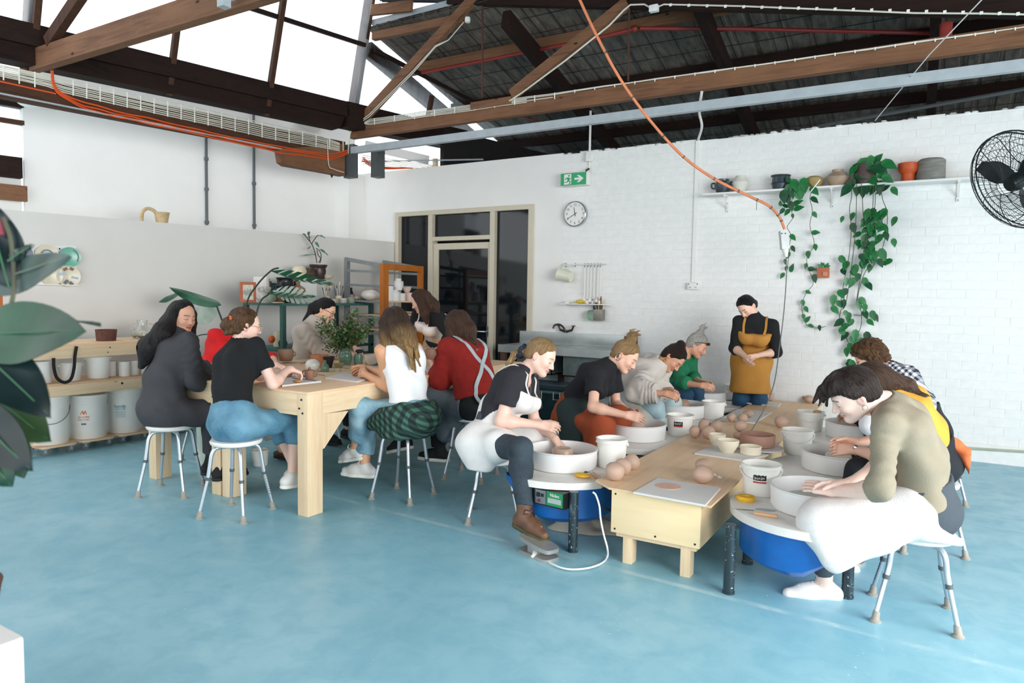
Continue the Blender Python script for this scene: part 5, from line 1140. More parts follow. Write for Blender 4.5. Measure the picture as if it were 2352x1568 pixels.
# loop-handled jug on top of the partition
c = onhalf(372, 510, -.05); jx, jy = c[0], c[1]; t = thing('jug', 'pale loop-handled ceramic jug standing on the partition wall', 'jug', (jx, jy, 2.267))
M_jug = mat('sandy_stoneware', '#c9ad83', .6, var=.15, scale=14); obj('body', MB().lathe([(0, 2.267), (.06, 2.267), (.065, 2.29), (.078, 2.37), (.085, 2.385), (.078, 2.385), (.06, 2.30), (0, 2.28)], (jx, jy, 0), 24), M_jug, t)
d = np.array([-hd[0], -hd[1]]); P = [(jx+d[0]*u, jy+d[1]*u, z) for u, z in ((.05, 2.36), (.09, 2.40), (.15, 2.415), (.20, 2.38), (.215, 2.32), (.215, 2.27))]; obj('loop_handle', MB().tube(smooth_path(P, 5), .02, 10), M_jug, t)
# orange timber edge at far left, white plinth in the near corner
q = onhalf(3, 690, .25); solo('easel_frame', MB().box((q[0]-.03, q[1]-.09, 1.0), (q[0]+.03, q[1]-.0, q[2]+.14)), mat('amber_timber', '#b9661f', .5, var=.15, stretch=(1, 1, .1)), 'edge of an amber timber frame behind the plant at far left', 'frame', smooth=False)
q = oZ(40, 1466, .42); solo('plinth', MB().box((q[0]-.6, q[1]-.45, 0), (q[0]+.0, q[1]+.02, .42), .012), M_white, 'corner of a white plinth at the bottom left edge', 'plinth')

# ================================================================== GREEN SHELF with pottery
GX, GZ, GY0, GY1 = -6.30, 1.385, 5.43, 6.93; M_gs = mat('green_steel', '#2f5a52', .45, var=.1)
t = thing('metal_shelf', 'dark green steel shelf unit crowded with pottery along the left wall', 'shelf', (-6.6, 6.2, 0))
for k, z in enumerate((GZ, .86, .34)): obj('shelf_board', MB().box((GX-.68, GY0, z-.03), (GX, GY1, z), .003), M_gs if k else mat('green_steel_top', '#3b6a62', .4, var=.1), t)
for (x, y) in ((GX-.05, GY0), (GX-.68, GY0), (GX-.05, GY1-.05), (GX-.68, GY1-.05)): obj('upright', MB().box((x, y, 0), (x+.05, y+.05, GZ-.03)), M_gs, t, smooth=False)
def gpx(px, py, x=GX-.3): return oX(px, py, x)
def pot(px, py, prof, m, lab, x=GX-.3, z=GZ, cat='pot', nm=None, n=24, grp='pottery on the green shelf', wob=.01, dz=0):
    q = oX(px, py, x); z = z+dz; return solo(nm or cat, MB().lathe([(r, z+.0005+h) for r, h in prof], (q[0], q[1], 0), n, wob=wob, seed=px), m, lab, cat, grp)
vase = lambda r, h, nk=.5, lip=.6: [(0, 0), (r*.55, 0), (r*.85, h*.2), (r, h*.45), (r*.85, h*.68), (r*nk, h*.82), (r*nk, h*.9), (r*lip, h), (r*lip-.006, h), (r*nk-.008, h*.88), (0, h*.5)]
cyl = lambda r, h: [(0, 0), (r*.96, 0), (r, .006), (r, h), (r-.006, h), (r-.008, .01), (0, .01)]
bwl = lambda r, h: [(0, 0), (r*.45, 0), (r*.8, h*.4), (r, h), (r-.006, h), (r*.76, h*.45), (0, h*.15)]
M_stn = mat('stone_glaze', '#a89f92', .6, var=.2, scale=20); M_dkp = mat('black_glaze', '#1c1e20', .3, var=.3); M_tan = mat('tan_stoneware', '#8b6f55', .6, var=.18); M_spk = mat('speckled_grey_pot', '#b9b5ac', .5, var=.3, scale=40); M_crm = mat('cream_glaze', '#d8cdb0', .4, var=.08); M_moss = mat('moss_stone', '#8f9a86', .7, var=.2)
# framed picture and books
q = gpx(570, 692); t = thing('picture_frame', 'small orange-framed picture leaning on the green shelf', 'picture', (q[0], q[1], GZ)); fM = face_M((q[0], q[1], GZ+.115), (.80, -.55, .12))
m = MB()
for (x0, x1, y0, y1) in ((-.085, -.055, -.115, .115), (.055, .085, -.115, .115), (-.055, .055, -.115, -.085), (-.055, .055, .085, .115)): m.hexa([fM @ Vector(p) for p in ((x0, y0, 0), (x1, y0, 0), (x1, y1, 0), (x0, y1, 0), (x0, y0, .014), (x1, y0, .014), (x1, y1, .014), (x0, y1, .014))])
obj('frame', m, mat('orange_frame', '#b5572a', .45), t, smooth=False)
obj('print', MB().hexa([fM @ Vector(p) for p in ((-.056, -.086, 0), (.056, -.086, 0), (.056, .086, 0), (-.056, .086, 0), (-.056, -.086, .006), (.056, -.086, .006), (.056, .086, .006), (-.056, .086, .006))]), mat('picture_print', '#cfd0bd', .5, var=.25, scale=22), t, smooth=False)
m = MB()
for i in range(9): x = -.042+.0095*i; m.prism(rect(x, .0+.01*math.sin(i*2), .004, .05+.03*abs(math.sin(i*1.7))), .001, fM @ Matrix.Translation((0, 0, .006)))
obj('painted_figures', m, M_inky, t, smooth=False)
bx = gpx(598, 690, GX-.42); yy = 5.50
for i, (w_, h, d_, c_, lab) in enumerate(((.028, .30, .22, '#e6e2dc', 'tall white-spined book behind the framed picture'), (.022, .29, .21, '#c9c6c0', 'pale grey book second on the green shelf'), (.016, .28, .2, '#a8563b', 'thin rust-coloured book on the green shelf'), (.022, .25, .2, '#20302f', 'dark green book on the green shelf'), (.014, .22, .18, '#c9a13a', 'thin yellow book on the green shelf'), (.016, .21, .17, '#1d1d22', 'thin black book on the green shelf'), (.02, .21, .17, '#2d4a78', 'blue book with pale edge on the green shelf'), (.03, .23, .18, '#1f3c3f', 'thick teal book at the end of the row'))):
    solo('book', MB().box((GX-.58, yy, GZ+.001), (GX-.58+d_, yy+w_, GZ+h), .002), mat('cover_'+c_[1:], c_, .5), lab, 'book', 'books on the green shelf', smooth=False); yy += w_+.003
# pots: (px, base py)
pot(607, 696, [(0, 0), (.06, 0), (.085, .05), (.07, .1), (.055, .12), (.075, .15), (.075, .175), (.05, .185), (0, .15)], M_spk, 'grey speckled double-gourd pot at the left of the green shelf', GX-.16)
pot(621, 697, [(0, 0), (.03, 0), (.058, .03), (.062, .06), (.05, .095), (.02, .112), (0, .114)], M_moss, 'round greenish stone ball on the green shelf', GX-.1, cat='ornament')
pot(640, 697, bwl(.085, .075), M_tan, 'tan bowl in the middle of the green shelf, under a pale dish', GX-.15, cat='bowl'); pot(640, 697, [(0, .078), (.09, .08), (.1, .1), (.06, .13), (0, .135)], M_stn, 'lumpy pale stone dish stacked on the tan bowl', GX-.15, cat='dish')
pot(637, 700, cyl(.075, .012), M_crm, 'flat cream saucer at the front edge of the green shelf', GX-.07, cat='saucer')
pot(663, 697, cyl(.055, .085), M_dkp, 'squat black pot on the green shelf', GX-.16); pot(654, 690, vase(.12, .30, .75, .85), M_dkp, 'large dark bellied jar behind the leaf on the green shelf', GX-.45)
pot(673, 688, cyl(.07, .31), mat('brown_jar', '#3a2a22', .4, var=.3), 'tall brown cylinder jar beside the dark jar', GX-.48)
pot(684, 690, vase(.1, .26, .28, .34), M_tan, 'brown bottle-necked vase in the middle of the green shelf', GX-.36, cat='vase')
pot(683, 697, bwl(.08, .09), M_moss, 'mossy shallow bowl in front of the leaf', GX-.16, cat='bowl'); pot(700, 690, bwl(.1, .1), M_spk, 'speckled wide bowl near the white card', GX-.3, cat='bowl')
q = gpx(708, 640, GX-.55); m = MB().box((GX-.6, q[1]-.12, GZ), (GX-.585, q[1]+.1, GZ+.24)); solo('white_card', m, M_wplast, 'white card propped behind the bowls on the green shelf', 'card', smooth=False)
m = MB().box((GX-.64, 5.98, GZ), (GX-.44, 6.36, GZ+.30), .004); solo('riser_box', m, M_wplast, 'white box raising the plant pot at the back of the green shelf', 'box', smooth=False); RZ = GZ+.3006
pot(688, 618, [(0, 0), (.05, 0), (.085, .04), (.095, .09), (.075, .14), (.045, .155), (0, .15)], M_crm, 'cream round pot on top of the white box', GX-.54, RZ); 
pot(731, 625, [(0, 0), (.075, 0), (.085, .02), (.1, .1), (.095, .14), (.115, .165), (.115, .185), (.1, .185), (.085, .15), (0, .15)], mat('brown_glazed_planter', '#41302a', .35, var=.3, scale=12), 'brown glazed planter holding the small spindly plant', GX-.54, RZ, n=28)
pot(712, 622, [(0, 0), (.05, 0), (.07, .05), (.05, .1), (.06, .13), (.052, .13), (0, .1)], mat('mottled_red_pot', '#4d3a30', .5, var=.5, scale=30), 'mottled dark red jug beside the planter', GX-.46, RZ); pot(752, 622, bwl(.08, .055), M_crm, 'small cream bowl with twig handle by the planter', GX-.48, RZ, cat='bowl')
pot(800, 672, vase(.075, .2, .7, .75), M_dkp, 'black angular vase standing on the green shelf by the brushes', GX-.35, cat='vase')
def brushes(px, py, n, lab, x=GX-.25, h=.2, cup=M_stn, seed=1):
    q = oX(px, py, x); t = thing('brush_pot', lab, 'pot', (q[0], q[1], GZ), 0, 'pots of brushes'); obj('cup', MB().lathe([(r, GZ+.0005+z) for r, z in cyl(.04, .09)], (q[0], q[1], 0), 20), cup, t); rr = random.Random(seed)
    for i in range(n):
        a, b = rr.uniform(0, 6.28), rr.uniform(.2, 1); d = Vector((math.cos(a)*.05*b, math.sin(a)*.08*b, h*rr.uniform(.8, 1.2))); p = Vector((q[0]+.02*math.cos(a), q[1]+.02*math.sin(a), GZ+.02)); o_ = obj('brush', MB().tube([p, p+d*.8], .0035, 6), [M_twood, M_bl2, M_wplast, M_dkp][i % 4], t)
        obj('bristles', MB().tube([p+d*.8, p+d*.92, p+d*1.02], [.004, .006, .001], 6), [M_dkp, M_twood, M_crm][i % 3], o_)
brushes(752, 686, 9, 'stone cup of brushes by the dark ponytail', seed=2); brushes(778, 683, 8, 'stone cup of splayed wooden sticks near the black vase', GX-.2, .22, M_crm, 4)
q = oX(848, 684, GX-.1); t = thing('reed_jar', 'small jar of pale reeds at the right of the green shelf', 'jar', (q[0], q[1], GZ)); obj('jar', MB().lathe([(r, GZ+.0005+z) for r, z in cyl(.035, .06)], (q[0], q[1], 0), 16), M_stn, t)
for i in range(6): a = i*1.05; obj('reed', MB().tube([(q[0], q[1], GZ+.02), (q[0]+.05*math.cos(a), q[1]+.08*math.sin(a), GZ+.25)], .0035, 5), M_crm, t)
row = [(766, 690, .05, .05, M_stn, 'flat stone dish behind the ponytail'), (788, 690, .05, .06, M_spk, 'white crackled cup in the row on the green shelf'), (806, 688, .05, .075, M_moss, 'olive tub in the row on the green shelf'), (806, 680, .05, .11, mat('plum_tub', '#9c7f8c', .5, var=.3, scale=25), 'pink and plum tub standing behind the olive tub'), (818, 690, .035, .055, M_dkp, 'small black cup in the row on the green shelf'), (832, 691, .045, .05, mat('navy_cup', '#23283c', .4), 'navy cup in the row on the green shelf'), (844, 692, .04, .05, mat('coral_cup', '#b57a60', .5), 'coral cup in the row on the green shelf'), (836, 684, .08, .085, M_crm, 'wide cream basin behind the small cups'), (858, 692, .045, .095, M_wplast, 'tall white cup with a black oval, left of three'), (879, 692, .045, .09, M_crm, 'tan cup with a black oval, middle of three'), (893, 692, .04, .08, M_wplast, 'small white cup with a black oval, right of three')]
for i, (px, py, r, h, m_, lab) in enumerate(row):
    q = oX(px, py, GX-.12-(.14 if i in (3, 7) else 0)); y = min(q[1], GY1-.05); o = solo('cup', MB().lathe([(a, GZ+.0005+b) for a, b in cyl(r, h)], (q[0], y, 0), 22), m_, lab, 'cup', 'cups in a row on the green shelf')
    if i >= 8: n = V3(.75, -.66, 0); obj('oval_mark', MB().prism([(.018*math.cos(a), .026*math.sin(a)) for a in [2*PI*k/16 for k in range(16)]], .002, face_M((q[0]+n[0]*r*.985, y+n[1]*r*.985, GZ+h*.5), n)), M_dkp, o)
# lower shelf: books of pots in the dim
lowr = random.Random(9); LOWN = ['small dark pot', 'pale lidded jar', 'blue-black bottle', 'white tub', 'brown bowl', 'grey crock', 'terracotta saucer', 'cream beaker', 'green-glass jar', 'mottled cup']
LOWM = [M_dkp, M_crm, M_navy, M_wplast, M_tan, M_stn, M_terra, M_crm, M_moss, M_spk]
k = 0
for z in (.86, .34):
    for i in range(10):
        y = GY0+.12+i*.135; x = GX-.14-.25*(i % 2); r = lowr.uniform(.045, .062); h = lowr.uniform(.08, .2); j = (i+3*(z < .5)) % 10
        solo('pot', MB().lathe([(a, z+.0005+b) for a, b in (vase(r, h) if i % 3 == 0 else cyl(r, h))], (x, y, 0), 18, wob=.02, seed=k), LOWM[j], LOWN[j]+(' on the middle level of the green shelf' if z > .5 else ' on the bottom level of the green shelf'), 'pot', 'pots on the lower levels'); k += 1
q = oX(617, 775, GX+.0); t = thing('potted_flower', 'orange flower with dark leaves at the left end of the green shelf', 'plant', (GX-.3, GY0+.05, .86)); 
obj('flower', MB().sphere(oX(624, 779, GX-.3), (.04, .04, .045), 8), mat('orange_petal', '#d95a1f', .6, var=.3, scale=40), t)
# ---- rack with an amber timber frame front and plaster pots
t = thing('drying_rack', 'steel drying rack with an amber timber frame on its front', 'rack', (-6.2, 7.35, 0)); M_amb = mat('amber_varnished_timber', '#b0631c', .35, var=.15, scale=5, stretch=(3, 3, .4)); M_rk = mat('grey_rack_steel', '#85898a', .4, .4, var=.1)
fx = -5.9; yA, yB = oX(884, 640, fx)[1], oX(968, 640, fx)[1]; zT = 1.885
obj('front_frame', MB().box((fx-.04, yA-.05, .15), (fx+.02, yA+.05, zT)).box((fx-.04, yB-.04, .15), (fx+.02, yB+.02, zT)).box((fx-.04, yA+.05, zT-.075), (fx+.02, yB-.04, zT)), M_amb, t, smooth=False)
bxk = -6.55
for y in (yA-.02, yB-.02): obj('rear_post', MB().box((bxk, y-.03, 0), (bxk+.05, y+.03, 1.96)), M_rk, t, smooth=False); obj('top_bar', MB().beam((bxk, y, 1.95), (fx-.04, y, 1.86), .04, .05), M_rk, t, smooth=False)
for z in (1.78, 1.60, 1.40, 1.2, 1.0, .7, .4):
    for y in (yA-.02, yB-.02): obj('side_rail', MB().beam((bxk+.05, y, z+.02), (fx-.04, y, z), .03, .03), M_rk, t, smooth=False)
for z in (1.42, 1.245, 1.06, .74, .4): obj('shelf_board', MB().box((bxk+.05, yA+.05, z-.018), (fx-.04, yB-.05, z)), ply if z > 1.0 else M_dsteel, t, smooth=False)
M_plas = mat('white_bisque', '#e4e2df', .6, var=.02); M_pinkb = mat('pink_bisque', '#ddc3b6', .6)
def rk(px, z, prof, m_, lab, x=fx-.14, nm='pot', hand=False):
    q = oX(px, 640, x); o = solo(nm, MB().lathe([(a, z+.0005+b) for a, b in prof], (x, q[1], 0), 24), m_, lab, 'pot', 'bisque pots on the drying rack')
    if hand: obj('handle', MB().tube(smooth_path([(x, q[1]+.05, z+.1), (x, q[1]+.085, z+.11), (x, q[1]+.085, z+.05), (x, q[1]+.055, z+.03)], 4), .009, 8), m_, o)
rk(893, 1.42, cyl(.055, .1), M_plas, 'white cylinder pot at the left of the rack shelf'); rk(908, 1.42, [(0, 0), (.06, 0), (.062, .1), (.05, .12), (.035, .13), (.035, .14), (0, .14)], M_plas, 'white bottle pot in the front of the rack shelf', fx-.1)
rk(922, 1.42, cyl(.055, .1), M_plas, 'white straight pot right of the bottle on the rack'); rk(941, 1.42, [(0, 0), (.05, 0), (.068, .11), (.062, .11), (0, .02)], M_pinkb, 'pinkish flared pot at the right of the rack shelf'); rk(895, 1.5205, cyl(.05, .09), M_plas, 'white pot stacked on the left cylinder pot', fx-.14)
rk(915, 1.5605, [(0, 0), (.05, 0), (.06, .07), (.055, .11), (.04, .12), (.04, .15), (0, .15)], M_plas, 'white handled jug stacked on the bottle pot', fx-.11, 'jug', True); rk(935, 1.5315, bwl(.06, .075), M_pinkb, 'pale pink cup stacked on the flared pot', fx-.13)
rk(905, 1.245, bwl(.11, .04), M_plas, 'white shallow dish on the second rack shelf', fx-.2); rk(935, 1.245, bwl(.12, .03), M_crm, 'stack of cream saucers on the second rack shelf', fx-.2); rk(915, 1.06, cyl(.075, .12), M_clayd, 'brown leather-hard pot on the third rack shelf', fx-.2); rk(940, 1.06, vase(.08, .13, .6, .6), M_clayd, 'brown leather-hard vase on the third rack shelf', fx-.2)
m = MB().sphere((fx-.3, yA-.2, 1.47), (.18, .14, .07), 14); solo('wrapped_pot', MB().sphere((bxk+.3, yA+.12, 1.42+.07), (.14, .1, .068), 14), mat('thin_plastic_wrap', '#e6ddd6', .3), 'pot wrapped in pale plastic on the rack', 'pot')
M_wsole = mat('white_rubber_sole', '#e6e2d8', .6); M_wshoe = mat('white_leather_shoe', '#d9d6d0', .5, var=.03); M_dsole = mat('dark_sole', '#1c1b1a', .7)
M_bshoe = mat('black_canvas_shoe', '#15161a', .8); M_bootbr = mat('brown_boot_leather', '#6b4a35', .5, var=.25, scale=14, bump=.3); M_bootsole = mat('boot_sole', '#4b4a2c', .6); M_lace = mat('brown_lace', '#3c1f18', .7); M_wlace = mat('white_lace', '#dcd9d2', .7)
BODYKEYS = ['pel', 'neck', 'head', 'mid', 'chest']+[a+b for a in ('sh', 'el', 'wr', 'hip', 'kn', 'an') for b in 'LR']
def person(P, label, skin='#e3b49d', lip='#b8695f', brow='#4a3428', h=.0115, chin=1.0, nose=1.0, fat=0, thigh=0):
    t = thing('person', label, 'person', (P['pel'][0], P['pel'][1], 0)); lo, hi = bounds(P, BODYKEYS, .2)
    F = Fld(lo, hi, h); torso(F, P, 0, belly=fat)
    for sd in 'LR':
        arm(F, P, sd); leg(F, P, sd, thigh=thigh); F.cone(P['an'+sd], P['an'+sd]+P['toe'+sd]*.12+V3(0, 0, -.03), .035*P['S'], .028*P['S'], .02)
    parts = [F.mesh()]; cols = [np.tile(np.array(lin(skin), np.float32), (len(parts[0][0]), 1))]
    V, Fa = head_field(P, chin=chin, nose=nose).mesh(); parts.append((V, Fa)); cols.append(head_tint(V, P, skin, lip, brow))
    for sd in 'LR':
        if P['hand'+sd] is None: continue
        V, Fa = hand_field(P['wr'+sd], P['el'+sd], P['hand'+sd], P['S'], sd).mesh(); parts.append((V, Fa)); c = np.tile(np.array(lin(skin), np.float32), (len(V), 1)); hs = P.get('clayhand')
        if hs: w = np.clip((np.linalg.norm(V-P['wr'+sd], axis=1)-.05)/.09, 0, 1)[:, None]*hs; c = c*(1-w)+np.array(lin('#a98873'))*w
        cols.append(c)
    VV, FF, n = [], [], 0
    for V, Fa in parts: VV.append(V); FF.append(np.asarray(Fa)+n); n += len(V)
    o = link('body', np_mesh('body', np.concatenate(VV), np.concatenate(FF), M_skin, {'tint': ('FLOAT_COLOR', np.concatenate(cols))}, 1), t); t['_p'] = 1
    return t
def field(P, h=.0105, pad=.24): lo, hi = bounds(P, BODYKEYS, pad); return Fld(lo, hi, h)
def top(P, t, m, name='shirt', o=.012, sl=(.75, .75), hem=.02, neck='crew', bust=.015, belly=0, flare=.006, wr=(.003, 26), h=.0105, w=1.0, low=True, label=None, rip=None, nk=.02):
    F = field(P, h); torso(F, P, o, bust=bust, belly=belly, w=w, low=low); S = P['S']; nd = nrm(P['head']-P['neck'])
    if neck == 'tank':
        for sd, e in (('L', 1), ('R', -1)): F.cone(P['sh'+sd]+P['sp']*.1+P['cl']*e*.03, P['sh'+sd]-P['sp']*.085+P['cl']*e*.03, .072, .06, .02, 's')
        F.keep(P['neck']-P['sp']*.02, P['sp']); F.ell(P['neck']+P['sp']*.04, (P['cf'], P['cl'], P['sp']), (.1, .085, .085), .02, 's')
    else:
        for sd, tt in zip('LR', sl):
            if tt: arm(F, P, sd, o, tt, flare, rip=rip)
        nk = {'turtle': .058, 'collar': .04, 'scoop': .0}.get(neck, nk); nb = nrm(nd+P['sp'])
        if neck == 'turtle': F.cone(P['neck'], P['neck']+nd*.055, .058*S, .056*S, .02)
        F.cone(P['neck']+nb*(nk+.07)*S, P['neck']+nb*.22*S, .07*S, .11*S, .006, 's')
        if neck == 'v': F.ell(P['neck']+P['cf']*.09-P['sp']*.02, (P['cf'], P['cl'], P['sp']), (.06, .055, .075), .02, 's')
        elif neck == 'scoop': F.ell(P['neck']+P['cf']*.05+P['sp']*.03, (P['cf'], P['cl'], P['sp']), (.1, .09, .07), .02, 's')
    F.keep(P['pel']+P['sp']*hem, -P['sp'])
    if wr: F.wrinkle(wr[0]*1.5, wr[1], seed=int(abs(P['pel'][0]*13+P['pel'][1]*7)))
    P['F'] = F
    return finish(F, name, m, t, relax=1, label=label)
def pants(P, t, m, name='trousers', o=.012, tl=(1.9, 1.9), flare=.0, waist=.16, wr=(.003, 24), thigh=0, h=.0105, rip=None, label=None):
    F = field(P, h); S = P['S']; F.cone(P['hipL'], P['hipR'], (.105+o)*S, (.105+o)*S, .05); F.cone(P['pel'], P['mid']+P['sp']*.1, (.128+o)*S, (.12+o)*S, .05)
    for e in (-1, 1): F.cone(P['pel']+P['l']*e*.055*S+P['sp']*.04, P['mid']+P['cl']*e*.05*S, (.1+o)*S, (.09+o)*S, .04)
    F.ell(P['pel']-P['f']*.045, (P['f'], P['l'], V3(0, 0, 1)), (.11*S, .155*S, .1*S), .05); F.keep(P['pel']+P['sp']*waist, P['sp'])
    for sd, tt in zip('LR', tl): leg(F, P, sd, o, tt, flare, thigh=thigh, rip=rip)
    if wr: F.wrinkle(wr[0]*1.5, wr[1], seed=3)
    return finish(F, name, m, t, relax=1, label=label)
def hair_cap(F, P, o=.011, line=.0, nape=-.075, front=.075, low=-.02):
    """cap over the skull, cut back from the face"""
    c, f, l, u, S = P['head'], P['hf'], P['hl'], P['hu'], P['S']; L = lambda a, b, e: c+(f*a+l*b+u*e)*S
    G = Fld(c-.2*S, c+.2*S, F.h); G.lo = F.lo
    T = F.copy(); T.D[:] = 1; T.ell(L(-.010, 0, .03), (f, l, u), ((.098+o)*S, (.077+o)*S, (.090+o)*S), 0); T.ell(L(-.035, 0, -.03), (f, l, u), ((.06+o)*S, (.062+o)*S, (.06+o)*S), .03)
    a, b = L(front+line, 0, .072), L(.012+line, 0, low); d = nrm(b-a); n = nrm(np.cross(l, d)); n = n if n @ f > 0 else -n; T.keep(a+f*.008, n, .05); T.keep(L(0, 0, nape), -u, .03)
    F.D = np.minimum(F.D, T.D); return L
def hfield(P, pad=.3, h=.0068): return Fld(P['head']-pad, P['head']+pad, h)
def strands(F, pts, r0, r1, n, spread, k=.01, seed=0):
    """a sheaf of locks following a path"""
    rr = np.random.default_rng(seed)
    for i in range(n):
        off = rr.normal(0, 1, 3)*spread; q = [np.asarray(p)+off*(.4+.6*j/(len(pts)-1))+rr.normal(0, .003, 3) for j, p in enumerate(pts)]; F.chain(q, [r0+(r1-r0)*j/(len(pts)-1) for j in range(len(pts))], k)
def curls(F, amp=.006, freq=120):
    X, Y, Z = F.grid(); w = np.sin(freq*X+2*np.sin(60*Z))*np.sin(freq*Y+2*np.sin(55*X))+np.sin(freq*Z+2*np.sin(50*Y)); F.D = np.where(np.abs(F.D) < .05, F.D-amp*w.astype(np.float32), F.D)
H_black = hair_mat('black_hair', '#0a0808', '#1f1817'); H_brown = hair_mat('brown_hair', '#2a1c14', '#5a4030'); H_ombre = hair_mat('ombre_hair', '#261a13', '#4d3828', '#b08a58'); H_blond = hair_mat('blond_hair', '#6d4f36', '#c4a06e', streak=.6)
H_grey = hair_mat('grey_hair', '#8b8680', '#d6d0c6'); H_curl = hair_mat('curly_brown_hair', '#2c1c12', '#7a5638'); H_dark = hair_mat('dark_short_hair', '#16100e', '#3a2922')

# ---------------------------------------------------------------- A woman in dark coveralls, long black hair
P = pose((-4.86, 3.07, .615), YP, (412, 772), (420, 724), (.95, .05, -.12), S=1.0, spine=.565, lean=(.05, .25, 1), chest=(.35, 1), hump=.035,
    arms={'R': ((452, 892), (0, .4, -1), (482, 868), (.0, 1, .2), (YP+V3(.2, 0, .1), DN, 30, .2, .6)), 'L': ((478, 880), (-.2, .5, -1), (468, 838), (.2, 1, .3), (YP+V3(.5, 0, .0), DN, 30, .2, .6))},
    legs={'R': ((545, 952), (0, 1, 0), (512, 1085), (0, .1, -1), (.1, 1, 0)), 'L': ((520, 945), (0, 1, 0), (486, 1062), (0, .1, -1), (-.1, 1, 0))})
t = person(P, 'woman with long black hair in dark grey coveralls, seated at the table\'s left end', '#d8a488', '#a8433c', '#1d1412', fat=.012)
M_cov = cloth('charcoal_twill', '#3b3a3e', .8, .12, 9, .5)
top(P, t, M_cov, 'coverall_top', o=.026, sl=(1.62, 1.62), hem=-.02, neck='collar', bust=.02, belly=.02, flare=.016, wr=(.0045, 22), rip=(.005, 4, 20))
pants(P, t, M_cov, 'coverall_legs', o=.02, tl=(1.82, 1.82), flare=.012, waist=.22, wr=(.004, 20), thigh=.012)
obj('leather_patch', MB().box((-.028, -.003, -.02), (.028, .003, .02), .003).xf(Matrix.Translation(reach(368, 938, P['pel'], .165, V3(.9, -.5, 0))) @ Matrix.Rotation(-.4, 4, 'Y') @ Matrix.Rotation(.7, 4, 'Z')), mat('leather_patch', '#5f342c', .7), t)
F = Fld(P['head']-V3(.38, .3, .52), P['head']+V3(.38, .3, .2), .0085); L = hair_cap(F, P, .014, line=-.012, nape=-.12, front=.066, low=-.05)
bk = P['back']
for e, sd in ((1, 'L'), (-1, 'R')): F.chain([L(-.0, e*.074, .02), L(-.02, e*.088, -.06), L(-.03, e*.098, -.13), L(-.0, e*.115, -.24), L(.01, e*.12, -.36)], [.04, .042, .045, .045, .03], .03)
F.chain([L(-.075, 0, .02), L(-.1, -.02, -.09), P['neck']+bk*.115-P['cl']*.02, P['chest']+bk*.165+P['cl']*.02, P['mid']+bk*.16+P['cl']*.05+P['sp']*.06], [.07, .075, .075, .07, .03], .05)
F.chain([L(-.06, .05, -.02), L(-.1, .08, -.12), P['chest']+bk*.15+P['cl']*.1], [.05, .06, .04], .05); F.wrinkle(.004, 40, axis=(1, 1, .25)); finish(F, 'hair', H_black, t, hairP=P)
for sd in 'LR': shoe(P, sd, 'boot', M_bshoe, M_dsole, t)
# ---------------------------------------------------------------- B woman in black tee and jeans, curly bun
P = pose((-4.0, 3.03, .615), YP, (548, 792), (567, 737), (.42, .9, -.16), S=.98, spine=.565, lean=(.0, .3, 1), chest=(.1, 1), hump=.03,
    arms={'R': ((628, 884), (.3, .3, -1), (664, 846), (.2, 1, .4), (nrm(V3(.35, .75, -.35)), DN, 38, .2, .5)), 'L': ((598, 862), (-.6, .5, -1), (628, 836), (0, 1, .3), (nrm(V3(.5, .8, -.3)), DN, 32, .2, .5))},
    legs={'R': ((688, 962), (.1, 1, 0), (668, 1125), (0, .1, -1), (.35, 1, 0)), 'L': ((640, 960), (-.1, 1, 0), (690, 1108), (0, .2, -1), (.3, 1, 0))})
t = person(P, 'woman with curly brown bun and glasses in black tee and blue jeans', '#edc4b2', '#c4756b', '#6a4a36')
top(P, t, cloth('black_jersey', '#0b0c0f', .9, .1), 'black_tee', o=.016, sl=(.62, .62), hem=.015, neck='crew', bust=.012, flare=.012, wr=(.003, 20), rip=(.003, 2, 18))
M_jean = denim('blue_denim', '#33647e', '#6f9cb2'); pants(P, t, M_jean, 'jeans', o=.012, tl=(1.45, 1.45), flare=.012, waist=.13, wr=(.003, 30), thigh=.012)
F = hfield(P); L = hair_cap(F, P, .013, line=-.012, nape=-.07, front=.07, low=-.03); F.ell(L(-.125, -.005, -.01), (P['hf'], P['hl'], P['hu']), (.04, .048, .05), .03); F.ell(L(-.11, .0, -.06), (P['hf'], P['hl'], P['hu']), (.03, .035, .03), .02); curls(F, .0042, 95); finish(F, 'hair', H_curl, t, hairP=P)
b = MB()
for i in range(9): a = i*.7; b.sphere(L(-.112+.004*math.sin(3*i), .032*math.cos(a)-.01, .028+.02*math.sin(a)), (.011, .011, .009), 8)
obj('scrunchie', b, mat('orange_scrunchie', '#d0663a', .8, var=.3, scale=60), t); glasses(P, t, mat('clear_frame', '#b39a84', .25))
for sd in 'LR': shoe(P, sd, 'sneaker', M_wshoe, M_wsole, t, M_wlace)
# ---------------------------------------------------------------- C person in bright red, mostly hidden
P = pose((-5.5, 3.92, .615), XP, (528, 768), (548, 735), (.9, -.2, -.3), S=.95, spine=.56, lean=(.2, 0, 1),
    arms={'R': ((560, 850), (.6, -.6, -1), (612, 838), (1, 0, .2), (XP+DN*.3, DN, 30, .2, .5)), 'L': ((640, 838), (.8, .6, -1), (628, 822), (1, -.5, .2), (nrm(V3(.6, -.5, -.3)), DN, 35, .2, .5))},
    legs={'R': ((-5.08, 3.84, .60), 0, (-5.12, 3.83, .11), 0, (1, -.1, 0)), 'L': ((-5.08, 4.05, .60), 0, (-4.95, 4.25, .10), 0, (1, .1, 0))})
t = person(P, 'person in bright red ribbed jumper behind the woman in black tee', '#e2b59c')
top(P, t, cloth('bright_red_knit', '#d3151b', .85, .08), 'red_jumper', o=.016, sl=(1.8, 1.8), neck='crew', rip=(.003, 5, 10)); pants(P, t, cloth('oat_trousers', '#b9ad9a', .85), 'trousers', o=.016, tl=(1.75, 1.75), flare=.03)
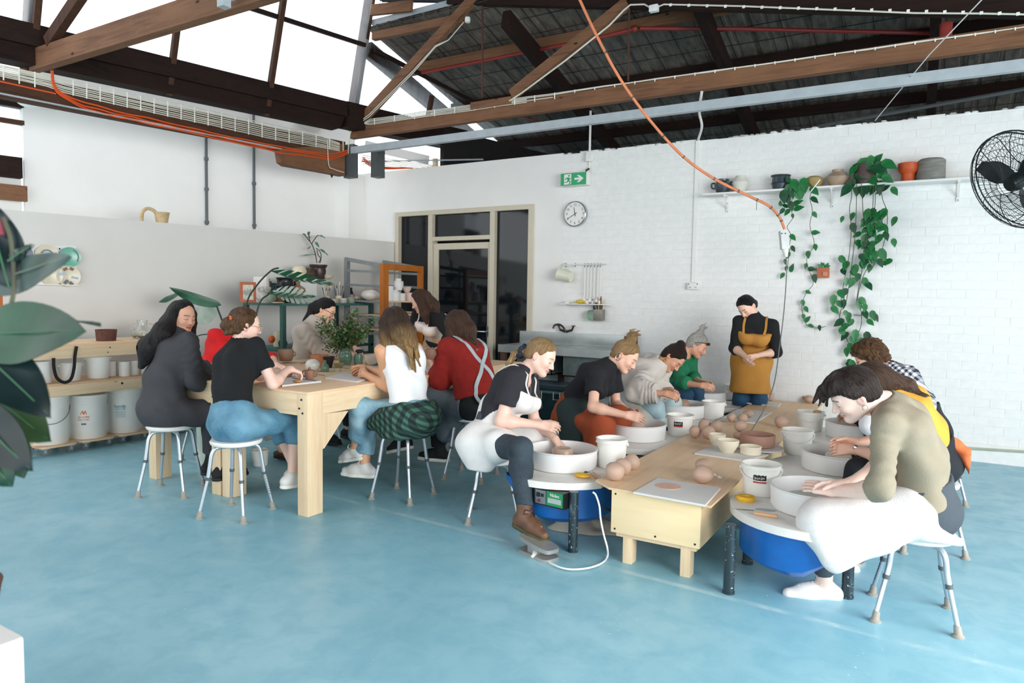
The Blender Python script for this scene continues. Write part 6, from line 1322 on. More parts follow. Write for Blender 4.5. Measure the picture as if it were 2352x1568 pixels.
F = hfield(P); L = hair_cap(F, P, .012); finish(F, 'hair', H_brown, t, hairP=P)
for sd in 'LR': shoe(P, sd, 'slide', mat('brown_sandal_leather', '#5d3a24', .6, var=.2), M_dsole, t)
# ---------------------------------------------------------------- D woman in oatmeal smock, ponytail, glasses
P = pose((-5.5, 5.05, .66), V3(1, .1, 0), (722, 742), (748, 712), (.80, .38, -.42), S=1.0, spine=.56, neckL=.17, lean=(.45, 0, 1), hump=.045,
    arms={'R': ((742, 818), (.5, -.3, -1), (795, 806), (1, .3, .2), (XP+DN*.3, DN, 30, .2, .5)), 'L': ((770, 800), (.5, .5, -1), (812, 797), (1, .2, .1), (XP+DN*.3, DN, 30, .2, .5))},
    legs={'R': ((-5.08, 4.98, .60), 0, (-5.12, 4.95, .10), 0, (1, 0, 0)), 'L': ((-5.08, 5.2, .60), 0, (-5.12, 5.25, .10), 0, (1, 0, 0))})
t = person(P, 'woman with black ponytail and dark glasses in oatmeal smock beyond the table', '#e6b899', '#b4625a', '#1c1413')
top(P, t, cloth('oatmeal_linen', '#bdb1a5', .9, .05), 'smock', o=.03, sl=(1.9, 1.9), hem=-.1, neck='crew', bust=.01, flare=.02, wr=(.006, 17), rip=(.006, 3, 15)); pants(P, t, cloth('dark_trousers', '#23262b'), o=.012)
F = hfield(P, .34); L = hair_cap(F, P, .011, line=-.006, nape=-.08); F.chain([L(-.11, 0, .02), L(-.13, .0, -.03), L(-.11, .01, -.12), P['neck']+P['back']*.09, P['chest']+P['back']*.13+P['sp']*.06], [.035, .042, .045, .04, .018], .025); F.wrinkle(.003, 45, axis=(1, 1, .3)); finish(F, 'hair', H_black, t, hairP=P)
glasses(P, t, M_black, .022)
for sd in 'LR': shoe(P, sd, 'sneaker', M_bshoe, M_dsole, t)
# ---------------------------------------------------------------- E standing woman, white bib apron
P = pose((-4.82, 6.40, .90), V3(-.25, -.95, 0), (985, 715), (962, 686), (-.88, -.35, -.45), S=1.0, spine=.52, lean=(-.25, -.35, 1), chest=(-.35, -.95), hump=.04,
    arms={'R': ((938, 770), (-.5, -.2, -1), (958, 812), (.0, -.6, -.4), (nrm(V3(.2, -.7, -.4)), DN, 35, .2, .5)), 'L': ((1035, 775), (.5, .1, -1), (1000, 812), (-.3, -.8, -.2), (nrm(V3(-.3, -.7, -.4)), DN, 35, .2, .5))},
    legs={'R': ((-4.92, 6.42, .50), 0, (-4.92, 6.5, .09), 0, (-.2, -1, 0)), 'L': ((-4.72, 6.42, .5), 0, (-4.72, 6.5, .09), 0, (-.1, -1, 0))})
t = person(P, 'standing woman with straight brown hair, black top and stained white apron', '#e7bba6', '#b76a60', '#4b3427')
top(P, t, cloth('black_knit', '#0e0f12', .9), 'black_top', o=.014, sl=(1.35, 1.35), hem=-.05, neck='turtle', flare=.01); pants(P, t, cloth('dark_trousers', '#23262b'), o=.014, tl=(1.95, 1.95), flare=.02)
def stain_mat():
    q = NT('stained_white_canvas'); f = q.noise(q.coord(), 7, 4); sp = q.n('ShaderNodeSeparateXYZ'); q.l(q.coord(), sp.inputs[0]); r = q.n('ShaderNodeMapRange'); q.l(sp.outputs[2], r.inputs[0]); r.inputs[1].default_value = 1.12; r.inputs[2].default_value = .98
    k = q.n('ShaderNodeMath', operation='MULTIPLY'); q.l(r.outputs[0], k.inputs[0]); q.l(q.ramp(f, [(.35, .2), (.6, 1.0)]), k.inputs[1]); return q.fin(q.mix(k.outputs[0], lin('#e9dbd4'), lin('#d9b173')), .9)
F = field(P); torso(F, P, .03, bust=.015); F.cone(P['pel'], P['pel']+V3(0, 0, -.35), .16, .2, .05); F.keep(P['pel'], -P['cf0']); F.keep(P['chest']+P['sp']*.02, P['sp']); F.keep(V3(0, 0, .58), DN); F.wrinkle(.005, 18); finish(F, 'apron', stain_mat(), t, relax=1)
for e in (-1, 1): band(P, t, [P['chest']+P['cf']*.135+P['cl']*e*.085, P['neck']+P['cf']*.075-P['sp']*.03+P['cl']*e*.075, P['neck']-P['sp']*.005+P['cl']*e*.07, P['neck']+P['back']*.075-P['sp']*.05+P['cl']*e*.06], .022, .004, M_wplast, nrmdir=P['cf']*.6+UP*.5, F=P['F'])
F = hfield(P, .36); L = hair_cap(F, P, .012, line=-.012, nape=-.12)
for e in (-1, 1): F.chain([L(.0, e*.072, .03), L(-.015, e*.086, -.06), L(-.0, e*.09, -.15), L(.01, e*.085, -.235)], [.035, .04, .045, .03], .03)
F.chain([L(-.07, 0, .0), L(-.1, 0, -.1), L(-.085, 0, -.22)], [.07, .07, .045], .04); F.wrinkle(.003, 60, axis=(1, 1, .1)); finish(F, 'hair', H_brown, t, hairP=P)
for sd in 'LR': shoe(P, sd, 'sneaker', M_bshoe, M_dsole, t)
# ---------------------------------------------------------------- F woman in white tank top, plaid shirt round her waist
P = pose((-3.27, 3.98, .615), V3(-1, .12, 0), (918, 788), (906, 742), (-.85, .5, -.25), S=1.0, spine=.54, lean=(-.3, 0, 1), chest=(-.9, .25), hump=.03, sh_w=.155,
    arms={'L': ((892, 889), (-.5, -.3, -1), (838, 858), (-1, .2, .2), (nrm(V3(-.9, .35, .0)), V3(.2, .9, -.3), 28, .2, .5)), 'R': ((880, 880), (-.3, .8, -1), (845, 846), (-1, .3, .2), (nrm(V3(-.9, .0, -.1)), V3(.1, -.8, -.5), 28, .2, .5))},
    legs={'L': ((838, 948), (-1, .1, 0), (838, 1078), (.0, .0, -1), (-1, -.25, 0)), 'R': ((815, 935), (-1, .2, 0), (816, 1032), (0, .0, -1), (-1, .1, -.25))})
t = person(P, 'woman in white tank top with ombre hair and a plaid shirt tied at her waist', '#d9a27c', '#b4645a', '#3b281e')
top(P, t, cloth('white_rib', '#f0eff0', .85, .02), 'tank_top', o=.011, neck='tank', hem=.06, bust=.012, wr=(.002, 30))
M_jl = denim('pale_denim', '#4f7f95', '#a9c8d2'); pants(P, t, M_jl, 'jeans', o=.012, tl=(1.8, 1.72), flare=.016, waist=.1, wr=(.004, 26), thigh=.01)
M_plaid = check_mat('green_plaid', '#0c1a18', '#1d3a33', '#3f6456', 8)
F = field(P, .01, .4); F.cone(P['hipL'], P['hipR'], .15, .15, .05); F.cone(P['pel']+V3(.03, 0, .03), P['pel']+V3(.05, 0, -.02), .175, .19, .04)
for e in (-1, 1): F.cone(P['pel']+P['l']*e*.08+V3(.05, 0, 0), P['pel']+P['l']*e*.15+V3(.0, 0, -.09), .13, .11, .05)
F.cone(P['hipL']+V3(-.02, -.06, .03), P['hipL']+V3(-.2, -.10, -.06), .1, .05, .05); F.keep(P['pel']+P['sp']*.085, P['sp']); F.keep(V3(0, 0, .47), DN); F.keep(P['pel']+V3(-.2, 0, 0), -XP); F.wrinkle(.008, 22); finish(F, 'plaid_shirt', M_plaid, t, relax=1)
q = P['pel']+P['sp']*.07; M_pl2 = check_mat('plaid_inside', '#47655c', '#7d998d', '#c2cfc4', 9)
band(P, t, [q+V3(.1, -.15, .0), q+V3(-.02, -.185, -.005), q+V3(-.12, -.16, -.03), q+V3(-.2, -.1, -.02), q+V3(-.13, -.02, .03)], .045, .02, M_pl2, 'rolled_sleeve', nrmdir=lambda p: Vector((p[0]-q[0], p[1]-q[1], .2)))
F = hfield(P, .36); L = hair_cap(F, P, .014, line=-.015, nape=-.12)
for e in (-1, 1): F.chain([L(-.0, e*.075, .03), L(-.02, e*.092, -.07), L(-.02, e*.09, -.16), L(-.025, e*.085, -.255)], [.04, .045, .045, .025], .03)
F.chain([L(-.07, 0, .02), L(-.105, 0, -.08), P['neck']+P['back']*.1-P['sp']*.04, P['neck']+P['back']*.115-P['sp']*.13], [.075, .075, .06, .03], .04)
strands(F, [L(-.09, 0, -.1), P['neck']+P['back']*.12-P['sp']*.06, P['neck']+P['back']*.12-P['sp']*.17], .022, .01, 9, .045, .015, 4); F.wrinkle(.0045, 55, axis=(1, 1, .3)); finish(F, 'hair', H_ombre, t, hairP=P)
for sd in 'LR': shoe(P, sd, 'sneaker', M_wshoe, M_wsole, t, M_wlace)
# ---------------------------------------------------------------- G woman in red jumper, crossed grey apron straps
P = pose((-3.17, 4.72, .615), V3(-1, .05, 0), (1062, 786), (1046, 735), (-.95, .25, -.3), S=1.02, spine=.54, lean=(-.25, 0, 1), chest=(-.95, .2), hump=.03,
    arms={'L': ((1012, 890), (-.4, -.4, -1), (992, 830), (-.8, .2, .7), (nrm(V3(-.45, .2, .7)), V3(-.2, .9, 0), 30, .2, .6)), 'R': ((1040, 850), (-.4, .8, -1), (1000, 808), (-.8, -.1, .5), (nrm(V3(-.9, -.2, .0)), V3(.2, -.7, -.5), 32, .2, .5))},
    legs={'L': ((1000, 925), (-1, .0, 0), (1010, 1035), (.2, .1, -1), (-1, -.2, 0)), 'R': ((975, 915), (-1, .2, 0), (925, 1010), (-.3, .2, -1), (-1, .1, -.3))})
t = person(P, 'woman in dark red jumper with crossed grey apron straps on her back', '#e3b39b', '#b76a60', '#4b3427')
top(P, t, mat('red_wool', '#8e1c14', .95, 0, .16, 22, .7, 160), 'red_jumper', o=.03, sl=(1.55, 1.55), hem=.03, neck='crew', belly=.012, bust=.01, flare=.018, wr=(.005, 18), w=1.05, rip=(.004, 3, 12), nk=.03)
pants(P, t, cloth('black_trousers', '#121317'), o=.014, tl=(1.9, 1.9), flare=.01)
M_gap = mat('grey_denim_apron', '#5d666d', .85, 0, .18, 12, .4, 120); M_gst = mat('pale_grey_strap', '#b4bcc0', .85, var=.08, bump=.3)
F = field(P, .0105, .4); leg(F, P, 'L', .035, 1.0); leg(F, P, 'R', .035, 1.0); F.cone(P['knL'], P['knR'], .08, .08, .06); F.cone(P['knL']+V3(.05, -.04, 0), P['knL']+V3(.16, -.05, -.24), .09, .07, .06); F.cone(P['pel']+V3(-.06, -.1, -.0), P['knL']+V3(.16, -.05, -.2), .09, .08, .06); F.cone(P['pel'], P['chest'], .14, .13, .05); F.keep(P['pel']+V3(-.035, 0, 0), XP); F.keep(P['chest'], P['sp']); F.wrinkle(.006, 16); finish(F, 'apron', M_gap, t, relax=1)
sb = lambda a, b, e: P['pel']+P['sp']*a+P['cl']*b+P['back']*e
bn = lambda p: Vector(nrm(P['back']+P['sp']*(1.1 if (np.array(p)-P['pel']) @ P['sp'] > .45 else 0)))
bd = .165
band(P, t, [sb(.50, .13, -.02), sb(.49, .12, .07), sb(.42, .08, bd-.02), sb(.28, -.02, bd+.012), sb(.14, -.11, bd-.02), sb(.06, -.17, bd-.09)], .036, .006, M_gst, nrmdir=bn, F=P['F'])
band(P, t, [sb(.50, -.12, -.01), sb(.48, -.115, .07), sb(.41, -.09, bd-.025), sb(.28, .0, bd+.018), sb(.14, .09, bd+.01), sb(.02, .13, bd-.01), sb(-.06, .12, bd+.02)], .034, .006, M_gst, nrmdir=bn, F=P['F'])
F = hfield(P, .34); L = hair_cap(F, P, .014, line=-.012, nape=-.12)
for e in (-1, 1): F.chain([L(-.0, e*.075, .03), L(-.015, e*.088, -.06), L(-.01, e*.088, -.17)], [.04, .045, .03], .03)
F.chain([L(-.07, 0, .02), L(-.1, 0, -.07), L(-.1, 0, -.17)], [.075, .075, .045], .04); strands(F, [L(-.08, 0, -.08), L(-.09, 0, -.14), L(-.085, 0, -.215)], .02, .009, 8, .04, .015, 8); F.wrinkle(.0035, 60, axis=(1, 1, .2)); finish(F, 'hair', H_brown, t, hairP=P)
for sd in 'LR': shoe(P, sd, 'hightop', M_bshoe, M_wsole, t, M_wlace)
# ---------------------------------------------------------------- H woman in white apron at the nearest left wheel
P = pose((-2.52, 3.93, .525), XP, (1198, 856), (1246, 815), (.83, .15, -.40), S=1.02, spine=.49, lean=(.35, 0, 1), chest=(1, .12), hump=.035, neckL=.17,
    arms={'R': ((1146, 984), (-.2, -.6, -1), (1240, 976), (1, .1, .1), (nrm(V3(.95, .2, -.05)), V3(0, .7, -.6), 34, .15, .55)), 'L': ((1228, 970), (.4, .6, -1), (1272, 1004), (1, -.2, -.3), (nrm(V3(.75, .1, -.62)), V3(-.5, -.2, -.75), 30, .15, .5))},
    legs={'R': ((1196, 1030), (1, -.3, .1), tuple(oZ(1207, 1186, .178)), 0, (.92, -.30, -.12)), 'L': ((-2.33, 4.27, .49), 0, (-2.25, 4.34, .11), 0, (1, .1, 0))})
P['clayhand'] = .75; t = person(P, 'blonde woman in white linen apron and black tee at the nearest left wheel', '#edc3b0', '#c97f74', '#6b4e3a')
top(P, t, cloth('washed_black_cotton', '#26242a', .9, .12), 'black_tee', o=.018, sl=(.66, .66), hem=-.02, neck='v', bust=.018, flare=.016, wr=(.003, 22), rip=(.003, 2, 15))
M_wash = denim('washed_black_denim', '#1c262e', '#3f4e58'); pants(P, t, M_wash, 'jeans', o=.01, tl=(1.84, 1.84), flare=.004, wr=(.002, 30))
M_linen = mat('white_linen', '#e4e0dc', .9, 0, .03, 20, .35, 180)
F = field(P, .0095, .3); torso(F, P, .03, bust=.02, low=False); F.keep(P['pel']+P['cf']*.0+P['sp']*.3, -nrm(P['cf']*.8+DN*.42)); F.keep(P['chest']+P['sp']*.005, P['sp'])
A = F.copy(); A.D[:] = 1; A.cone(P['hipL'], P['hipR'], .15, .15, .05); A.cone(P['pel'], P['mid']+P['sp']*.02, .15, .138, .05); A.cone(P['hipR'], P['hipR']+(P['knR']-P['hipR'])*.42, .128, .115, .05); A.cone(P['hipL'], P['knL'], .12, .085, .05); A.cone(P['hipR']+(P['knR']-P['hipR'])*.35+V3(0, .06, 0), P['knL']+V3(-.1, -.12, 0), .1, .08, .05); A.cone(P['hipR']+V3(-.06, -.05, 0), P['hipR']+V3(.0, -.075, -.16), .11, .06, .06); A.cone(P['hipR']+V3(.05, -.06, -.02), P['hipR']+V3(.06, -.075, -.13), .08, .045, .05); A.keep(V3(0, 0, .36), DN); F.D = np.minimum(F.D, A.D); F.wrinkle(.005, 19, seed=5); finish(F, 'apron', M_linen, t, relax=1)
cb2 = lambda a, b, e: P['pel']+P['sp']*a+P['cl']*b+P['cf']*e
for e in (-1, 1): band(P, t, [cb2(.37, e*.085, .145), cb2(.44, e*.095, .105), cb2(.49, e*.09, .03), cb2(.485, e*.085, -.05), cb2(.40, e*.06, -.115)], .02, .006, M_linen, nrmdir=lambda p: nrm(P['cf']*(.9 if (np.array(p)-P['pel']) @ P['cf'] > .02 else -.7)+P['sp']*.7), F=P['F'])
F = hfield(P, .34, .006); L = hair_cap(F, P, .009, line=.0, nape=-.06, low=-.0); F.chain([L(-.1, 0, -.01), L(-.135, .0, -.03), L(-.165, .0, -.075), L(-.175, .01, -.15), L(-.16, .02, -.2)], [.03, .028, .024, .018, .006], .02); F.wrinkle(.002, 70); finish(F, 'hair', H_blond, t, hairP=P)
b = MB()
for i in range(12): a = i*2*PI/12; b.sphere(L(-.132+.006*math.sin(2*i), .038*math.cos(a), -.03+.04*math.sin(a)), (.018, .018, .017), 8)
obj('scrunchie', b, mat('navy_dotted_scrunchie', '#1b2738', .8, var=.9, scale=160), t)
nk = MB().tube(smooth_path([P['neck']+P['cl']*.06+P['cf']*.02, P['neck']+P['cl']*.035+P['cf']*.085-P['sp']*.05, P['neck']+P['cf']*.118-P['sp']*.10, P['neck']-P['cl']*.035+P['cf']*.085-P['sp']*.05, P['neck']-P['cl']*.06+P['cf']*.02], 5), .0016, 5); obj('necklace', nk, M_chrome, t)
for sd in 'LR': shoe(P, sd, 'boot', M_bootbr if sd == 'R' else M_bshoe, M_bootsole if sd == 'R' else M_dsole, t, M_lace)
# ---------------------------------------------------------------- I woman in black tee and rust trousers
P = pose((-2.50, 5.14, .525), XP, (1391, 842), (1440, 815), (.80, .1, -.55), S=1.03, spine=.50, lean=(.5, 0, 1), hump=.05, neckL=.17,
    arms={'R': ((1362, 935), (.0, -.6, -1), (1436, 953), (1, .1, -.2), (nrm(V3(.95, .2, -.12)), V3(0, .7, -.5), 28, .15, .5)), 'L': ((1415, 930), (.5, .5, -1), (1446, 946), (1, -.1, -.2), (nrm(V3(.85, -.3, .15)), V3(0, -.7, -.6), 24, .15, .5))},
    legs={'R': ((1382, 976), (1, -.3, .1), (1372, 1085), (.0, 0, -1), (1, -.1, 0)), 'L': ((1420, 965), (1, .3, 0), (1440, 1060), (.1, 0, -1), (1, .1, 0))})
P['clayhand'] = .8; t = person(P, 'woman with messy blonde topknot in black tee and rust trousers', '#e8b8a0', '#b4655a', '#5a3f2e')
top(P, t, cloth('black_cotton', '#15151b', .9, .1), 'black_tee', o=.018, sl=(.6, .6), hem=.06, neck='turtle', bust=.02, flare=.014, wr=(.003, 22)); M_rust = mat('rust_corduroy', '#95411f', .85, 0, .15, 10, .5, 140, (1, 1, .3))
pants(P, t, M_rust, 'rust_trousers', o=.026, tl=(1.85, 1.85), flare=.035, waist=.15, wr=(.006, 20), thigh=.016)
F = field(P, .0105, .3); F.cone(P['hipR']+V3(.06, -.05, .06), P['hipR']+V3(.10, -.12, -.16), .125, .1, .06); F.cone(P['hipR']+(P['knR']-P['hipR'])*.38+V3(0, -.01, .02), P['hipR']+V3(.2, -.12, -.18), .135, .09, .06); F.wrinkle(.005, 18); finish(F, 'dark_apron', cloth('dark_green_canvas', '#22302f', .9, .15), t, relax=1)
F = hfield(P, .3, .006); L = hair_cap(F, P, .01, line=.004, nape=-.08, low=.0); F.ell(L(-.045, 0, .15), (P['hf'], P['hl'], P['hu']), (.045, .048, .04), .03); strands(F, [L(-.05, 0, .12), L(-.06, 0, .155), L(-.03, 0, .175)], .012, .006, 10, .026, .01, 3); curls(F, .0018, 120); finish(F, 'hair', H_blond, t, hairP=P)
ea = P['head']-P['hl']*.088*1.0-P['hu']*.03; obj('earring', MB().tube([ea+P['hf']*(.022*math.cos(a)-.02)+P['hu']*.03*math.sin(a) for a in [2*PI*i/18 for i in range(18)]], .0022, 6, closed=True), M_chrome, t)
for sd in 'LR': shoe(P, sd, 'sneaker', M_bshoe, M_dsole, t)
# ---------------------------------------------------------------- J person in beige shirt, dark bun, head bowed
P = pose((-2.50, 6.33, .525), XP, (1508, 838), (1555, 818), (.62, -.15, -.80), S=1.03, spine=.50, lean=(.5, 0, 1), hump=.05, neckL=.16,
    arms={'R': ((1462, 902), (.1, -.6, -1), (1526, 903), (1, .1, .0), (nrm(V3(.9, .2, -.2)), V3(0, .6, -.7), 34, .15, .5)), 'L': ((1500, 905), (.4, .5, -1), (1538, 894), (1, -.2, .1), (nrm(V3(.9, -.1, -.4)), V3(-.2, -.6, -.6), 34, .15, .5))},
    legs={'R': ((1500, 938), (1, -.3, .1), (1512, 1005), (.1, 0, -1), (1, -.1, 0)), 'L': ((1540, 925), (1, .3, .1), (1560, 1000), (.1, 0, -1), (1, .1, 0))})
t = person(P, 'person with dark bun bowed over the wheel in a loose beige shirt', '#cf9a7c', '#a55c50', '#2a1b16')
top(P, t, cloth('beige_linen', '#c9c0b7', .9, .05), 'beige_shirt', o=.034, sl=(1.75, 1.75), hem=-.02, neck='collar', bust=.005, belly=.01, flare=.03, wr=(.008, 17), w=1.05, rip=(.008, 4, 18)); M_pale = denim('sky_denim', '#8fb0ba', '#bcd2d6'); pants(P, t, M_pale, 'pale_jeans', o=.022, tl=(1.9, 1.9), flare=.03, thigh=.01)
F = field(P, .0105, .2); leg(F, P, 'R', .036, 1.0); leg(F, P, 'L', .036, 1.0); F.cone(P['hipR']+V3(.1, -.06, 0), P['knR']+V3(-.06, -.05, -.1), .1, .08, .06); F.keep(P['pel']+V3(.08, 0, 0), -XP); F.wrinkle(.006, 16); finish(F, 'apron', mat('cream_towelling', '#dcd4c6', .95, bump=.5), t, relax=1)
F = hfield(P, .28, .0065); L = hair_cap(F, P, .011, line=.002, nape=-.09, low=-.02); F.ell(L(-.06, 0, .12), (P['hf'], P['hl'], P['hu']), (.045, .05, .04), .02); F.wrinkle(.002, 80); finish(F, 'hair', hair_mat('dark_gold_bun_hair', '#140e0c', '#3c2a20'), t, hairP=P)
obj('earring', MB().sphere(P['head']-P['hl']*.088-P['hu']*.045, .011, 8).sphere(P['head']-P['hl']*.088-P['hu']*.07, .009, 8), mat('gold', '#c9a13c', .3, .8), t)
for sd in 'LR': shoe(P, sd, 'sneaker', M_bshoe, M_dsole, t)
# ---------------------------------------------------------------- K person in green, grey topknot
P = pose((-2.40, 7.30, .54), XP, (1572, 808), (1608, 789), (.80, .05, -.45), S=1.0, spine=.52, lean=(.35, 0, 1), hump=.045,
    arms={'R': ((1562, 878), (.1, -.5, -1), (1608, 885), (1, .1, 0), (nrm(V3(.9, .2, -.05)), V3(0, .6, -.6), 26, .15, .5)), 'L': ((1590, 868), (.4, .5, -1), (1614, 880), (1, -.1, 0), (nrm(V3(.85, -.2, .1)), V3(0, -.6, -.6), 26, .15, .5))},
    legs={'R': ((1575, 905), (1, -.3, .1), (1580, 960), (.1, 0, -1), (1, -.1, 0)), 'L': ((1600, 900), (1, .3, .1), (1610, 960), (.1, 0, -1), (1, .1, 0))})
t = person(P, 'person with grey topknot and sunglasses on the head, green top', '#d9a184', '#a8564c', '#8a7c70')
top(P, t, cloth('green_jersey', '#17744e', .85, .1), 'green_top', o=.016, sl=(1.35, 1.35), hem=.0, neck='scoop', flare=.008); pants(P, t, denim('navy_denim', '#1d3a55', '#2f5878'), 'jeans', o=.014)
F = hfield(P, .28, .0065); L = hair_cap(F, P, .012, line=.0, nape=-.09); F.ell(L(-.045, 0, .135), (P['hf'], P['hl'], P['hu']), (.035, .036, .04), .025); strands(F, [L(-.045, 0, .13), L(-.05, 0, .19), L(-.035, 0, .22)], .012, .005, 8, .018, .01, 5); curls(F, .002, 110); finish(F, 'hair', H_grey, t, hairP=P)
b = MB()
for e in (-1, 1): b.sphere(L(.092, e*.034, .068), (.012, .026, .018), 10, Matrix((P['hf'], P['hl'], P['hu'])).transposed()); b.tube([L(.085, e*.06, .07), L(.02, e*.09, .035), L(-.02, e*.09, .01)], .003, 6)
obj('sunglasses', b, mat('dark_sunglasses', '#3a1f22', .2), t)
for sd in 'LR': shoe(P, sd, 'sneaker', M_bshoe, M_dsole, t)
# ---------------------------------------------------------------- L standing woman in mustard apron
P = pose((-1.60, 7.48, .86), V3(.1, -1, 0), (1737, 732), (1712, 700), (-.30, -.72, -.62), S=.97, spine=.53, lean=(.0, -.25, 1), hump=.03, neckL=.15,
    arms={'R': ((1688, 800), (-.5, .0, -1), (1712, 818), (.6, -.8, -.4), (nrm(V3(.45, -.5, -.6)), V3(.6, .3, .3), 26, .2, .5)), 'L': ((1782, 808), (.5, .1, -1), (1738, 816), (-.8, -.6, -.3), (nrm(V3(-.6, -.5, -.5)), V3(-.2, .5, .6), 24, .2, .5))},
    legs={'R': ((-1.68, 7.46, .46), 0, (-1.70, 7.54, .09), 0, (-.1, -1, 0)), 'L': ((-1.50, 7.46, .46), 0, (-1.48, 7.54, .09), 0, (.1, -1, 0))})
P['clayhand'] = .25; t = person(P, 'standing woman in mustard apron and black turtleneck by the back wall', '#e8bda6', '#b9665c', '#2a1d18')
top(P, t, cloth('black_roll_neck', '#0f1013', .9), 'black_roll_neck', o=.016, sl=(1.2, 1.2), hem=-.05, neck='turtle', bust=.02, flare=.008, nk=.05); pants(P, t, denim('dark_blue_denim', '#16354d', '#28567a'), 'jeans', o=.016, tl=(1.95, 1.95), flare=.02)
M_must = mat('mustard_canvas', '#b98238', .9, 0, .07, 9, .4, 130)
F = field(P, .0105, .3); torso(F, P, .03, bust=.02); F.cone(P['pel']+UP*.05, P['pel']+V3(0, 0, -.28), .175, .205, .06); F.keep(P['pel']-P['cf']*.03, -P['f']); F.keep(P['chest']+P['sp']*.01, P['sp']); F.keep(V3(0, 0, .55), DN); F.wrinkle(.006, 17, seed=2); finish(F, 'apron', M_must, t, relax=1)
cb2 = lambda a, b, e: P['pel']+P['sp']*a+P['cl']*b+P['cf']*e
for e in (-1, 1): band(P, t, [cb2(.405, e*.095, .135), cb2(.47, e*.105, .10), cb2(.515, e*.1, .03), cb2(.50, e*.09, -.06), cb2(.4, e*.07, -.12)], .022, .006, M_must, nrmdir=lambda p: nrm(P['cf']*(.9 if (np.array(p)-P['pel']) @ P['cf'] > .02 else -.7)+P['sp']*.7), F=P['F'])
F = hfield(P, .28, .0065); L = hair_cap(F, P, .010, line=.002, nape=-.08, low=-.01); F.ell(L(-.11, -.01, -.03), (P['hf'], P['hl'], P['hu']), (.04, .04, .04), .03); F.wrinkle(.0015, 70); finish(F, 'hair', H_black, t, hairP=P)
for sd in 'LR': shoe(P, sd, 'sneaker', M_bshoe, M_dsole, t)
# ---------------------------------------------------------------- M person in gingham, curly hair
P = pose((.0, 6.2, .525), -XP, (2045, 850), (1998, 822), (-.75, -.1, -.6), S=1.05, spine=.50, lean=(-.7, 0, 1), hump=.05, neckL=.16,
    arms={'L': ((2010, 935), (-.1, -.6, -1), (1975, 955), (-1, .1, -.1), (nrm(V3(-.9, .2, -.2)), V3(0, .6, -.6), 26, .15, .5)), 'R': ((2000, 930), (-.4, .5, -1), (1965, 950), (-1, -.1, 0), (nrm(V3(-.9, -.2, -.2)), V3(0, -.6, -.6), 26, .15, .5))},
    legs={'L': ((2005, 975), (-1, -.3, .1), (2015, 1050), (-.1, 0, -1), (-1, -.1, 0)), 'R': ((1985, 965), (-1, .3, .1), (1990, 1040), (-.1, 0, -1), (-1, .1, 0))})
P['clayhand'] = .85; t = person(P, 'curly-haired person in black and white gingham, farthest right', '#e4b7a0', '#b4655a', '#3f2a1d')
top(P, t, check_mat('gingham', '#f2f0f2', '#8f919c', '#23252f', 9.5), 'gingham_shirt', o=.026, sl=(.8, .8), hem=-.02, neck='scoop', bust=0, flare=.02, wr=(.004, 18)); pants(P, t, cloth('navy_trousers', '#1b212e'), o=.016)
F = field(P, .0105, .2); leg(F, P, 'L', .036, .95); F.keep(P['pel']+V3(-.12, 0, 0), XP); F.wrinkle(.004, 18); finish(F, 'towel', mat('white_towel', '#e9e9ec', .95, bump=.5), t, relax=1)
F = hfield(P, .3, .0065); L = hair_cap(F, P, .03, line=-.01, nape=-.1); curls(F, .007, 78); finish(F, 'hair', H_curl, t, hairP=P)
band(P, t, [P['neck']+P['back']*.06+P['cl']*.055-P['sp']*.06, P['neck']+P['cl']*.075+P['sp']*.0, P['neck']+P['cf']*.07+P['cl']*.06], .012, .006, M_wplast, 'apron_strap', nrmdir=P['cl']*.7+UP*.6)
for sd in 'LR': shoe(P, sd, 'sneaker', M_bshoe, M_dsole, t)
# ---------------------------------------------------------------- N person in mustard jumper
P = pose((.03, 4.93, .525), -XP, (2060, 905), (2005, 880), (-.78, -.05, -.55), S=1.04, spine=.47, lean=(-.75, 0, 1), hump=.055, neckL=.16,
    arms={'L': ((2030, 1050), (-.1, -.6, -1), (1962, 1032), (-1, .1, .1), (nrm(V3(-.95, .15, -.15)), V3(0, .7, -.5), 18, .15, .5)), 'R': ((2040, 1030), (-.4, .5, -1), (1968, 1015), (-1, -.1, .1), (nrm(V3(-.95, -.1, -.05)), V3(0, -.7, -.5), 18, .15, .5))},
    legs={'L': ((1980, 1085), (-1, -.3, .1), (1945, 1215), (-.1, 0, -1), (-1, -.1, 0)), 'R': ((1965, 1060), (-1, .3, .1), (1935, 1190), (-.1, 0, -1), (-1, .1, 0))})
P['clayhand'] = .15; t = person(P, 'person in mustard yellow jumper, half hidden behind the khaki jumper', '#e8b9a2', '#b4655a', '#3f2a1d')
top(P, t, cloth('mustard_knit', '#d9a13d', .85, .06), 'mustard_jumper', o=.02, sl=(1.1, 1.1), hem=-.02, neck='crew', bust=0, flare=.01, wr=(.003, 18)); pants(P, t, cloth('ink_trousers', '#151a22'), 'trousers', o=.02, tl=(1.7, 1.7), flare=.02, thigh=.02)
F = hfield(P, .32, .0065); L = hair_cap(F, P, .012, line=-.01, nape=-.1); F.chain([L(-.08, .0, .0), P['neck']+P['back']*.07+P['sp']*.03, P['neck']+P['back']*.12-P['sp']*.05+P['cl']*.02], [.05, .045, .012], .03); strands(F, [L(-.08, .02, -.02), P['neck']+P['back']*.07+P['cl']*.03, P['neck']+P['back']*.13-P['sp']*.07+P['cl']*.04], .016, .006, 8, .03, .012, 6); F.wrinkle(.002, 60); finish(F, 'hair', H_brown, t, hairP=P)
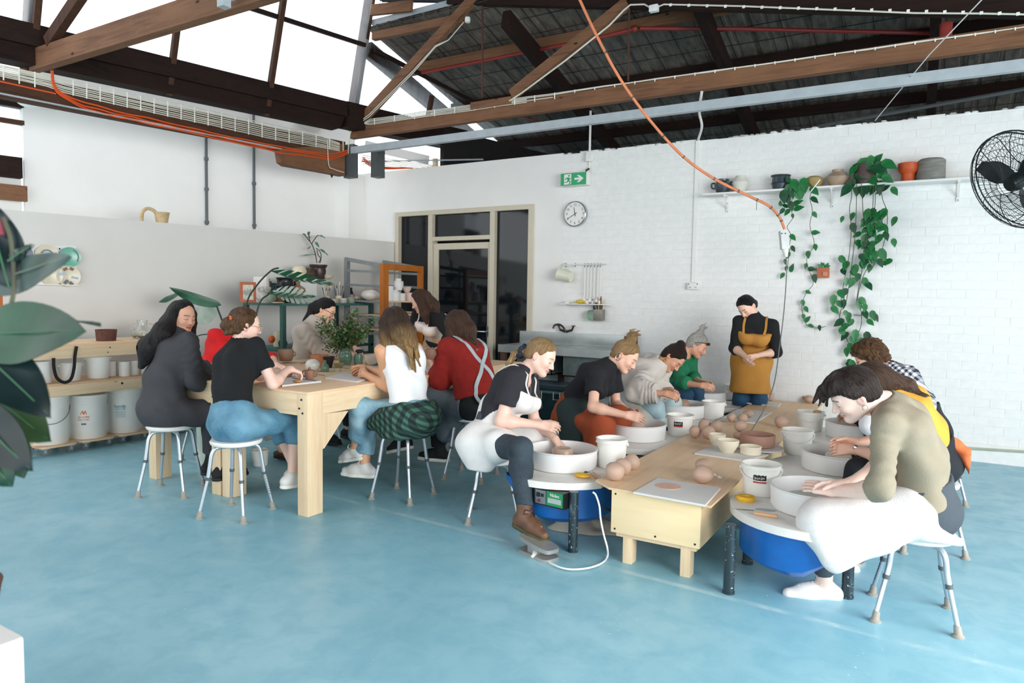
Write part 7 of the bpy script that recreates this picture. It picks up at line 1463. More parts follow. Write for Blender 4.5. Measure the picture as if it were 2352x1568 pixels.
obj('watch', MB().tube([P['wrL']+nrm(P['wrL']-P['elL'])*-.02+q for q in [V3(.0, .03*math.cos(a), .03*math.sin(a)) for a in [2*PI*i/20 for i in range(20)]]], .006, 6, closed=True).sphere(P['wrL']+nrm(P['wrL']-P['elL'])*-.02+V3(-.0, -.026, .016), (.018, .007, .018), 12), M_chrome, t)
M_tie = cloth('orange_sash', '#e0703f', .85); sb = lambda a, b, e: P['pel']+P['sp']*a+P['cl']*b+P['back']*e
F = field(P, .0095, .2); F.cone(sb(.12, .02, .14), sb(.04, .05, .2), .035, .03, .02); F.cone(sb(.08, .03, .17), sb(-.08, .03, .19), .028, .022, .02); F.cone(sb(.0, .05, .19), sb(-.13, .06, .17), .025, .02, .02); F.cone(sb(.11, -.15, .05), sb(.12, .03, .14), .022, .026, .02); F.wrinkle(.005, 40); finish(F, 'orange_apron_tie', M_tie, t, relax=1)
for sd in 'LR': shoe(P, sd, 'sneaker', mat('grey_sneaker', '#b3afa6', .6, var=.2), M_wsole, t)
# ---------------------------------------------------------------- O person in khaki jumper, nearest right
P = pose((-.0, 3.80, .525), -XP, (2043, 925), (1962, 905), (-.80, -.14, -.50), S=1.04, spine=.51, lean=(-.7, 0, 1), hump=.06, neckL=.165, sh_w=.17,
    arms={'L': ((2022, 1128), (-.2, -.6, -1), (1916, 1128), (-1, .1, .0), (nrm(V3(-.96, .22, .05)), V3(0, .55, -.8), 10, .12, .35)), 'R': ((2030, 1120), (-.2, .7, -1), (1950, 1112), (-1, -.1, .0), (nrm(V3(-.92, -.1, -.1)), V3(0, -.5, -.8), 14, .12, .4))},
    legs={'L': ((1885, 1195), (-1, -.35, .1), (1893, 1345), (-.05, 0, -1), (-.88, -.40, 0)), 'R': ((1930, 1180), (-1, .3, .1), (1935, 1290), (-.1, .2, -1), (-1, .1, 0))})
t = person(P, 'person with short dark hair in khaki jumper, towel over the lap, nearest right', '#f0cdbd', '#cf8478', '#2a1e1a', nose=1.02)
M_khaki = mat('khaki_jersey', '#8f8571', .9, 0, .06, 14, .45, 170)
top(P, t, M_khaki, 'khaki_jumper', o=.012, sl=(1.18, 1.18), hem=-.0, neck='crew', bust=0, flare=.004, wr=(.003, 24), rip=(.0035, 5, 16), h=.009); M_leg = cloth('charcoal_leggings', '#3e464d', .85, .06); pants(P, t, M_leg, 'leggings', o=.006, tl=(1.78, 1.78), waist=.14, wr=None, h=.0095)
F = field(P, .0095, .35); F.cone(P['hipL']+V3(-.04, -.02, .015), P['knL'], .118, .098, .06); F.cone(P['hipR'], P['knR'], .11, .09, .06); F.cone(P['knL'], P['knR'], .095, .09, .08)
F.cone(P['hipL']+V3(-.08, -.09, -.06), P['knL']+V3(.02, -.05, -.07), .055, .06, .07); F.cone(P['hipL']+V3(-.14, -.12, -.13), P['knL']+V3(.05, -.06, -.15), .035, .04, .07); F.cone(P['hipL']+V3(-.2, -.12, -.17), P['knL']+V3(.08, -.06, -.19), .024, .028, .07)
F.cone(P['hipL']+V3(.0, -.05, .02), P['hipL']+V3(.03, -.03, .1), .05, .03, .06); F.cone(P['hipL']+V3(.02, -.1, -.06), P['hipL']+V3(.15, -.04, -.09), .03, .02, .05); F.keep(P['pel']+V3(.17, 0, 0), XP); F.wrinkle(.0045, 18, seed=9); finish(F, 'towel', mat('white_terry_towel', '#e4dfdc', .98, 0, .03, 30, .8, 240), t, relax=1)
F = hfield(P, .26, .006); L = hair_cap(F, P, .013, line=.01, nape=-.055, low=.005, front=.08); F.ell(L(.06, 0, .085), (nrm(P['hf']*.8-P['hu']*.6), P['hl'], nrm(P['hu']*.8+P['hf']*.6)), (.065, .06, .028), .03); strands(F, [L(.03, 0, .11), L(.085, 0, .085), L(.118, 0, .045)], .016, .007, 12, .026, .012, 9); F.wrinkle(.0018, 75); finish(F, 'hair', H_dark, t, hairP=P)
ea = P['head']+P['hl']*.086-P['hu']*.045-P['hf']*.008; obj('earring', MB().tube([ea+P['hf']*.011*math.cos(a)+P['hu']*.013*math.sin(a) for a in [2*PI*i/14 for i in range(14)]], .0016, 5, closed=True), M_chrome, t)
for sd in 'LR': shoe(P, sd, 'sneaker', M_wshoe, M_wsole, t, M_wlace)
# ================================================================== BACK WALL
wp = lambda px, py, off=0: oY(px, py, WB-off)
# exit sign
c = wp(1318, 411, .06); t = thing('exit_sign', 'green running-man exit sign with white arrow on the back wall', 'sign', (c[0], WB-.04, c[2])); M_eg = NT('exit_green'); M_eg.fin(lin('#12804f'), .4, 0); M_eg.b.inputs['Emission Color'].default_value = lin('#12804f'); M_eg.b.inputs['Emission Strength'].default_value = .25; M_eg = M_eg.m
A, B = wp(1287, 427, .12), wp(1346, 394, .12); x0, x1, z0, z1 = A[0], B[0], A[2], B[2]
obj('housing', MB().box((x0-.004, WB-.11, z0-.004), (x1+.015, WB-.001, z1+.004), .006), M_wplast, t); obj('green_face', MB().box((x0, WB-.114, z0), (x1, WB-.11, z1)), M_eg, t, smooth=False)
w, h = x1-x0, z1-z0; fM = face_M((x0, WB-.114, z0), (0, -1, 0)); S_ = lambda pts: [(u*w, v*h) for u, v in pts]
obj('door_panel', MB().prism(S_([(.14, .08), (.42, .08), (.42, .92), (.14, .92)]), .002, fM), M_wplast, t, smooth=False)
man = MB(); fm2 = fM @ Matrix.Translation((0, 0, .002)); man.prism([(.335*w+.035*w*math.cos(a), .78*h+.07*h*math.sin(a)) for a in [2*PI*k/16 for k in range(16)]], .002, fm2)
for pts in ([(.25, .62), (.32, .66), (.36, .40), (.29, .36)], [(.27, .66), (.2, .6), (.17, .46), (.2, .44), (.23, .55), (.3, .62)], [(.33, .66), (.38, .55), (.43, .54), (.43, .5), (.36, .5), (.31, .58)], [(.3, .42), (.36, .4), (.4, .28), (.38, .08), (.34, .08), (.355, .26)], [(.29, .42), (.34, .38), (.27, .24), (.14, .24), (.14, .29), (.245, .30)]): man.prism(S_(pts)[::1], .002, fm2)
obj('running_man', man, M_eg, t, smooth=False)
obj('arrow', MB().prism(S_([(.55, .42), (.74, .42), (.64, .22), (.74, .22), (.90, .5), (.74, .78), (.64, .78), (.74, .58), (.55, .58)]), .002, fM), M_wplast, t, smooth=False)
obj('bracket', MB().tube([(x1-.03, WB-.05, z1), (x1-.03, WB-.05, z1+.03), (x1-.0, WB-.03, z1+.05)], .012, 8), M_black, t)
# conduit and box above the sign
a, b = wp(1355, 360, .02), wp(1356, 250, .0); solo('sign_conduit', MB().tube([wp(1352, 388, .02), a+np.array([0, 0, -.05])], .009, 6), M_wplast, 'thin white wire dropping to the exit sign', 'cable')
solo('power_box', MB().box((a[0]-.04, WB-.06, a[2]-.06), (a[0]+.04, WB-.001, a[2]+.06), .006), M_wplast, 'white switch box at the top of the wall over the exit sign', 'box')
solo('sign_pipe', MB().tube([(a[0], WB-.03, a[2]+.06), (a[0], WB-.03, a[2]+.55)], .014, 8), M_wplast, 'white pipe rising from the switch box to the roof', 'pipe')
# clock
c = wp(1320, 491, .05); r = .152; t = thing('wall_clock', 'round chrome wall clock showing about twenty to twelve', 'clock', c); fM = face_M((c[0], WB, c[2]), (0, -1, 0))
obj('case', MB().lathe([(r*.92, .001), (r*1.02, .004), (r*1.04, .03), (r*1.02, .055), (r*.97, .06), (r*.95, .054), (r*.95, .04), (0, .04)], n=48).xf(fM), M_chrome, t); obj('dial', MB().lathe([(0, .041), (r*.945, .041), (r*.945, .043), (0, .0435)], n=48).xf(fM), M_wplast, t)
num = MB()
for k in range(1, 13):
    a = PI/2-k*PI/6; q = text_mb(str(k), .042, fM @ Matrix.Translation((r*.74*math.cos(a), r*.74*math.sin(a), .044))); num.add(q.v, q.f)
obj('numerals', num, M_black, t, smooth=False)
hand = lambda a, L, w_, z: MB().prism([(-w_*math.sin(a)-.03*math.cos(a), w_*math.cos(a)-.03*math.sin(a)), (w_*math.sin(a)-.03*math.cos(a), -w_*math.cos(a)-.03*math.sin(a)), (L*math.cos(a)+w_*.5*math.sin(a), L*math.sin(a)-w_*.5*math.cos(a)), (L*math.cos(a)-w_*.5*math.sin(a), L*math.sin(a)+w_*.5*math.cos(a))], .0015, fM @ Matrix.Translation((0, 0, z)))
obj('minute_hand', hand(PI/2-240*PI/180, .12, .0042, .046), M_black, t, smooth=False); obj('hour_hand', hand(PI/2-350*PI/180, .085, .0052, .0445), M_black, t, smooth=False)
# trunking and double socket
a, b = wp(1604, 318), wp(1598, 648); solo('cable_trunking', MB().box((a[0]-.022, WB-.018, b[2]), (a[0]+.022, WB-.001, 3.29)), M_white, 'white cable trunking running down the brick wall to a socket', 'trunking', smooth=False)
b = wp(1594, 657); t = thing('power_socket', 'white double power socket at the foot of the trunking', 'socket', (b[0], WB, b[2])); obj('plate', MB().box((b[0]-.065, WB-.045, b[2]-.04), (b[0]+.065, WB-.001, b[2]+.04), .006), M_wplast, t)
m = MB()
for e in (-1, 1):
    for k in (-1, 0, 1): m.box((b[0]+e*.032+k*.009-.002, WB-.0465, b[2]-.018-(.006 if k == 0 else 0)), (b[0]+e*.032+k*.009+.002, WB-.0445, b[2]-.008))
    m.box((b[0]+e*.05-.006, WB-.048, b[2]+.015), (b[0]+e*.05+.006, WB-.044, b[2]+.03))
obj('pin_holes', m, M_panelgrey, t, smooth=False)
P = [oY(1612, 210, 7.05), oY(1606, 255, 7.3), oY(1612, 290, 7.6), (a[0], WB-.01, 3.29)]; solo('white_conduit', MB().tube(smooth_path([tuple(p) for p in P], 5), .014, 8), M_wplast, 'white flexible conduit from the roof to the trunking', 'conduit')
# long shelf with brackets and pots
sx0, sx1, sz = -2.245, .50, 2.665; SY = WB-.20
t = thing('wall_shelf', 'long white shelf high on the brick wall holding pots and trailing plants', 'shelf', ((sx0+sx1)/2, WB, sz)); obj('board', MB().box((sx0, SY, sz-.02), (sx1, WB-.002, sz), .002), M_white, t)
for px in (1672, 1913, 2200): q = wp(px, 460); obj('bracket', MB().box((q[0]-.013, WB-.014, sz-.2), (q[0]+.013, WB-.001, sz-.02)).beam((q[0], WB-.01, sz-.16), (q[0], SY+.04, sz-.03), .016, .012).box((q[0]-.012, SY+.03, sz-.03), (q[0]+.012, WB-.004, sz-.02)), M_wplast, t, smooth=False); obj('screws', MB().tube([(q[0], WB-.016, sz-.1), (q[0], WB-.013, sz-.1)], .006, 6).tube([(q[0], WB-.016, sz-.185), (q[0], WB-.013, sz-.185)], .006, 6), M_dsteel, t)
PY = WB-.11
def sh_pot(px, prof, m_, lab, nm='pot', n=32, hand=None, wob=.008):
    q = oY(px, 420, PY); o = solo(nm, MB().lathe([(a, sz+.0005+b) for a, b in prof], (q[0], PY, 0), n, wob=wob, seed=px), m_, lab, 'pot', 'pots on the high wall shelf')
    if hand:
        for e in (-1, 1): obj('handle', MB().tube(smooth_path([(q[0]+e*hand[0]*.92, PY, sz+hand[1]), (q[0]+e*(hand[0]+.035), PY, sz+hand[1]-.005), (q[0]+e*(hand[0]+.03), PY, sz+hand[1]-.05), (q[0]+e*hand[0]*.88, PY, sz+hand[1]-.06)], 5), .009, 8), m_, o)
    return q[0]
M_dkb = mat('blue_black_glaze', '#3c444c', .3, .1, var=.35, scale=14); M_wht = mat('chalk_glaze', '#d5d3c8', .7, var=.06); M_tn = mat('mustard_tan_pot', '#a08a52', .55, var=.12); M_tb = mat('taupe_stripe_pot', '#a58f78', .5, var=.2, scale=8)
sh_pot(1660, [(0, 0), (.06, 0), (.085, .06), (.09, .1), (.075, .12), (.068, .13), (.07, .15), (.064, .15), (0, .1)], M_dkb, 'dark blue-grey two-handled pot at the left end of the high shelf', hand=(.085, .115))
sh_pot(1701, [(0, 0), (.055, 0), (.085, .09), (.088, .105), (.06, .15), (.055, .175), (.05, .175), (0, .1)], M_wht, 'chalk white shouldered vase, second on the high shelf', 'vase')
p1x = sh_pot(1793, [(0, 0), (.075, 0), (.09, .06), (.1, .065), (.09, .07), (.085, .13), (.1, .14), (.1, .15), (.08, .15), (.07, .1), (0, .1)], M_dkb, 'dark blue-black lidded planter with a trailing vine on the high shelf')
sh_pot(1870, [(0, 0), (.06, 0), (.085, .05), (.08, .095), (.05, .115), (0, .12)], M_tn, 'mustard tan round pot partly behind leaves on the high shelf')
sh_pot(1923, [(0, 0), (.065, 0), (.105, .07), (.112, .09), (.075, .13), (.055, .14), (.055, .165), (.048, .165), (0, .1)], M_tb, 'taupe and tan shouldered jar with dripping glaze on the high shelf', 'jar')
p2x = sh_pot(1986, [(0, 0), (.085, 0), (.1, .05), (.105, .15), (.1, .2), (.09, .2), (.08, .1), (0, .15)], mat('brown_ribbed_pot', '#4a3a34', .6, var=.2), 'ribbed brown pot under the biggest trailing plant')
sh_pot(2085, [(0, 0), (.062, 0), (.058, .06), (.06, .075), (.085, .1), (.092, .13), (.092, .175), (.086, .178), (.08, .14), (0, .11)], mat('orange_goblet_glaze', '#c4501d', .5, var=.06), 'orange goblet-shaped pot on the high shelf', 'goblet')
sh_pot(2137, [(0, 0), (.115, 0), (.12, .01), (.118, .185), (.1, .2), (.1, .19), (.1, .1), (0, .1)], mat('grey_ribbed_stoneware', '#7d7a74', .7, var=.3, scale=8, stretch=(1, 1, 6)), 'grey banded stoneware jar at the right of the high shelf', 'jar', wob=.02)
# ---- trailing plants: each big leaf is a part
M_leaf = NT('pothos_leaf'); _n = M_leaf.noise(M_leaf.coord(), 9, 3); M_leaf.fin(M_leaf.ramp(_n, [(.3, '#14592f'), (.55, '#2a7f41'), (.8, '#5aa055')]), .38); M_leaf = M_leaf.m
M_leafd = NT('dark_pothos_leaf'); _n = M_leafd.noise(M_leafd.coord(), 9, 3); M_leafd.fin(M_leafd.ramp(_n, [(.3, '#0d3a24'), (.6, '#1c5c36'), (.8, '#2f7745')]), .38); M_leafd = M_leafd.m
M_vine = mat('vine_stem', '#4a4a36', .7)
def heart_leaf(L=.09):
    b = MB(); out = []; N = 9
    for i in range(N+1):
        v = i/N; wd = .36*math.sin(PI*min(1, v**.62))*(1.0-.15*v)+.0; y = -.08*(1-v)**3+v; out.append((wd, y))
    for i, (wd, y) in enumerate(out):
        z = -.10*y*y; b.v += [(-wd*L, (y-(.10*(1-y) if i < 2 else 0))*L, (z+.10*wd)*L), (0, y*L, (z-.02)*L), (wd*L, (y-(.10*(1-y) if i < 2 else 0))*L, (z+.10*wd)*L)]
    for i in range(N): a = 3*i; b.f += [(a, a+1, a+4, a+3), (a+1, a+2, a+5, a+4)]
    n = len(b.v); b.v += [(x, y, z-.0012) for x, y, z in b.v]; b.f += [tuple(q+n for q in f[::-1]) for f in b.f]; return b
LEAF = [heart_leaf().mesh('leaf', m_) for m_ in (M_leaf, M_leafd, M_leaf)]
lr = random.Random(21)
def put_leaf(par, p, d, nrm_, s, k=None):
    d = Vector(d).normalized(); n_ = Vector(nrm_); n_ = (n_-d*n_.dot(d)).normalized(); x = d.cross(n_)
    o = link('leaf', LEAF[lr.randrange(3) if k is None else k], par); o.matrix_parent_inverse = Matrix(); base = Vector(par.get('_w', (0, 0, 0)))
    M = Matrix(((x.x, d.x, n_.x, p[0]-base.x), (x.y, d.y, n_.y, p[1]-base.y), (x.z, d.z, n_.z, p[2]-base.z), (0, 0, 0, 1))) @ Matrix.Scale(s, 4); o.matrix_basis = M; return o
def vine(par, pts, leaves, r=.003):
    """stem through picture points on a plane just off the wall, leaves set along it"""
    P = [oY(px, py, WB-off) for px, py, off in pts]; path = smooth_path(P, 4); obj('stem', MB().tube(path, r, 5), M_vine, par); return path
def leaf_px(par, px, py, off, dx, dy, s=1.0, k=None):
    p = oY(px, py, WB-off); d = V3(dx, -.25*lr.random(), -dy); n_ = V3(lr.uniform(-.5, .3), -1, lr.uniform(.1, .7)); put_leaf(par, p, d, n_, s, k)
t = thing('trailing_plant', 'small trailing vine with one long looping strand from the blue-black planter', 'plant', (p1x, PY, sz+.14))
vine(t, [(1808, 412, .12), (1822, 440, .2), (1818, 462, .2), (1816, 480, .2), (1821, 500, .19), (1808, 520, .17), (1815, 535, .16), (1818, 545, .15), (1814, 558, .12), (1812, 590, .08), (1806, 620, .05)], 0)
vine(t, [(1850, 415, .15), (1866, 430, .22), (1862, 445, .21), (1860, 457, .2), (1866, 485, .18), (1860, 518, .14), (1870, 560, .1), (1854, 590, .08), (1856, 615, .06), (1868, 650, .05), (1852, 672, .04), (1842, 700, .04), (1846, 735, .04), (1860, 750, .04), (1880, 753, .04), (1897, 749, .04)], 0)
for (px, py, dx, dy, s) in ((1809, 408, .2, .5, .8), (1822, 415, .3, .8, 1.35), (1812, 426, -.2, 1, 1.2), (1840, 432, .1, 1, 1.2), (1846, 412, .1, 1, 1.3), (1800, 440, .1, 1, 1.4), (1818, 432, .2, 1, 1.2), (1830, 440, .4, 1, 1.1), (1806, 446, .3, 1, 1.2), (1849, 420, .05, 1, 1.1), (1822, 470, .8, -.4, 1.1), (1826, 480, .9, -.2, 1.0), (1815, 465, .2, .7, 1.0), (1808, 475, -.5, -.3, .7), (1800, 480, -.3, .4, .7), (1812, 482, -.4, .6, .8), (1793, 472, -.1, -.8, .6), (1820, 492, .2, .9, .5), (1817, 540, .7, .8, .8), (1819, 566, .5, 1, .7), (1812, 580, -.2, .9, .7), (1803, 596, .1, 1, .6), (1800, 628, -.3, .5, .7), (1816, 622, .3, -.9, .9), (1807, 612, -.3, 1, .5),
                        (1864, 432, .6, .6, 1.1), (1865, 454, .7, .6, .9), (1868, 488, .6, .9, .7), (1866, 534, .9, .0, .8), (1872, 562, .2, 1, .7), (1856, 578, .1, 1, .8), (1852, 606, -.2, 1, .6), (1858, 617, 1, .1, .8), (1870, 632, .2, 1, .9), (1852, 668, .9, .5, .6), (1843, 690, .2, 1, .7), (1849, 705, .5, .9, .7), (1845, 722, .1, 1, .6), (1850, 738, .6, -.8, .8), (1858, 746, .9, .3, .6), (1882, 748, .1, .7, .6)):
    leaf_px(t, px, py, .05+.16*max(0, min(1, (560-py)/120)), dx, dy, s*1.08)
t = thing('trailing_plant', 'large pothos spilling in long strands from the ribbed brown pot on the high shelf', 'plant', (p2x, PY, sz+.2))
for pts in ([(1970, 390, .12), (1955, 410, .22), (1956, 450, .2), (1951, 480, .19), (1955, 520, .17), (1953, 560, .14), (1948, 600, .11), (1938, 650, .08), (1930, 700, .06)], [(1968, 420, .22), (1966, 500, .18), (1962, 560, .14), (1952, 640, .09), (1944, 690, .06), (1934, 712, .05)],
            [(1978, 420, .22), (1982, 480, .19), (1984, 530, .17)], [(2006, 425, .22), (2004, 480, .2), (1992, 520, .18), (1985, 560, .15), (1980, 620, .1), (1972, 660, .08), (1966, 700, .07)], [(2010, 425, .22), (2010, 470, .2), (2006, 500, .19)],
            [(2022, 430, .22), (2028, 460, .2), (2038, 490, .18), (2034, 540, .15), (2022, 580, .12), (1990, 620, .1), (1976, 655, .08), (1970, 690, .07), (1978, 715, .06), (1978, 745, .05), (1970, 770, .05), (1962, 800, .05)], [(1935, 700, .06), (1928, 730, .05), (1938, 760, .05), (1950, 790, .05), (1965, 815, .05)], [(1960, 723, .06), (1978, 724, .06)]): vine(t, pts, 0, .0034)
body = [(1985, 372), (2000, 366), (1975, 378), (2015, 382), (1965, 388), (1990, 385), (2030, 378), (2025, 395), (1978, 400), (2005, 395), (1968, 408), (2018, 408), (2000, 412), (1960, 420), (2030, 412), (1995, 424), (2012, 424), (1985, 430), (2038, 428), (1952, 432), (1972, 425), (2022, 425)]
for (px, py) in body: leaf_px(t, px, py-6, lr.uniform(.1, .26), lr.uniform(-.8, .8), lr.uniform(-.1, 1), lr.uniform(1.1, 1.6), 1 if lr.random() < .6 else 0)
leaf_px(t, 2008, 372, .14, .7, -.8, 1.2); leaf_px(t, 2050, 432, .2, .6, .9, 1.0, 2); leaf_px(t, 2057, 500, .16, -.4, 1, 1.0, 2); leaf_px(t, 2052, 550, .14, .2, .9, .9, 2); leaf_px(t, 2046, 598, .1, -.9, .4, 1.2, 2); leaf_px(t, 1936, 498, .16, -.3, 1, .7, 2)
for i in range(46): u = lr.gauss(0, 1); v = lr.random(); leaf_px(t, 2010+u*13-v*12, 480+v*118, .19-.08*v, lr.uniform(-.6, .7), lr.uniform(.2, 1), lr.uniform(.9, 1.35))
for (px, py) in ((1960, 490), (1958, 515), (1976, 535), (1980, 555), (1990, 570), (1968, 555), (2000, 590), (2020, 600), (1930, 590), (1946, 602), (1965, 610), (1980, 600), (2000, 608), (1935, 618), (1956, 622), (1972, 630), (1944, 640), (1960, 640), (1985, 640), (1992, 650), (1928, 668), (1944, 665), (1915, 680), (1925, 692), (1938, 690), (1912, 705), (1976, 685), (1972, 695), (1985, 715), (1994, 735), (1990, 765), (1940, 715), (1950, 720), (1958, 735), (1935, 735), (1945, 745), (1930, 755), (1945, 765), (1965, 760), (1955, 775), (1982, 780), (1976, 790), (1965, 785), (1950, 790), (1960, 800), (1955, 830), (1945, 800), (1987, 700), (2006, 722), (2003, 716)):
    leaf_px(t, px, py, .09, lr.uniform(-.6, .6), lr.uniform(.25, 1), lr.uniform(.85, 1.25), lr.choice((0, 0, 2, 1)))
for (px, py) in ((1950, 826), (1945, 833), (1956, 838)): leaf_px(t, px, py, .05, lr.uniform(-.8, .4), .3, .8, 2)
# small wall planter
c = wp(1892, 627); t = thing('wall_planter', 'small square terracotta wall planter with a spiky green plant', 'planter', (c[0], WB, c[2]-.05)); M_tc = mat('terracotta', '#b5684a', .75, var=.08)
obj('pot', MB().box((c[0]-.055, WB-.07, c[2]-.05), (c[0]+.055, WB-.001, c[2]+.055), .004), M_tc, t); obj('square_pocket', MB().box((c[0]+.0, WB-.082, c[2]-.03), (c[0]+.045, WB-.068, c[2]+.01), .002), mat('pale_terracotta', '#cf8a6c', .75), t)
for i in range(14): a = PI*(.08+.84*i/13); b = lr.uniform(.07, .15); put_leaf(t, (c[0]+lr.uniform(-.03, .03), WB-.05, c[2]+.05), (math.cos(a), -.5*lr.random(), math.sin(a)*.9), (0, -1, .3), b*5.5, 2)
# ---- hook rail with enamel jug and white ladles, small ledge with gloves, hanging cup and utensil tin
a, b = wp(1292, 608, .03), wp(1394, 606, .03); t = thing('hook_rail', 'thin white hook rail on the wall above the sink', 'rail', (a[0], WB, a[2])); obj('bar', MB().tube([a, b], .007, 8), M_wplast, t)
for x in (a[0]+.02, b[0]-.02): obj('standoff', MB().tube([(x, WB-.001, a[2]), (x, WB-.03, a[2])], .008, 8), M_wplast, t)
hk = [1297, 1301, 1322, 1344, 1351, 1358, 1366, 1374, 1380]
for px in hk: q = wp(px, 607, .03); obj('hook', MB().tube([(q[0], q[1]-.012, q[2]+.012), (q[0], q[1], q[2]+.014), (q[0], q[1]+.008, q[2]), (q[0], q[1]-.004, q[2]-.02), (q[0], q[1]-.016, q[2]-.034), (q[0], q[1]-.026, q[2]-.022)], .0035, 6), M_dsteel, t)
q = wp(1298, 631, .1); M_en = mat('ivory_enamel', '#dcdcc8', .25, var=.02); t = thing('enamel_jug', 'ivory enamel jug hanging by its handle from the hook rail', 'jug', (q[0], WB-.1, q[2]-.1)); Mj = Matrix.Translation((q[0], WB-.09, q[2]-.01)) @ Matrix.Rotation(-1.35, 4, 'Y')
obj('body', MB().lathe([(0, -.09), (.06, -.09), (.065, -.085), (.075, .07), (.085, .095), (.08, .095), (.07, .07), (.06, -.08), (0, -.08)], n=28).xf(Mj), M_en, t); obj('handle', MB().tube(smooth_path([Mj @ Vector(p) for p in ((.068, 0, -.06), (.115, 0, -.045), (.13, 0, .0), (.115, 0, .05), (.072, 0, .06))], 5), .008, 8), M_en, t)
for i, px in enumerate((1344, 1351, 1358, 1366, 1374, 1380)):
    q = wp(px, 614, .05); L_ = .43+.02*(i % 2); t = thing('ladle', 'white plastic ladle hanging from the hook rail over the sink', 'ladle', (q[0], q[1], q[2]-L_), 0, 'white ladles on the hook rail')
    obj('shaft', MB().beam((q[0], WB-.045, q[2]), (q[0], WB-.05, q[2]-L_+.06), .014, .005, (0, 1, 0)), M_wplast, t, smooth=False); obj('scoop', MB().lathe([(0, 0), (.018, .004), (.028, .02), (.03, .045), (.027, .045), (.024, .02), (0, .008)], (q[0], WB-.065, q[2]-L_+.0), 14), M_wplast, t)
a, b = wp(1288, 699, .12), wp(1392, 697, .12); sz2 = 1.425; solo('small_ledge', MB().box((a[0], WB-.14, sz2-.012), (b[0], WB-.001, sz2)), M_wplast, 'small white ledge above the sink', 'ledge', smooth=False)
q = oY(1335, 692, WB-.07); m = MB().sphere((q[0], WB-.08, sz2+.025), (.08, .04, .024), 12)
for i in range(5): m.sphere((q[0]-.06+.03*i, WB-.10, sz2+.02), (.018, .03, .014), 8)
solo('rubber_gloves', m, mat('yellow_rubber', '#dfc13a', .4), 'crumpled yellow rubber gloves on the small ledge', 'gloves')
q = oY(1302, 692, WB-.07); solo('soap_dish', MB().lathe([(0, sz2+.0005), (.03, sz2+.0005), (.04, sz2+.02), (.034, sz2+.02), (0, sz2+.006)], (q[0], WB-.07, 0), 18), M_wplast, 'small white dish on the ledge left of the gloves', 'dish')
q = wp(1361, 716, .05); t = thing('hanging_cup', 'pale green enamel cup hanging sideways below the ledge', 'cup', (q[0], WB-.05, q[2])); Mj = face_M((q[0]-.02, WB-.01, 1.29), (.05, -1, -.1)); obj('body', MB().lathe([(0, .002), (.06, .002), (.07, .07), (.065, .07), (.055, .012), (0, .012)], n=28).xf(Mj), mat('pale_green_enamel', '#b8cdbd', .3), t); obj('black_strap', MB().box((q[0]-.004, WB-.03, 1.34), (q[0]+.03, WB-.02, 1.46)), M_black, t, smooth=False)
q = wp(1373, 730, .09); t = thing('utensil_tin', 'square grey metal tin of brushes and wooden tools on the wall', 'tin', (q[0], WB-.09, 1.2)); x = q[0]+.01
obj('tin', MB().box((x-.06, WB-.12, 1.225), (x+.06, WB-.03, 1.36), .004), mat('galvanised', '#8d897f', .45, .6, var=.15), t); obj('hanger', MB().box((x-.012, WB-.03, 1.3), (x+.012, WB-.002, 1.425)), M_dsteel, t, smooth=False)
for i, (dx, hh, m_) in enumerate(((-.10, .12, M_dkp), (-.07, .10, M_panelgrey), (-.045, .13, M_dkp), (-.01, .15, M_twood), (.015, .14, M_dkp), (.03, .16, mat('dark_wood_tool', '#6b5a4a', .6)), (.075, .09, M_twood), (.085, .12, M_crm))):
    A = Vector((x+dx*.45, WB-.075+.006*(i % 3), 1.33)); B = Vector((x+dx, WB-.075-.02*(i % 2), 1.36+hh)); obj('tool', MB().tube([A, A+(B-A)*.75, B], [.006, .008, .007], 7), m_, t)
# ---- sink
SX0, SX1, SF, ST = -4.63, -3.06, 7.36, .90
t = thing('sink_unit', 'stainless steel sink bench with splashback and two deep tubs', 'sink', ((SX0+SX1)/2, 7.6, 0))
m = MB(); m.box((SX0, WB-.06, ST), (SX1, WB-.002, 1.055), .004); obj('splashback', m, M_stain, t); m = MB(); TX = ((-4.42, -3.92), (-3.78, -3.2))
ys = (SF, SF+.09, WB-.14, WB-.06); xs = [SX0, TX[0][0], TX[0][1], TX[1][0], TX[1][1], SX1]
for i in range(5):
    for j in range(3):
        if j == 1 and i in (1, 3): continue
        m.box((xs[i], ys[j], ST-.03), (xs[i+1], ys[j+1], ST))
m.box((SX0, SF-.006, ST-.09), (SX1, SF, ST+.006)); obj('benchtop', m, M_stain, t, smooth=False)
for (a, b) in TX:
    z0 = .56; m = MB(); y0_, y1_ = ys[1], ys[2]; m.box((a, y0_, z0), (b, y1_, z0+.012)); m.box((a, y0_, z0), (a+.012, y1_, ST-.03)); m.box((b-.012, y0_, z0), (b, y1_, ST-.03)); m.box((a, y0_, z0), (b, y0_+.012, ST-.03)); m.box((a, y1_-.012, z0), (b, y1_, ST-.03)); tb_ = obj('tub', m, mat('dull_steel_tub', '#6d7a7a', .45, .7, var=.25, scale=9), t, smooth=False)
    obj('waste_pipe', MB().tube([((a+b)/2, 7.62, z0), ((a+b)/2, 7.62, z0-.06), ((a+b)/2, 7.62, z0-.14)], [.045, .04, .022], 12).tube([((a+b)/2, 7.62, z0-.14), ((a+b)/2+.05, 7.65, z0-.19), ((a+b)/2+.35, 7.7, z0-.19)], .022, 10), mat('grey_pvc', '#9aa0a0', .5), tb_)
for (x, y) in ((SX0+.05, SF+.05), (SX1-.05, SF+.05), (SX0+.05, WB-.1), (SX1-.05, WB-.1), (-3.99, WB-.1)): obj('leg', MB().box((x-.03, y-.03, 0), (x+.03, y+.03, ST-.03)), mat('old_brown_timber', '#5b4033', .7, var=.2), t, smooth=False)
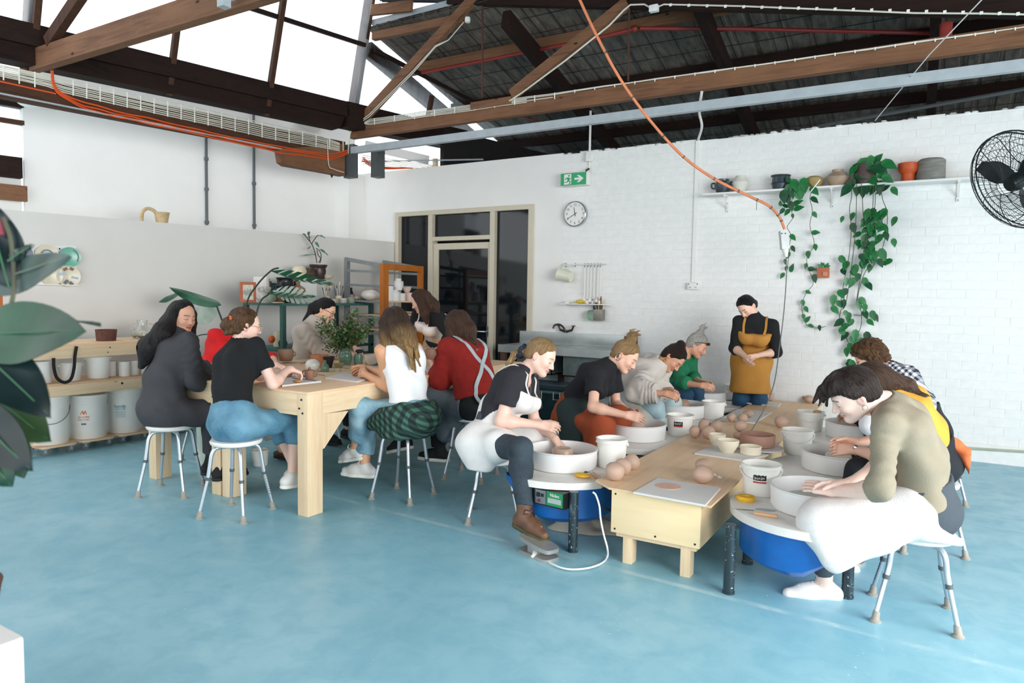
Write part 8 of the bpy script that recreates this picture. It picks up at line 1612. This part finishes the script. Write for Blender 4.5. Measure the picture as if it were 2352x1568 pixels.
obj('end_post', MB().box((SX1-.03, WB-.09, .9), (SX1+.04, WB-.005, 1.10)), mat('old_brown_timber', '#5b4033', .7, var=.2), t, smooth=False)
q = oY(1300, 765, WB-.05); t = thing('tap', 'dark old brass mixer tap with cross handles above the sink', 'tap', (q[0], WB-.05, 1.055)); M_br = mat('old_brass', '#4e4a44', .35, .8, var=.2); x = q[0]
obj('body', MB().tube([(x-.08, WB-.05, 1.09), (x, WB-.055, 1.07), (x+.08, WB-.05, 1.09)], .016, 10).lathe([(.02, 1.055), (.016, 1.075), (0, 1.08)], (x, WB-.055, 0), 12), M_br, t); obj('spout', MB().tube(smooth_path([(x, WB-.055, 1.07), (x-.03, WB-.08, 1.13), (x-.06, WB-.13, 1.16), (x-.09, WB-.19, 1.15), (x-.10, WB-.21, 1.11)], 5), .013, 10), M_br, t)
for e in (-1, 1):
    h_ = MB().tube([(x+e*.08, WB-.05, 1.085), (x+e*.105, WB-.055, 1.14)], .012, 8)
    for k in range(2): h_.tube([(x+e*.105-.025*(1-k), WB-.055-.025*k, 1.145), (x+e*.105+.025*(1-k), WB-.055+.025*k, 1.145)], .006, 6)
    obj('cross_handle', h_, M_br, t)
# big dark tote in front of the sink
t = thing('storage_tote', 'large dark teal plastic tote with clasps in front of the sink', 'tote', (-3.8, 7.05, 0)); M_tt = mat('dark_teal_plastic', '#12303a', .4, var=.35, scale=14); x0, x1, y0_, y1_ = -4.12, -3.42, 6.85, 7.3
m = MB(); m.hexa([(x0+.05, y0_+.04, 0), (x1-.05, y0_+.04, 0), (x1-.05, y1_-.04, 0), (x0+.05, y1_-.04, 0), (x0, y0_, .43), (x1, y0_, .43), (x1, y1_, .43), (x0, y1_, .43)]); obj('tub', m, M_tt, t, smooth=False)
obj('rim', MB().box((x0-.02, y0_-.02, .43), (x1+.02, y1_+.02, .455), .005), mat('grey_teal_rim', '#4f6a6e', .45, var=.2), t); obj('lid', MB().box((x0+.02, y0_+.02, .455), (x1-.02, y1_-.02, .52), .01), M_tt, t)
for x in (-4.0, -3.75, -3.52): obj('clasp', MB().tube([(x-.04, y0_-.03, .45), (x-.04, y0_-.035, .37), (x+.04, y0_-.035, .37), (x+.04, y0_-.03, .45)], .008, 6), mat('wire_clasp', '#c7b79c', .4), t)
# ---- fan at the right edge
fc = oD(2340, 414, 5.3); ax = Vector(nrm(-.12*_f-.88*_r-.44*_u)); Mf = face_M(fc, ax); t = thing('wall_fan', 'large black wire-caged wall fan cut by the right edge', 'fan', (fc[0], WB-.02, fc[2])); R_ = .385; M_fan = mat('black_fan_wire', '#1c2628', .4, .3)
def dome(r, s_): return s_*(.12*math.sqrt(max(0, 1-(r/R_)**2))+.02)
for nm, s_ in (('front_cage', 1), ('rear_cage', -1)):
    m = MB(); nsp = 64
    for k in range(nsp): a = 2*PI*k/nsp; rs = [.06+(R_-.06)*i/8 for i in range(9)]; m.tube([Mf @ Vector((r*math.cos(a+s_*(r-.06)*1.6), r*math.sin(a+s_*(r-.06)*1.6), dome(r, s_))) for r in rs], .0014 if k % 8 else .0035, 4, cap=False)
    for r in (.06, .12, .18, .24, .29, .34, .37, R_): m.tube([Mf @ Vector((r*math.cos(a), r*math.sin(a), dome(r, s_))) for a in [2*PI*i/40 for i in range(40)]], .0022 if r < R_ else .006, 5, closed=True, cap=False)
    obj(nm, m, M_fan, t)
obj('hub', MB().lathe([(0, -.1), (.06, -.1), (.065, .05), (.05, .09), (0, .095)], n=24).xf(Mf), M_fan, t)
for k in range(3):
    a = k*2*PI/3+.5; m = MB(); pts = []
    for i in range(8): r = .05+.29*i/7; w_ = .05+.10*math.sin(PI*min(1, i/6.5)); pts.append([Mf @ (Matrix.Rotation(a, 4, 'Z') @ Vector((r, e*w_*.5, e*.03))) for e in (-1, 1)])
    for q in pts: m.v += [tuple(v) for v in q]
    m.f = [(2*i, 2*i+1, 2*i+3, 2*i+2) for i in range(7)]; n_ = len(m.v); m.v += [tuple(Vector(v)+ax*.004) for v in m.v]; m.f += [tuple(q+n_ for q in f[::-1]) for f in m.f[:7]]; obj('blade', m, M_fan, t)
obj('wall_arm', MB().tube([Vector(fc)-ax*.1, Vector(fc)-ax*.3, Vector((fc[0]+.3, WB-.3, fc[2]-.05)), Vector((fc[0]+.3, WB, fc[2]-.05))], .02, 10), M_fan, t)
# ---- orange cord with plug, its grey lead, white rope, baseboard conduit
P = [oD(1318, -30, 6.2), oD(1372, 85, 6.25), oD(1430, 190, 6.3), oD(1500, 285, 6.4), oD(1570, 360, 6.5), oD(1640, 410, 6.6), oD(1720, 450, 6.7), oD(1765, 472, 6.75), oD(1790, 498, 6.8), oD(1802, 526, 6.8)]
solo('extension_cord', MB().tube(smooth_path(P, 6), .0135, 8), mat('peach_orange_cord', '#dd8459', .5), 'thick orange cord swooping down from the roof to a hanging plug', 'cord')
sp = smooth_path(P, 6); m = MB()
for i in (8, 14, 20, 24, 30, 34, 38, 43, 47, 50): d = nrm(np.array(sp[i+1])-np.array(sp[i])); m.tube([np.array(sp[i])-d*.007, np.array(sp[i])+d*.007], .016, 8)
m.tube([sp[38], np.array(sp[38])-np.array([0, 0, .1])], .003, 5); tag(obj('cable_ties', m, M_dsteel), 'dark cable ties cinched along the orange cord', 'ties', kind='stuff')
q, q2 = oD(1799, 530, 6.8), oD(1803, 572, 6.8); t = thing('hanging_socket', 'pale grey socket block hanging at the end of the orange cord', 'socket', q2); obj('block', MB().beam(q, q2, .075, .055, tuple(_f)), mat('pale_grey_plastic', '#c9cbc8', .4), t, smooth=False); obj('plug', MB().tube([q2, oD(1806, 590, 6.8)], [.034, .015], 10), M_wplast, t); obj('screws', MB().sphere(oD(1796, 536, 6.77), .007, 6).sphere(oD(1804, 536, 6.77), .007, 6), M_dsteel, t)
P = [oD(1806, 588, 6.8), oD(1806, 640, 6.75), oD(1800, 720, 6.6), oD(1790, 800, 6.4), oD(1778, 880, 6.2), oD(1755, 940, 6.0), oD(1728, 985, 5.75), oZ(1722, 1000, .455)]; solo('power_lead', MB().tube(smooth_path(P, 6), .0048, 6), mat('grey_lead', '#6d706e', .5), 'thin grey lead dropping from the plug to the bench', 'cord')
solo('white_rope', MB().tube([oD(2262, -8, 4.6), oD(2135, 125, 5.6), oD(2010, 277, 6.9)], .0045, 6), M_wplast, 'taut white rope from the roof down to the wall top', 'rope'); solo('rope_end', MB().tube([oY(1884, 412, WB-.25), oY(1862, 440, WB-.26)], .006, 6), M_wplast, 'short white rope end hanging across the high shelf', 'rope')
solo('thin_wire', MB().tube([oY(1880, 290, 8.3), oY(2352, 205, 8.3)], .02, 6), M_dsteel, 'grey pipe just above the wall at top right', 'pipe')
solo('floor_conduit', MB().tube([oY(1960, 1012, WB-.03), oY(2205, 1028, WB-.03), oY(2500, 1046, WB-.03)], .012, 8), mat('grey_green_hose', '#a9b19c', .5), 'thin grey-green hose along the foot of the brick wall', 'hose')
struct('baseboard_1', MB().box((BX, WB-.012, 0), (4.6, WB-.001, .17)), M_brick, smooth=False)
# ================================================================== ON THE WORK TABLES, AND PLANTS ON THE LEFT
TZ = .845
def tp(px, py, z=TZ): return oZ(px, py, z)
def tpot(px, py, prof, m_, lab, nm='pot', cat='pot', n=26, wob=.01, grp=None, z=TZ):
    q = tp(px, py, z); return solo(nm, MB().lathe([(a, z+.0006+b) for a, b in prof], (q[0], q[1], 0), n, wob=wob, seed=px), m_, lab, cat, grp)
def tboard(cs, lab, m_=M_board, th=.012): P = [tp(*c, TZ+.001) for c in cs]; return solo('board', MB().hexa([tuple(p) for p in P]+[(p[0], p[1], TZ+.001+th) for p in P]), m_, lab, 'board', smooth=False)
tboard([(648, 888), (738, 878), (700, 862), (622, 868)], 'pale board under the hands of the woman in black tee'); tboard([(748, 870), (820, 879), (846, 872), (790, 858)], 'white board in front of the woman in white tank top')
tboard([(985, 858), (1012, 852), (1000, 842), (975, 846)], 'dark-edged board in front of the woman in red jumper')
t = thing('green_vase', 'ribbed green glass vase full of leafy twigs on the work table', 'vase', tp(793, 838)); vx, vy = tp(793, 838)[:2]; M_gg = NT('green_glass'); M_gg.fin(lin('#7fa08a'), .12, 0, IOR=1.4); M_gg.b.inputs['Transmission Weight'].default_value = .55; M_gg = M_gg.m
vp = [(0, 0), (.042, 0)]+[(.05+.012*math.sin(PI*i/9)+.0022*(i % 2), .01+.013*i) for i in range(10)]+[(.034, .15), (.036, .158), (.03, .158), (.03, .15), (.045, .08), (0, .01)]
obj('body', MB().lathe([(a, TZ+.0006+b) for a, b in vp], (vx, vy, 0), 28), M_gg, t, ang=.3)
M_tw = mat('twig', '#4a3424', .8); M_sh = [mat('myrtle_leaf_'+n_, c_, .4, var=.25, scale=30) for n_, c_ in (('green', '#335f30'), ('olive', '#5f7040'), ('russet', '#7d5a48'))]
br = random.Random(4)
def small_leaf(L, w_): return MB().add([(0, 0, 0), (w_, L*.4, .002), (0, L, -.003), (-w_, L*.4, .002), (0, L*.45, -.003)], [(0, 1, 4), (1, 2, 4), (2, 3, 4), (3, 0, 4)])
SL = [small_leaf(.033, .0105).mesh('leaf', m_, False) for m_ in M_sh]
foli = MB(); nl = 0; rest = [MB(), MB(), MB()]
vd = 4.95*1.0
for i, (px, py) in enumerate(((740, 735), (728, 748), (752, 752), (765, 745), (775, 770), (790, 740), (808, 722), (816, 712), (818, 735), (830, 745), (845, 748), (860, 738), (850, 760), (826, 770), (800, 762), (760, 790), (745, 800), (785, 800), (815, 790), (838, 775), (770, 812), (798, 745), (812, 755), (735, 765))):
    dep = np.linalg.norm(np.array([vx, vy, 1.0])-CAM)*1.0; f_ = (np.array([vx, vy, 1.0])-CAM) @ _f; tip = oD(px, py, f_+br.uniform(-.16, .16)); base = np.array([vx+br.uniform(-.012, .012), vy+br.uniform(-.012, .012), TZ+.12]); mid = (base+tip)/2+np.array([br.uniform(-.03, .03), br.uniform(-.03, .03), .05])
    sp = smooth_path([base, mid, tip], 8); obj('twig', MB().tube(sp, [.0035-.0022*k/(len(sp)-1) for k in range(len(sp))], 5), M_tw, t)
    for k in range(3, len(sp)):
        for _ in range(5):
            p = Vector(sp[k])+Vector((br.gauss(0, .022), br.gauss(0, .022), br.gauss(0, .022))); d = Vector((br.gauss(0, 1), br.gauss(0, 1), br.gauss(.35, .8))).normalized(); n_ = Vector((br.gauss(0, 1), br.gauss(0, 1), 1.2)); n_ = (n_-d*n_.dot(d)).normalized(); x = d.cross(n_); c_ = br.choice((0, 0, 0, 1, 1, 2)); s_ = br.uniform(.7, 1.35)
            M = Matrix(((x.x, d.x, n_.x, p.x), (x.y, d.y, n_.y, p.y), (x.z, d.z, n_.z, p.z), (0, 0, 0, 1))) @ Matrix.Scale(s_, 4)
            if nl < 300 and py < 790: o = link('leaf', SL[c_], t); o.matrix_parent_inverse = Matrix(); o.matrix_basis = Matrix.Translation(-Vector(t['_w'])) @ M; nl += 1
            else: q = small_leaf(.033, .0105).xf(M); rest[c_].add(q.v, q.f)
for c_ in range(3): tag(obj('foliage', rest[c_], M_sh[c_], t, smooth=False), kind='stuff')
tpot(733, 843, [(0, 0), (.058, 0), (.078, .1), (.082, .112), (.074, .112), (.06, .02), (0, .02)], mat('checked_terracotta', '#b0704c', .6, var=.25, scale=22), 'checked terracotta bowl on the work table', 'bowl', 'bowl')
tpot(718, 852, [(0, 0), (.03, 0), (.058, .03), (.062, .06), (.045, .09), (.025, .1), (.02, .1), (0, .05)], mat('pearly_white_glaze', '#d9d8cf', .2, var=.08), 'pearly white round pot on the work table', cat='pot')
tpot(746, 853, [(0, 0), (.03, 0), (.034, .01), (.032, .05), (.016, .07), (.011, .08), (.013, .095), (.009, .095), (0, .05)], M_gg, 'small green glass bottle on the work table', 'bottle', 'bottle')
tpot(755, 844, [(0, 0), (.032, 0), (.042, .06), (.05, .1), (.043, .1), (.03, .02), (0, .02)], M_dkp, 'ruffled dark blue-black cup on the work table', 'cup', 'cup', wob=.07)
tpot(778, 846, [(0, 0), (.022, 0), (.044, .03), (.05, .045), (.044, .045), (.02, .012), (0, .01)], mat('olive_glaze', '#8c8660', .4), 'small olive bowl beside the green vase', 'bowl', 'bowl')
q = tp(768, 850); solo('star_dish', MB().prism([((.085 if k % 2 else .05)*math.cos(k*PI/6+.2), (.085 if k % 2 else .05)*math.sin(k*PI/6+.2)) for k in range(12)], .012, Matrix.Translation((q[0], q[1], TZ+.0006))), M_crm, 'flat star-shaped cream dish under the small bowl', 'dish')
tpot(823, 838, [(0, 0), (.04, 0), (.042, .07), (.036, .1), (.03, .1), (0, .05)], M_gg, 'green glass jar with dark cloth in its mouth', 'jar', 'jar'); q = tp(826, 834); solo('dark_cloth', MB().sphere((q[0], q[1], TZ+.115), (.045, .04, .02), 10), mat('navy_cloth', '#2a3542', .9), 'crumpled dark cloth stuffed in the green jar', 'cloth')
tpot(853, 836, [(0, 0), (.047, 0), (.05, .01), (.042, .055), (.044, .08), (.034, .085), (0, .07)], M_stn, 'stone coloured waisted pot, lower of a stacked pair', cat='pot'); tpot(853, 836, [(0, .0), (.03, .0), (.05, .03), (.058, .075), (.052, .075), (.04, .02), (0, .02)], mat('pale_stone_bowl', '#c2b9ac', .6, var=.1), 'pale stone bowl stacked on the waisted pot', 'bowl', 'bowl', z=TZ+.0865)
tpot(807, 833, [(0, 0), (.05, 0), (.05, .07), (.046, .07), (.045, .01), (0, .01)], mat('clear_tub', '#c9d2cc', .2), 'clear plastic tub behind the green jar', 'tub', 'tub')
q = tp(777, 826); solo('yellow_sponge', MB().box((q[0]-.05, q[1]-.03, TZ+.0006), (q[0]+.05, q[1]+.03, TZ+.035), .008), M_yel, 'yellow sponge block behind the green vase', 'sponge'); q = tp(757, 822); solo('yellow_strip', MB().box((q[0]-.07, q[1]-.02, TZ+.0006), (q[0]+.06, q[1]+.02, TZ+.03), .006), M_yel, 'long yellow sponge strip behind the terracotta bowl', 'sponge')
def handled(px, py, r, h, m_, lab, hs=2):
    q = tp(px, py); o = solo('clay_cup', MB().lathe([(a, TZ+.0135+b) for a, b in ((0, 0), (r*.7, 0), (r*.8, h*.1), (r, h*.6), (r*.92, h), (r*.8, h), (r*.85, h*.5), (0, h*.2))], (q[0], q[1], 0), 22, wob=.03, seed=px), m_, lab, 'clay')
    for e in ((-1, 1) if hs == 2 else (1,)): c = Vector((q[0]+e*.80*r, q[1]+e*.45*r, TZ+.0135+h*.62)); obj('handle', MB().tube([c+Vector((e*.022*math.cos(a)*.86, e*.022*math.cos(a)*.5, .022*math.sin(a))) for a in [2*PI*i/14 for i in range(14)]], .0065, 6, closed=True), m_, o)
    return o
M_bc = mat('brown_raw_clay', '#8a6350', .6, var=.1, bump=.2); handled(711, 875, .038, .07, M_bc, 'small brown clay cup with two ring handles on the board'); q = tp(711, 875); solo('clay_pellet', MB().sphere((q[0], q[1], TZ+.0935), (.012, .012, .012), 10), M_bc, 'knob of clay on top of the two-handled cup', 'clay')
handled(657, 832, .075, .11, mat('tan_raw_clay', '#94765f', .65, var=.1, bump=.2), 'large tan clay pot with curled handle being built near the red sleeve', 1)
q = tp(683, 882); solo('sponge', MB().sphere((q[0], q[1], TZ+.0235), (.038, .026, .011), 12), mat('tan_round_sponge', '#c98f4f', .9, bump=.4), 'flat tan sponge on the board by the small clay cup', 'sponge')
q = tp(648, 868); solo('clay_cup', MB().lathe([(0, TZ+.0135), (.03, TZ+.0135), (.045, TZ+.05), (.04, TZ+.085), (.032, TZ+.085), (0, TZ+.03)], (q[0]+.04, q[1]+.02, 0), 20, wob=.04), M_bc, 'brown clay cup held in the hands of the woman in black tee', 'clay')
q = tp(815, 866); solo('clay_cup', MB().lathe([(0, TZ+.0135), (.032, TZ+.0135), (.05, TZ+.06), (.045, TZ+.065), (0, TZ+.03)], (q[0]+.02, q[1], 0), 20, wob=.04), M_bc, 'brown pinch pot in the hands of the woman in white tank top', 'clay')
q = oD(990, 812, 5.75); solo('clay_cup', MB().lathe([(0, q[2]-.05), (.03, q[2]-.045), (.05, q[2]), (.04, q[2]+.04), (0, q[2]+.045)], (q[0], q[1], 0), 20, wob=.04), M_bc, 'brown clay pot held up by the woman in red jumper', 'clay')
for a, b, lab in (((690, 835), (702, 832), 'thin dark tool lying near the tan clay pot'), ((672, 868), (725, 874), 'long thin needle tool across the board'), ((722, 858), (745, 862), 'fine wire tool beside the pearly pot')): solo('clay_tool', MB().tube([tp(*a, TZ+.016), tp(*b, TZ+.016)], .003, 6), M_dsteel, lab, 'tool')
q = tp(880, 840); solo('blue_cloth', MB().sphere((q[0]-.1, q[1], TZ+.012), (.05, .03, .012), 10), mat('blue_rag', '#2f6f8a', .9), 'scrap of blue rag by the stacked bowls', 'cloth');
q = oZ(598, 1068); bucket(q[0], q[1], 0, .07, .14, 'small white pot on the floor under the tables', None, False, M_buck)
q = oD(476, 905, 5.9); bucket(q[0], q[1]+.02, .0, .11, .62, 'tall pale bin half hidden between the two women at the left', None, False, mat('pale_mint_bin', '#c9d3c6', .4))

# ---- rubber plant in the near left corner
def big_leaf(L, wd, droop=.25, fold=.18, n=12):
    b = MB()
    for i in range(n+1):
        v = i/n; w_ = wd*math.sin(PI*v**.8)**.75*(1 if v < 1 else 0)+.001; z = -droop*L*v*v
        for u in (-1, -.5, 0, .5, 1): b.v.append((u*w_, v*L, z+fold*abs(u)*w_+.004*math.sin(9*v+u)))
    for i in range(n):
        for k in range(4): a = 5*i+k; b.f.append((a, a+1, a+6, a+5))
    m_ = len(b.v); b.v += [(x, y, z-.002) for x, y, z in b.v]; b.f += [tuple(q+m_ for q in f[::-1]) for f in b.f]; return b
def leaf_mat(name, a, b, spot=None, rough=.35):
    q = NT(name); f = q.noise(q.coord(), 6, 4); c = q.ramp(f, [(.3, a), (.7, b)])
    if spot: g = q.noise(q.coord(), 11, 2); c = q.mix(q.ramp(g, [(.66, 0.0), (.74, .9)]), c, lin(spot))
    return q.fin(c, rough)
M_rl = leaf_mat('rubber_leaf', '#0c2b1f', '#1e5236', '#6b6a2c'); M_rd = leaf_mat('dark_rubber_leaf', '#0a1716', '#182a2c', None, .3); M_rg = leaf_mat('grey_green_underside', '#33473f', '#4a605a'); M_ry = leaf_mat('yellowing_leaf', '#20351f', '#3f5733', '#b07f2a')
base = oZ(-150, 1560, .45); base = np.array([base[0], base[1], 0]); DP = 1.42
t = thing('rubber_plant', 'large dark-leaved rubber plant in the near left foreground', 'plant', (base[0], base[1], .42)); stem_t = oD(30, 620, DP)
obj('stem', MB().tube(smooth_path([(base[0], base[1], .42), oD(-90, 1150, DP), oD(-10, 800, DP), oD(30, 680, DP), oD(26, 560, DP), oD(8, 500, DP)], 5), .0042, 8), mat('rubber_stem', '#4b4b38', .6), t)
obj('pot', MB().lathe([(0, .421), (.13, .421), (.17, .66), (.175, .68), (.16, .68), (0, .62)], (base[0]-.05, base[1], 0), 32), M_terra, t)
obj('bud_sheath', MB().tube([oD(4, 540, DP), oD(2, 500, DP)], [.006, .001], 8), mat('red_sheath', '#7a2f3a', .5), t)
def put_big(a, b, wd, m_, up, droop=.2, fold=.15, da=0, db=0):
    """leaf from picture point a (base) to b (tip) at the plant's own distance"""
    A, B = Vector(oD(*a, DP+da)), Vector(oD(*b, DP+db)); L = (B-A).length; d = (B-A).normalized(); n_ = Vector(up); n_ = (n_-d*n_.dot(d)).normalized(); x = d.cross(n_); M = Matrix(((x.x, d.x, n_.x, A.x), (x.y, d.y, n_.y, A.y), (x.z, d.z, n_.z, A.z), (0, 0, 0, 1)))
    o = obj('leaf', big_leaf(L, wd, droop, fold).xf(M), m_, t); rib = MB().tube([M @ Vector((0, L*v, -droop*L*v*v+.003)) for v in (0, .25, .5, .75, .97)], [.0022, .002, .0016, .0012, .0006], 6); obj('midrib', rib, mat('rib_tan', '#7f8a72', .5) if m_ is M_rg else mat('rib_green', '#3c6b4a', .5), o)
toc = tuple(-_f)
put_big((-60, 660), (172, 590), .036, M_rg, tuple(-_f+_u*.15), -.03, -.12, .05, -.05); put_big((-60, 770), (196, 758), .064, M_rl, tuple(-_f+_u*.3), .0, .12, .0, -.06)
put_big((-40, 740), (225, 710), .02, M_rg, tuple(_u-_f*.15), .12, .1, .06, .02); put_big((22, 660), (-40, 450), .045, M_rd, tuple(-_f+_r*.4), .1, .12); put_big((20, 600), (70, 560), .01, M_rd, toc)
put_big((-60, 790), (100, 940), .052, M_rd, tuple(-_f*.9+_r*.3+_u*.4), .1, .15, 0, -.1); put_big((-70, 860), (95, 1010), .06, M_ry, tuple(-_f+_r*.2), .12, .1, .05, 0); put_big((-90, 920), (60, 1080), .05, M_rd, tuple(-_f+_u*.2), .1, .12, -.02, -.05)
put_big((-40, 900), (88, 965), .04, M_ry, tuple(-_f+_u*.4), .2, .1, .08, .05); put_big((0, 960), (50, 1100), .035, M_ry, tuple(-_f+_r*.3), .1, .1, .06, .06); put_big((-60, 1000), (20, 1120), .045, M_rl, toc, .1, .1); put_big((-100, 830), (60, 1000), .045, M_rl, tuple(-_f+_u*.2), .1, .12, .1, .08)
put_big((-20, 1010), (58, 1065), .022, M_rg, tuple(-_f*.6+_u), .25, .1, .05, .04)
# ---- broad-leaved plant standing between the bench and the green shelf
LX, LY = -6.15, 4.75; LD = (np.array([LX, LY, 1.3])-CAM) @ _f
t = thing('broad_leaf_plant', 'tall plant with arching stems and broad split leaves by the green shelf', 'plant', (LX, LY, 0)); M_mon = leaf_mat('monstera_leaf', '#0f3a28', '#1f5a3c', None, .3); M_mu = leaf_mat('monstera_underside', '#8a9a8c', '#b4c0b4', None, .4)
obj('pot', MB().lathe([(0, 0), (.14, 0), (.18, .3), (.185, .32), (.17, .32), (0, .28)], (LX, LY, 0), 28), M_crm, t)
M_ms = mat('dark_green_stem', '#14281d', .5)
def stem(pts, r=.009): P = [(LX, LY, .3)]+[tuple(oD(px, py, LD+o)) for px, py, o in pts]; obj('stem', MB().tube(smooth_path(P, 6), r, 7), M_ms, t)
stem([(560, 800, 0), (566, 700, 0), (590, 655, .0), (622, 622, .0), (640, 615, 0)]); stem([(575, 800, .05), (594, 702, .1), (616, 676, .12), (635, 664, .12)]); stem([(540, 800, 0), (520, 760, 0), (506, 725, 0), (498, 703, 0)]); stem([(500, 810, 0), (485, 772, 0), (468, 768, 0), (452, 772, 0)], .006)
def put_l(a, b, wd, m_, up, droop=.2, fold=.2, o=0, o2=0, split=0):
    A, B = Vector(oD(*a, LD+o)), Vector(oD(*b, LD+o2)); L = (B-A).length; d = (B-A).normalized(); n_ = Vector(up); n_ = (n_-d*n_.dot(d)).normalized(); x = d.cross(n_); M = Matrix(((x.x, d.x, n_.x, A.x), (x.y, d.y, n_.y, A.y), (x.z, d.z, n_.z, A.z), (0, 0, 0, 1)))
    if not split: return obj('leaf', big_leaf(L, wd, droop, fold).xf(M), m_, t)
    b_ = MB(); k = 0
    for i in range(split):
        v0, v1 = i/split, (i+.82)/split; w0, w1 = [wd*math.sin(PI*min(1, (v+.08)/1.08)**.8)**.7 for v in (v0, v1)]
        for e in (-1, 1):
            q = [(0, v0*L), (0, v1*L), (e*w1, (v1+.10)*L), (e*w0, (v0+.13)*L)]; z = [-droop*L*v*v+zz for v, zz in ((v0, 0), (v1, 0), (v1, -fold*w1), (v0, -fold*w0))]; V = [(a_[0], a_[1], zz) for a_, zz in zip(q, z)]; V += [(a_, b2, c-.002) for a_, b2, c in V]
            b_.add(V, [(0, 1, 2, 3), (7, 6, 5, 4), (0, 3, 7, 4), (1, 5, 6, 2), (2, 6, 7, 3)])
    return obj('leaf', b_.xf(M), m_, t, smooth=False)
put_l((508, 700), (395, 674), .07, M_mon, tuple(_u*.75-_f*.8), -.16, -.3, 0, .1); put_l((500, 700), (425, 735), .12, M_mu, tuple(-_f+_u*.2), .1, -.35, .2, .3); put_l((410, 674), (360, 690), .045, M_mon, tuple(_u*.6-_f*.8), .1, -.3, .1, .15)
put_l((622, 622), (752, 668), .085, M_mon, tuple(_u*.8-_f*.55), -.17, -.5, 0, .15, 7); put_l((626, 668), (718, 698), .11, M_mu, tuple(_u*.6-_f*.8), -.2, -.35, .1, .25, 8); put_l((612, 672), (716, 702), .05, M_mon, tuple(_u*.8-_f*.5), -.28, -.6, .06, .1, 7)
# ---- spindly plant in the brown planter on the green shelf
q0 = oX(731, 605, GX-.54); sx_, sy_ = q0[0], q0[1]; SD = (np.array(q0)-CAM) @ _f; t = thing('spindly_plant', 'thin-stemmed plant with narrow leaves in the brown planter', 'plant', (sx_, sy_, GZ+.45)); M_nl = leaf_mat('narrow_leaf', '#2d5a44', '#5f8f74')
for pts in ([(728, 604), (724, 582), (716, 560), (706, 548), (698, 536)], [(732, 604), (738, 588), (733, 575), (726, 570)], [(735, 604), (737, 594), (731, 586), (728, 574)], [(716, 560), (722, 550), (728, 542), (732, 540)], [(712, 555), (710, 545), (709, 532)]): obj('stem', MB().tube(smooth_path([oD(px, py, SD) for px, py in pts], 4), .006, 6), mat('brown_stem', '#3a2f28', .7), t)
for a, b in (((726, 585), (693, 583)), ((733, 571), (754, 583)), ((732, 540), (747, 544)), ((724, 555), (733, 566)), ((714, 566), (705, 571)), ((709, 540), (709, 530)), ((704, 545), (714, 543)), ((700, 540), (697, 535))):
    A, B = Vector(oD(*a, SD)), Vector(oD(*b, SD-.05)); L = (B-A).length; d = (B-A).normalized(); n_ = Vector(tuple(_u-_f*.5)); n_ = (n_-d*n_.dot(d)).normalized(); x = d.cross(n_); M = Matrix(((x.x, d.x, n_.x, A.x), (x.y, d.y, n_.y, A.y), (x.z, d.z, n_.z, A.z), (0, 0, 0, 1))); obj('leaf', big_leaf(L, .018, .15, .2, 7).xf(M), M_nl, t)
for o in list(COL.objects):
    for k in ('_w', '_p'):
        if k in o: del o[k]
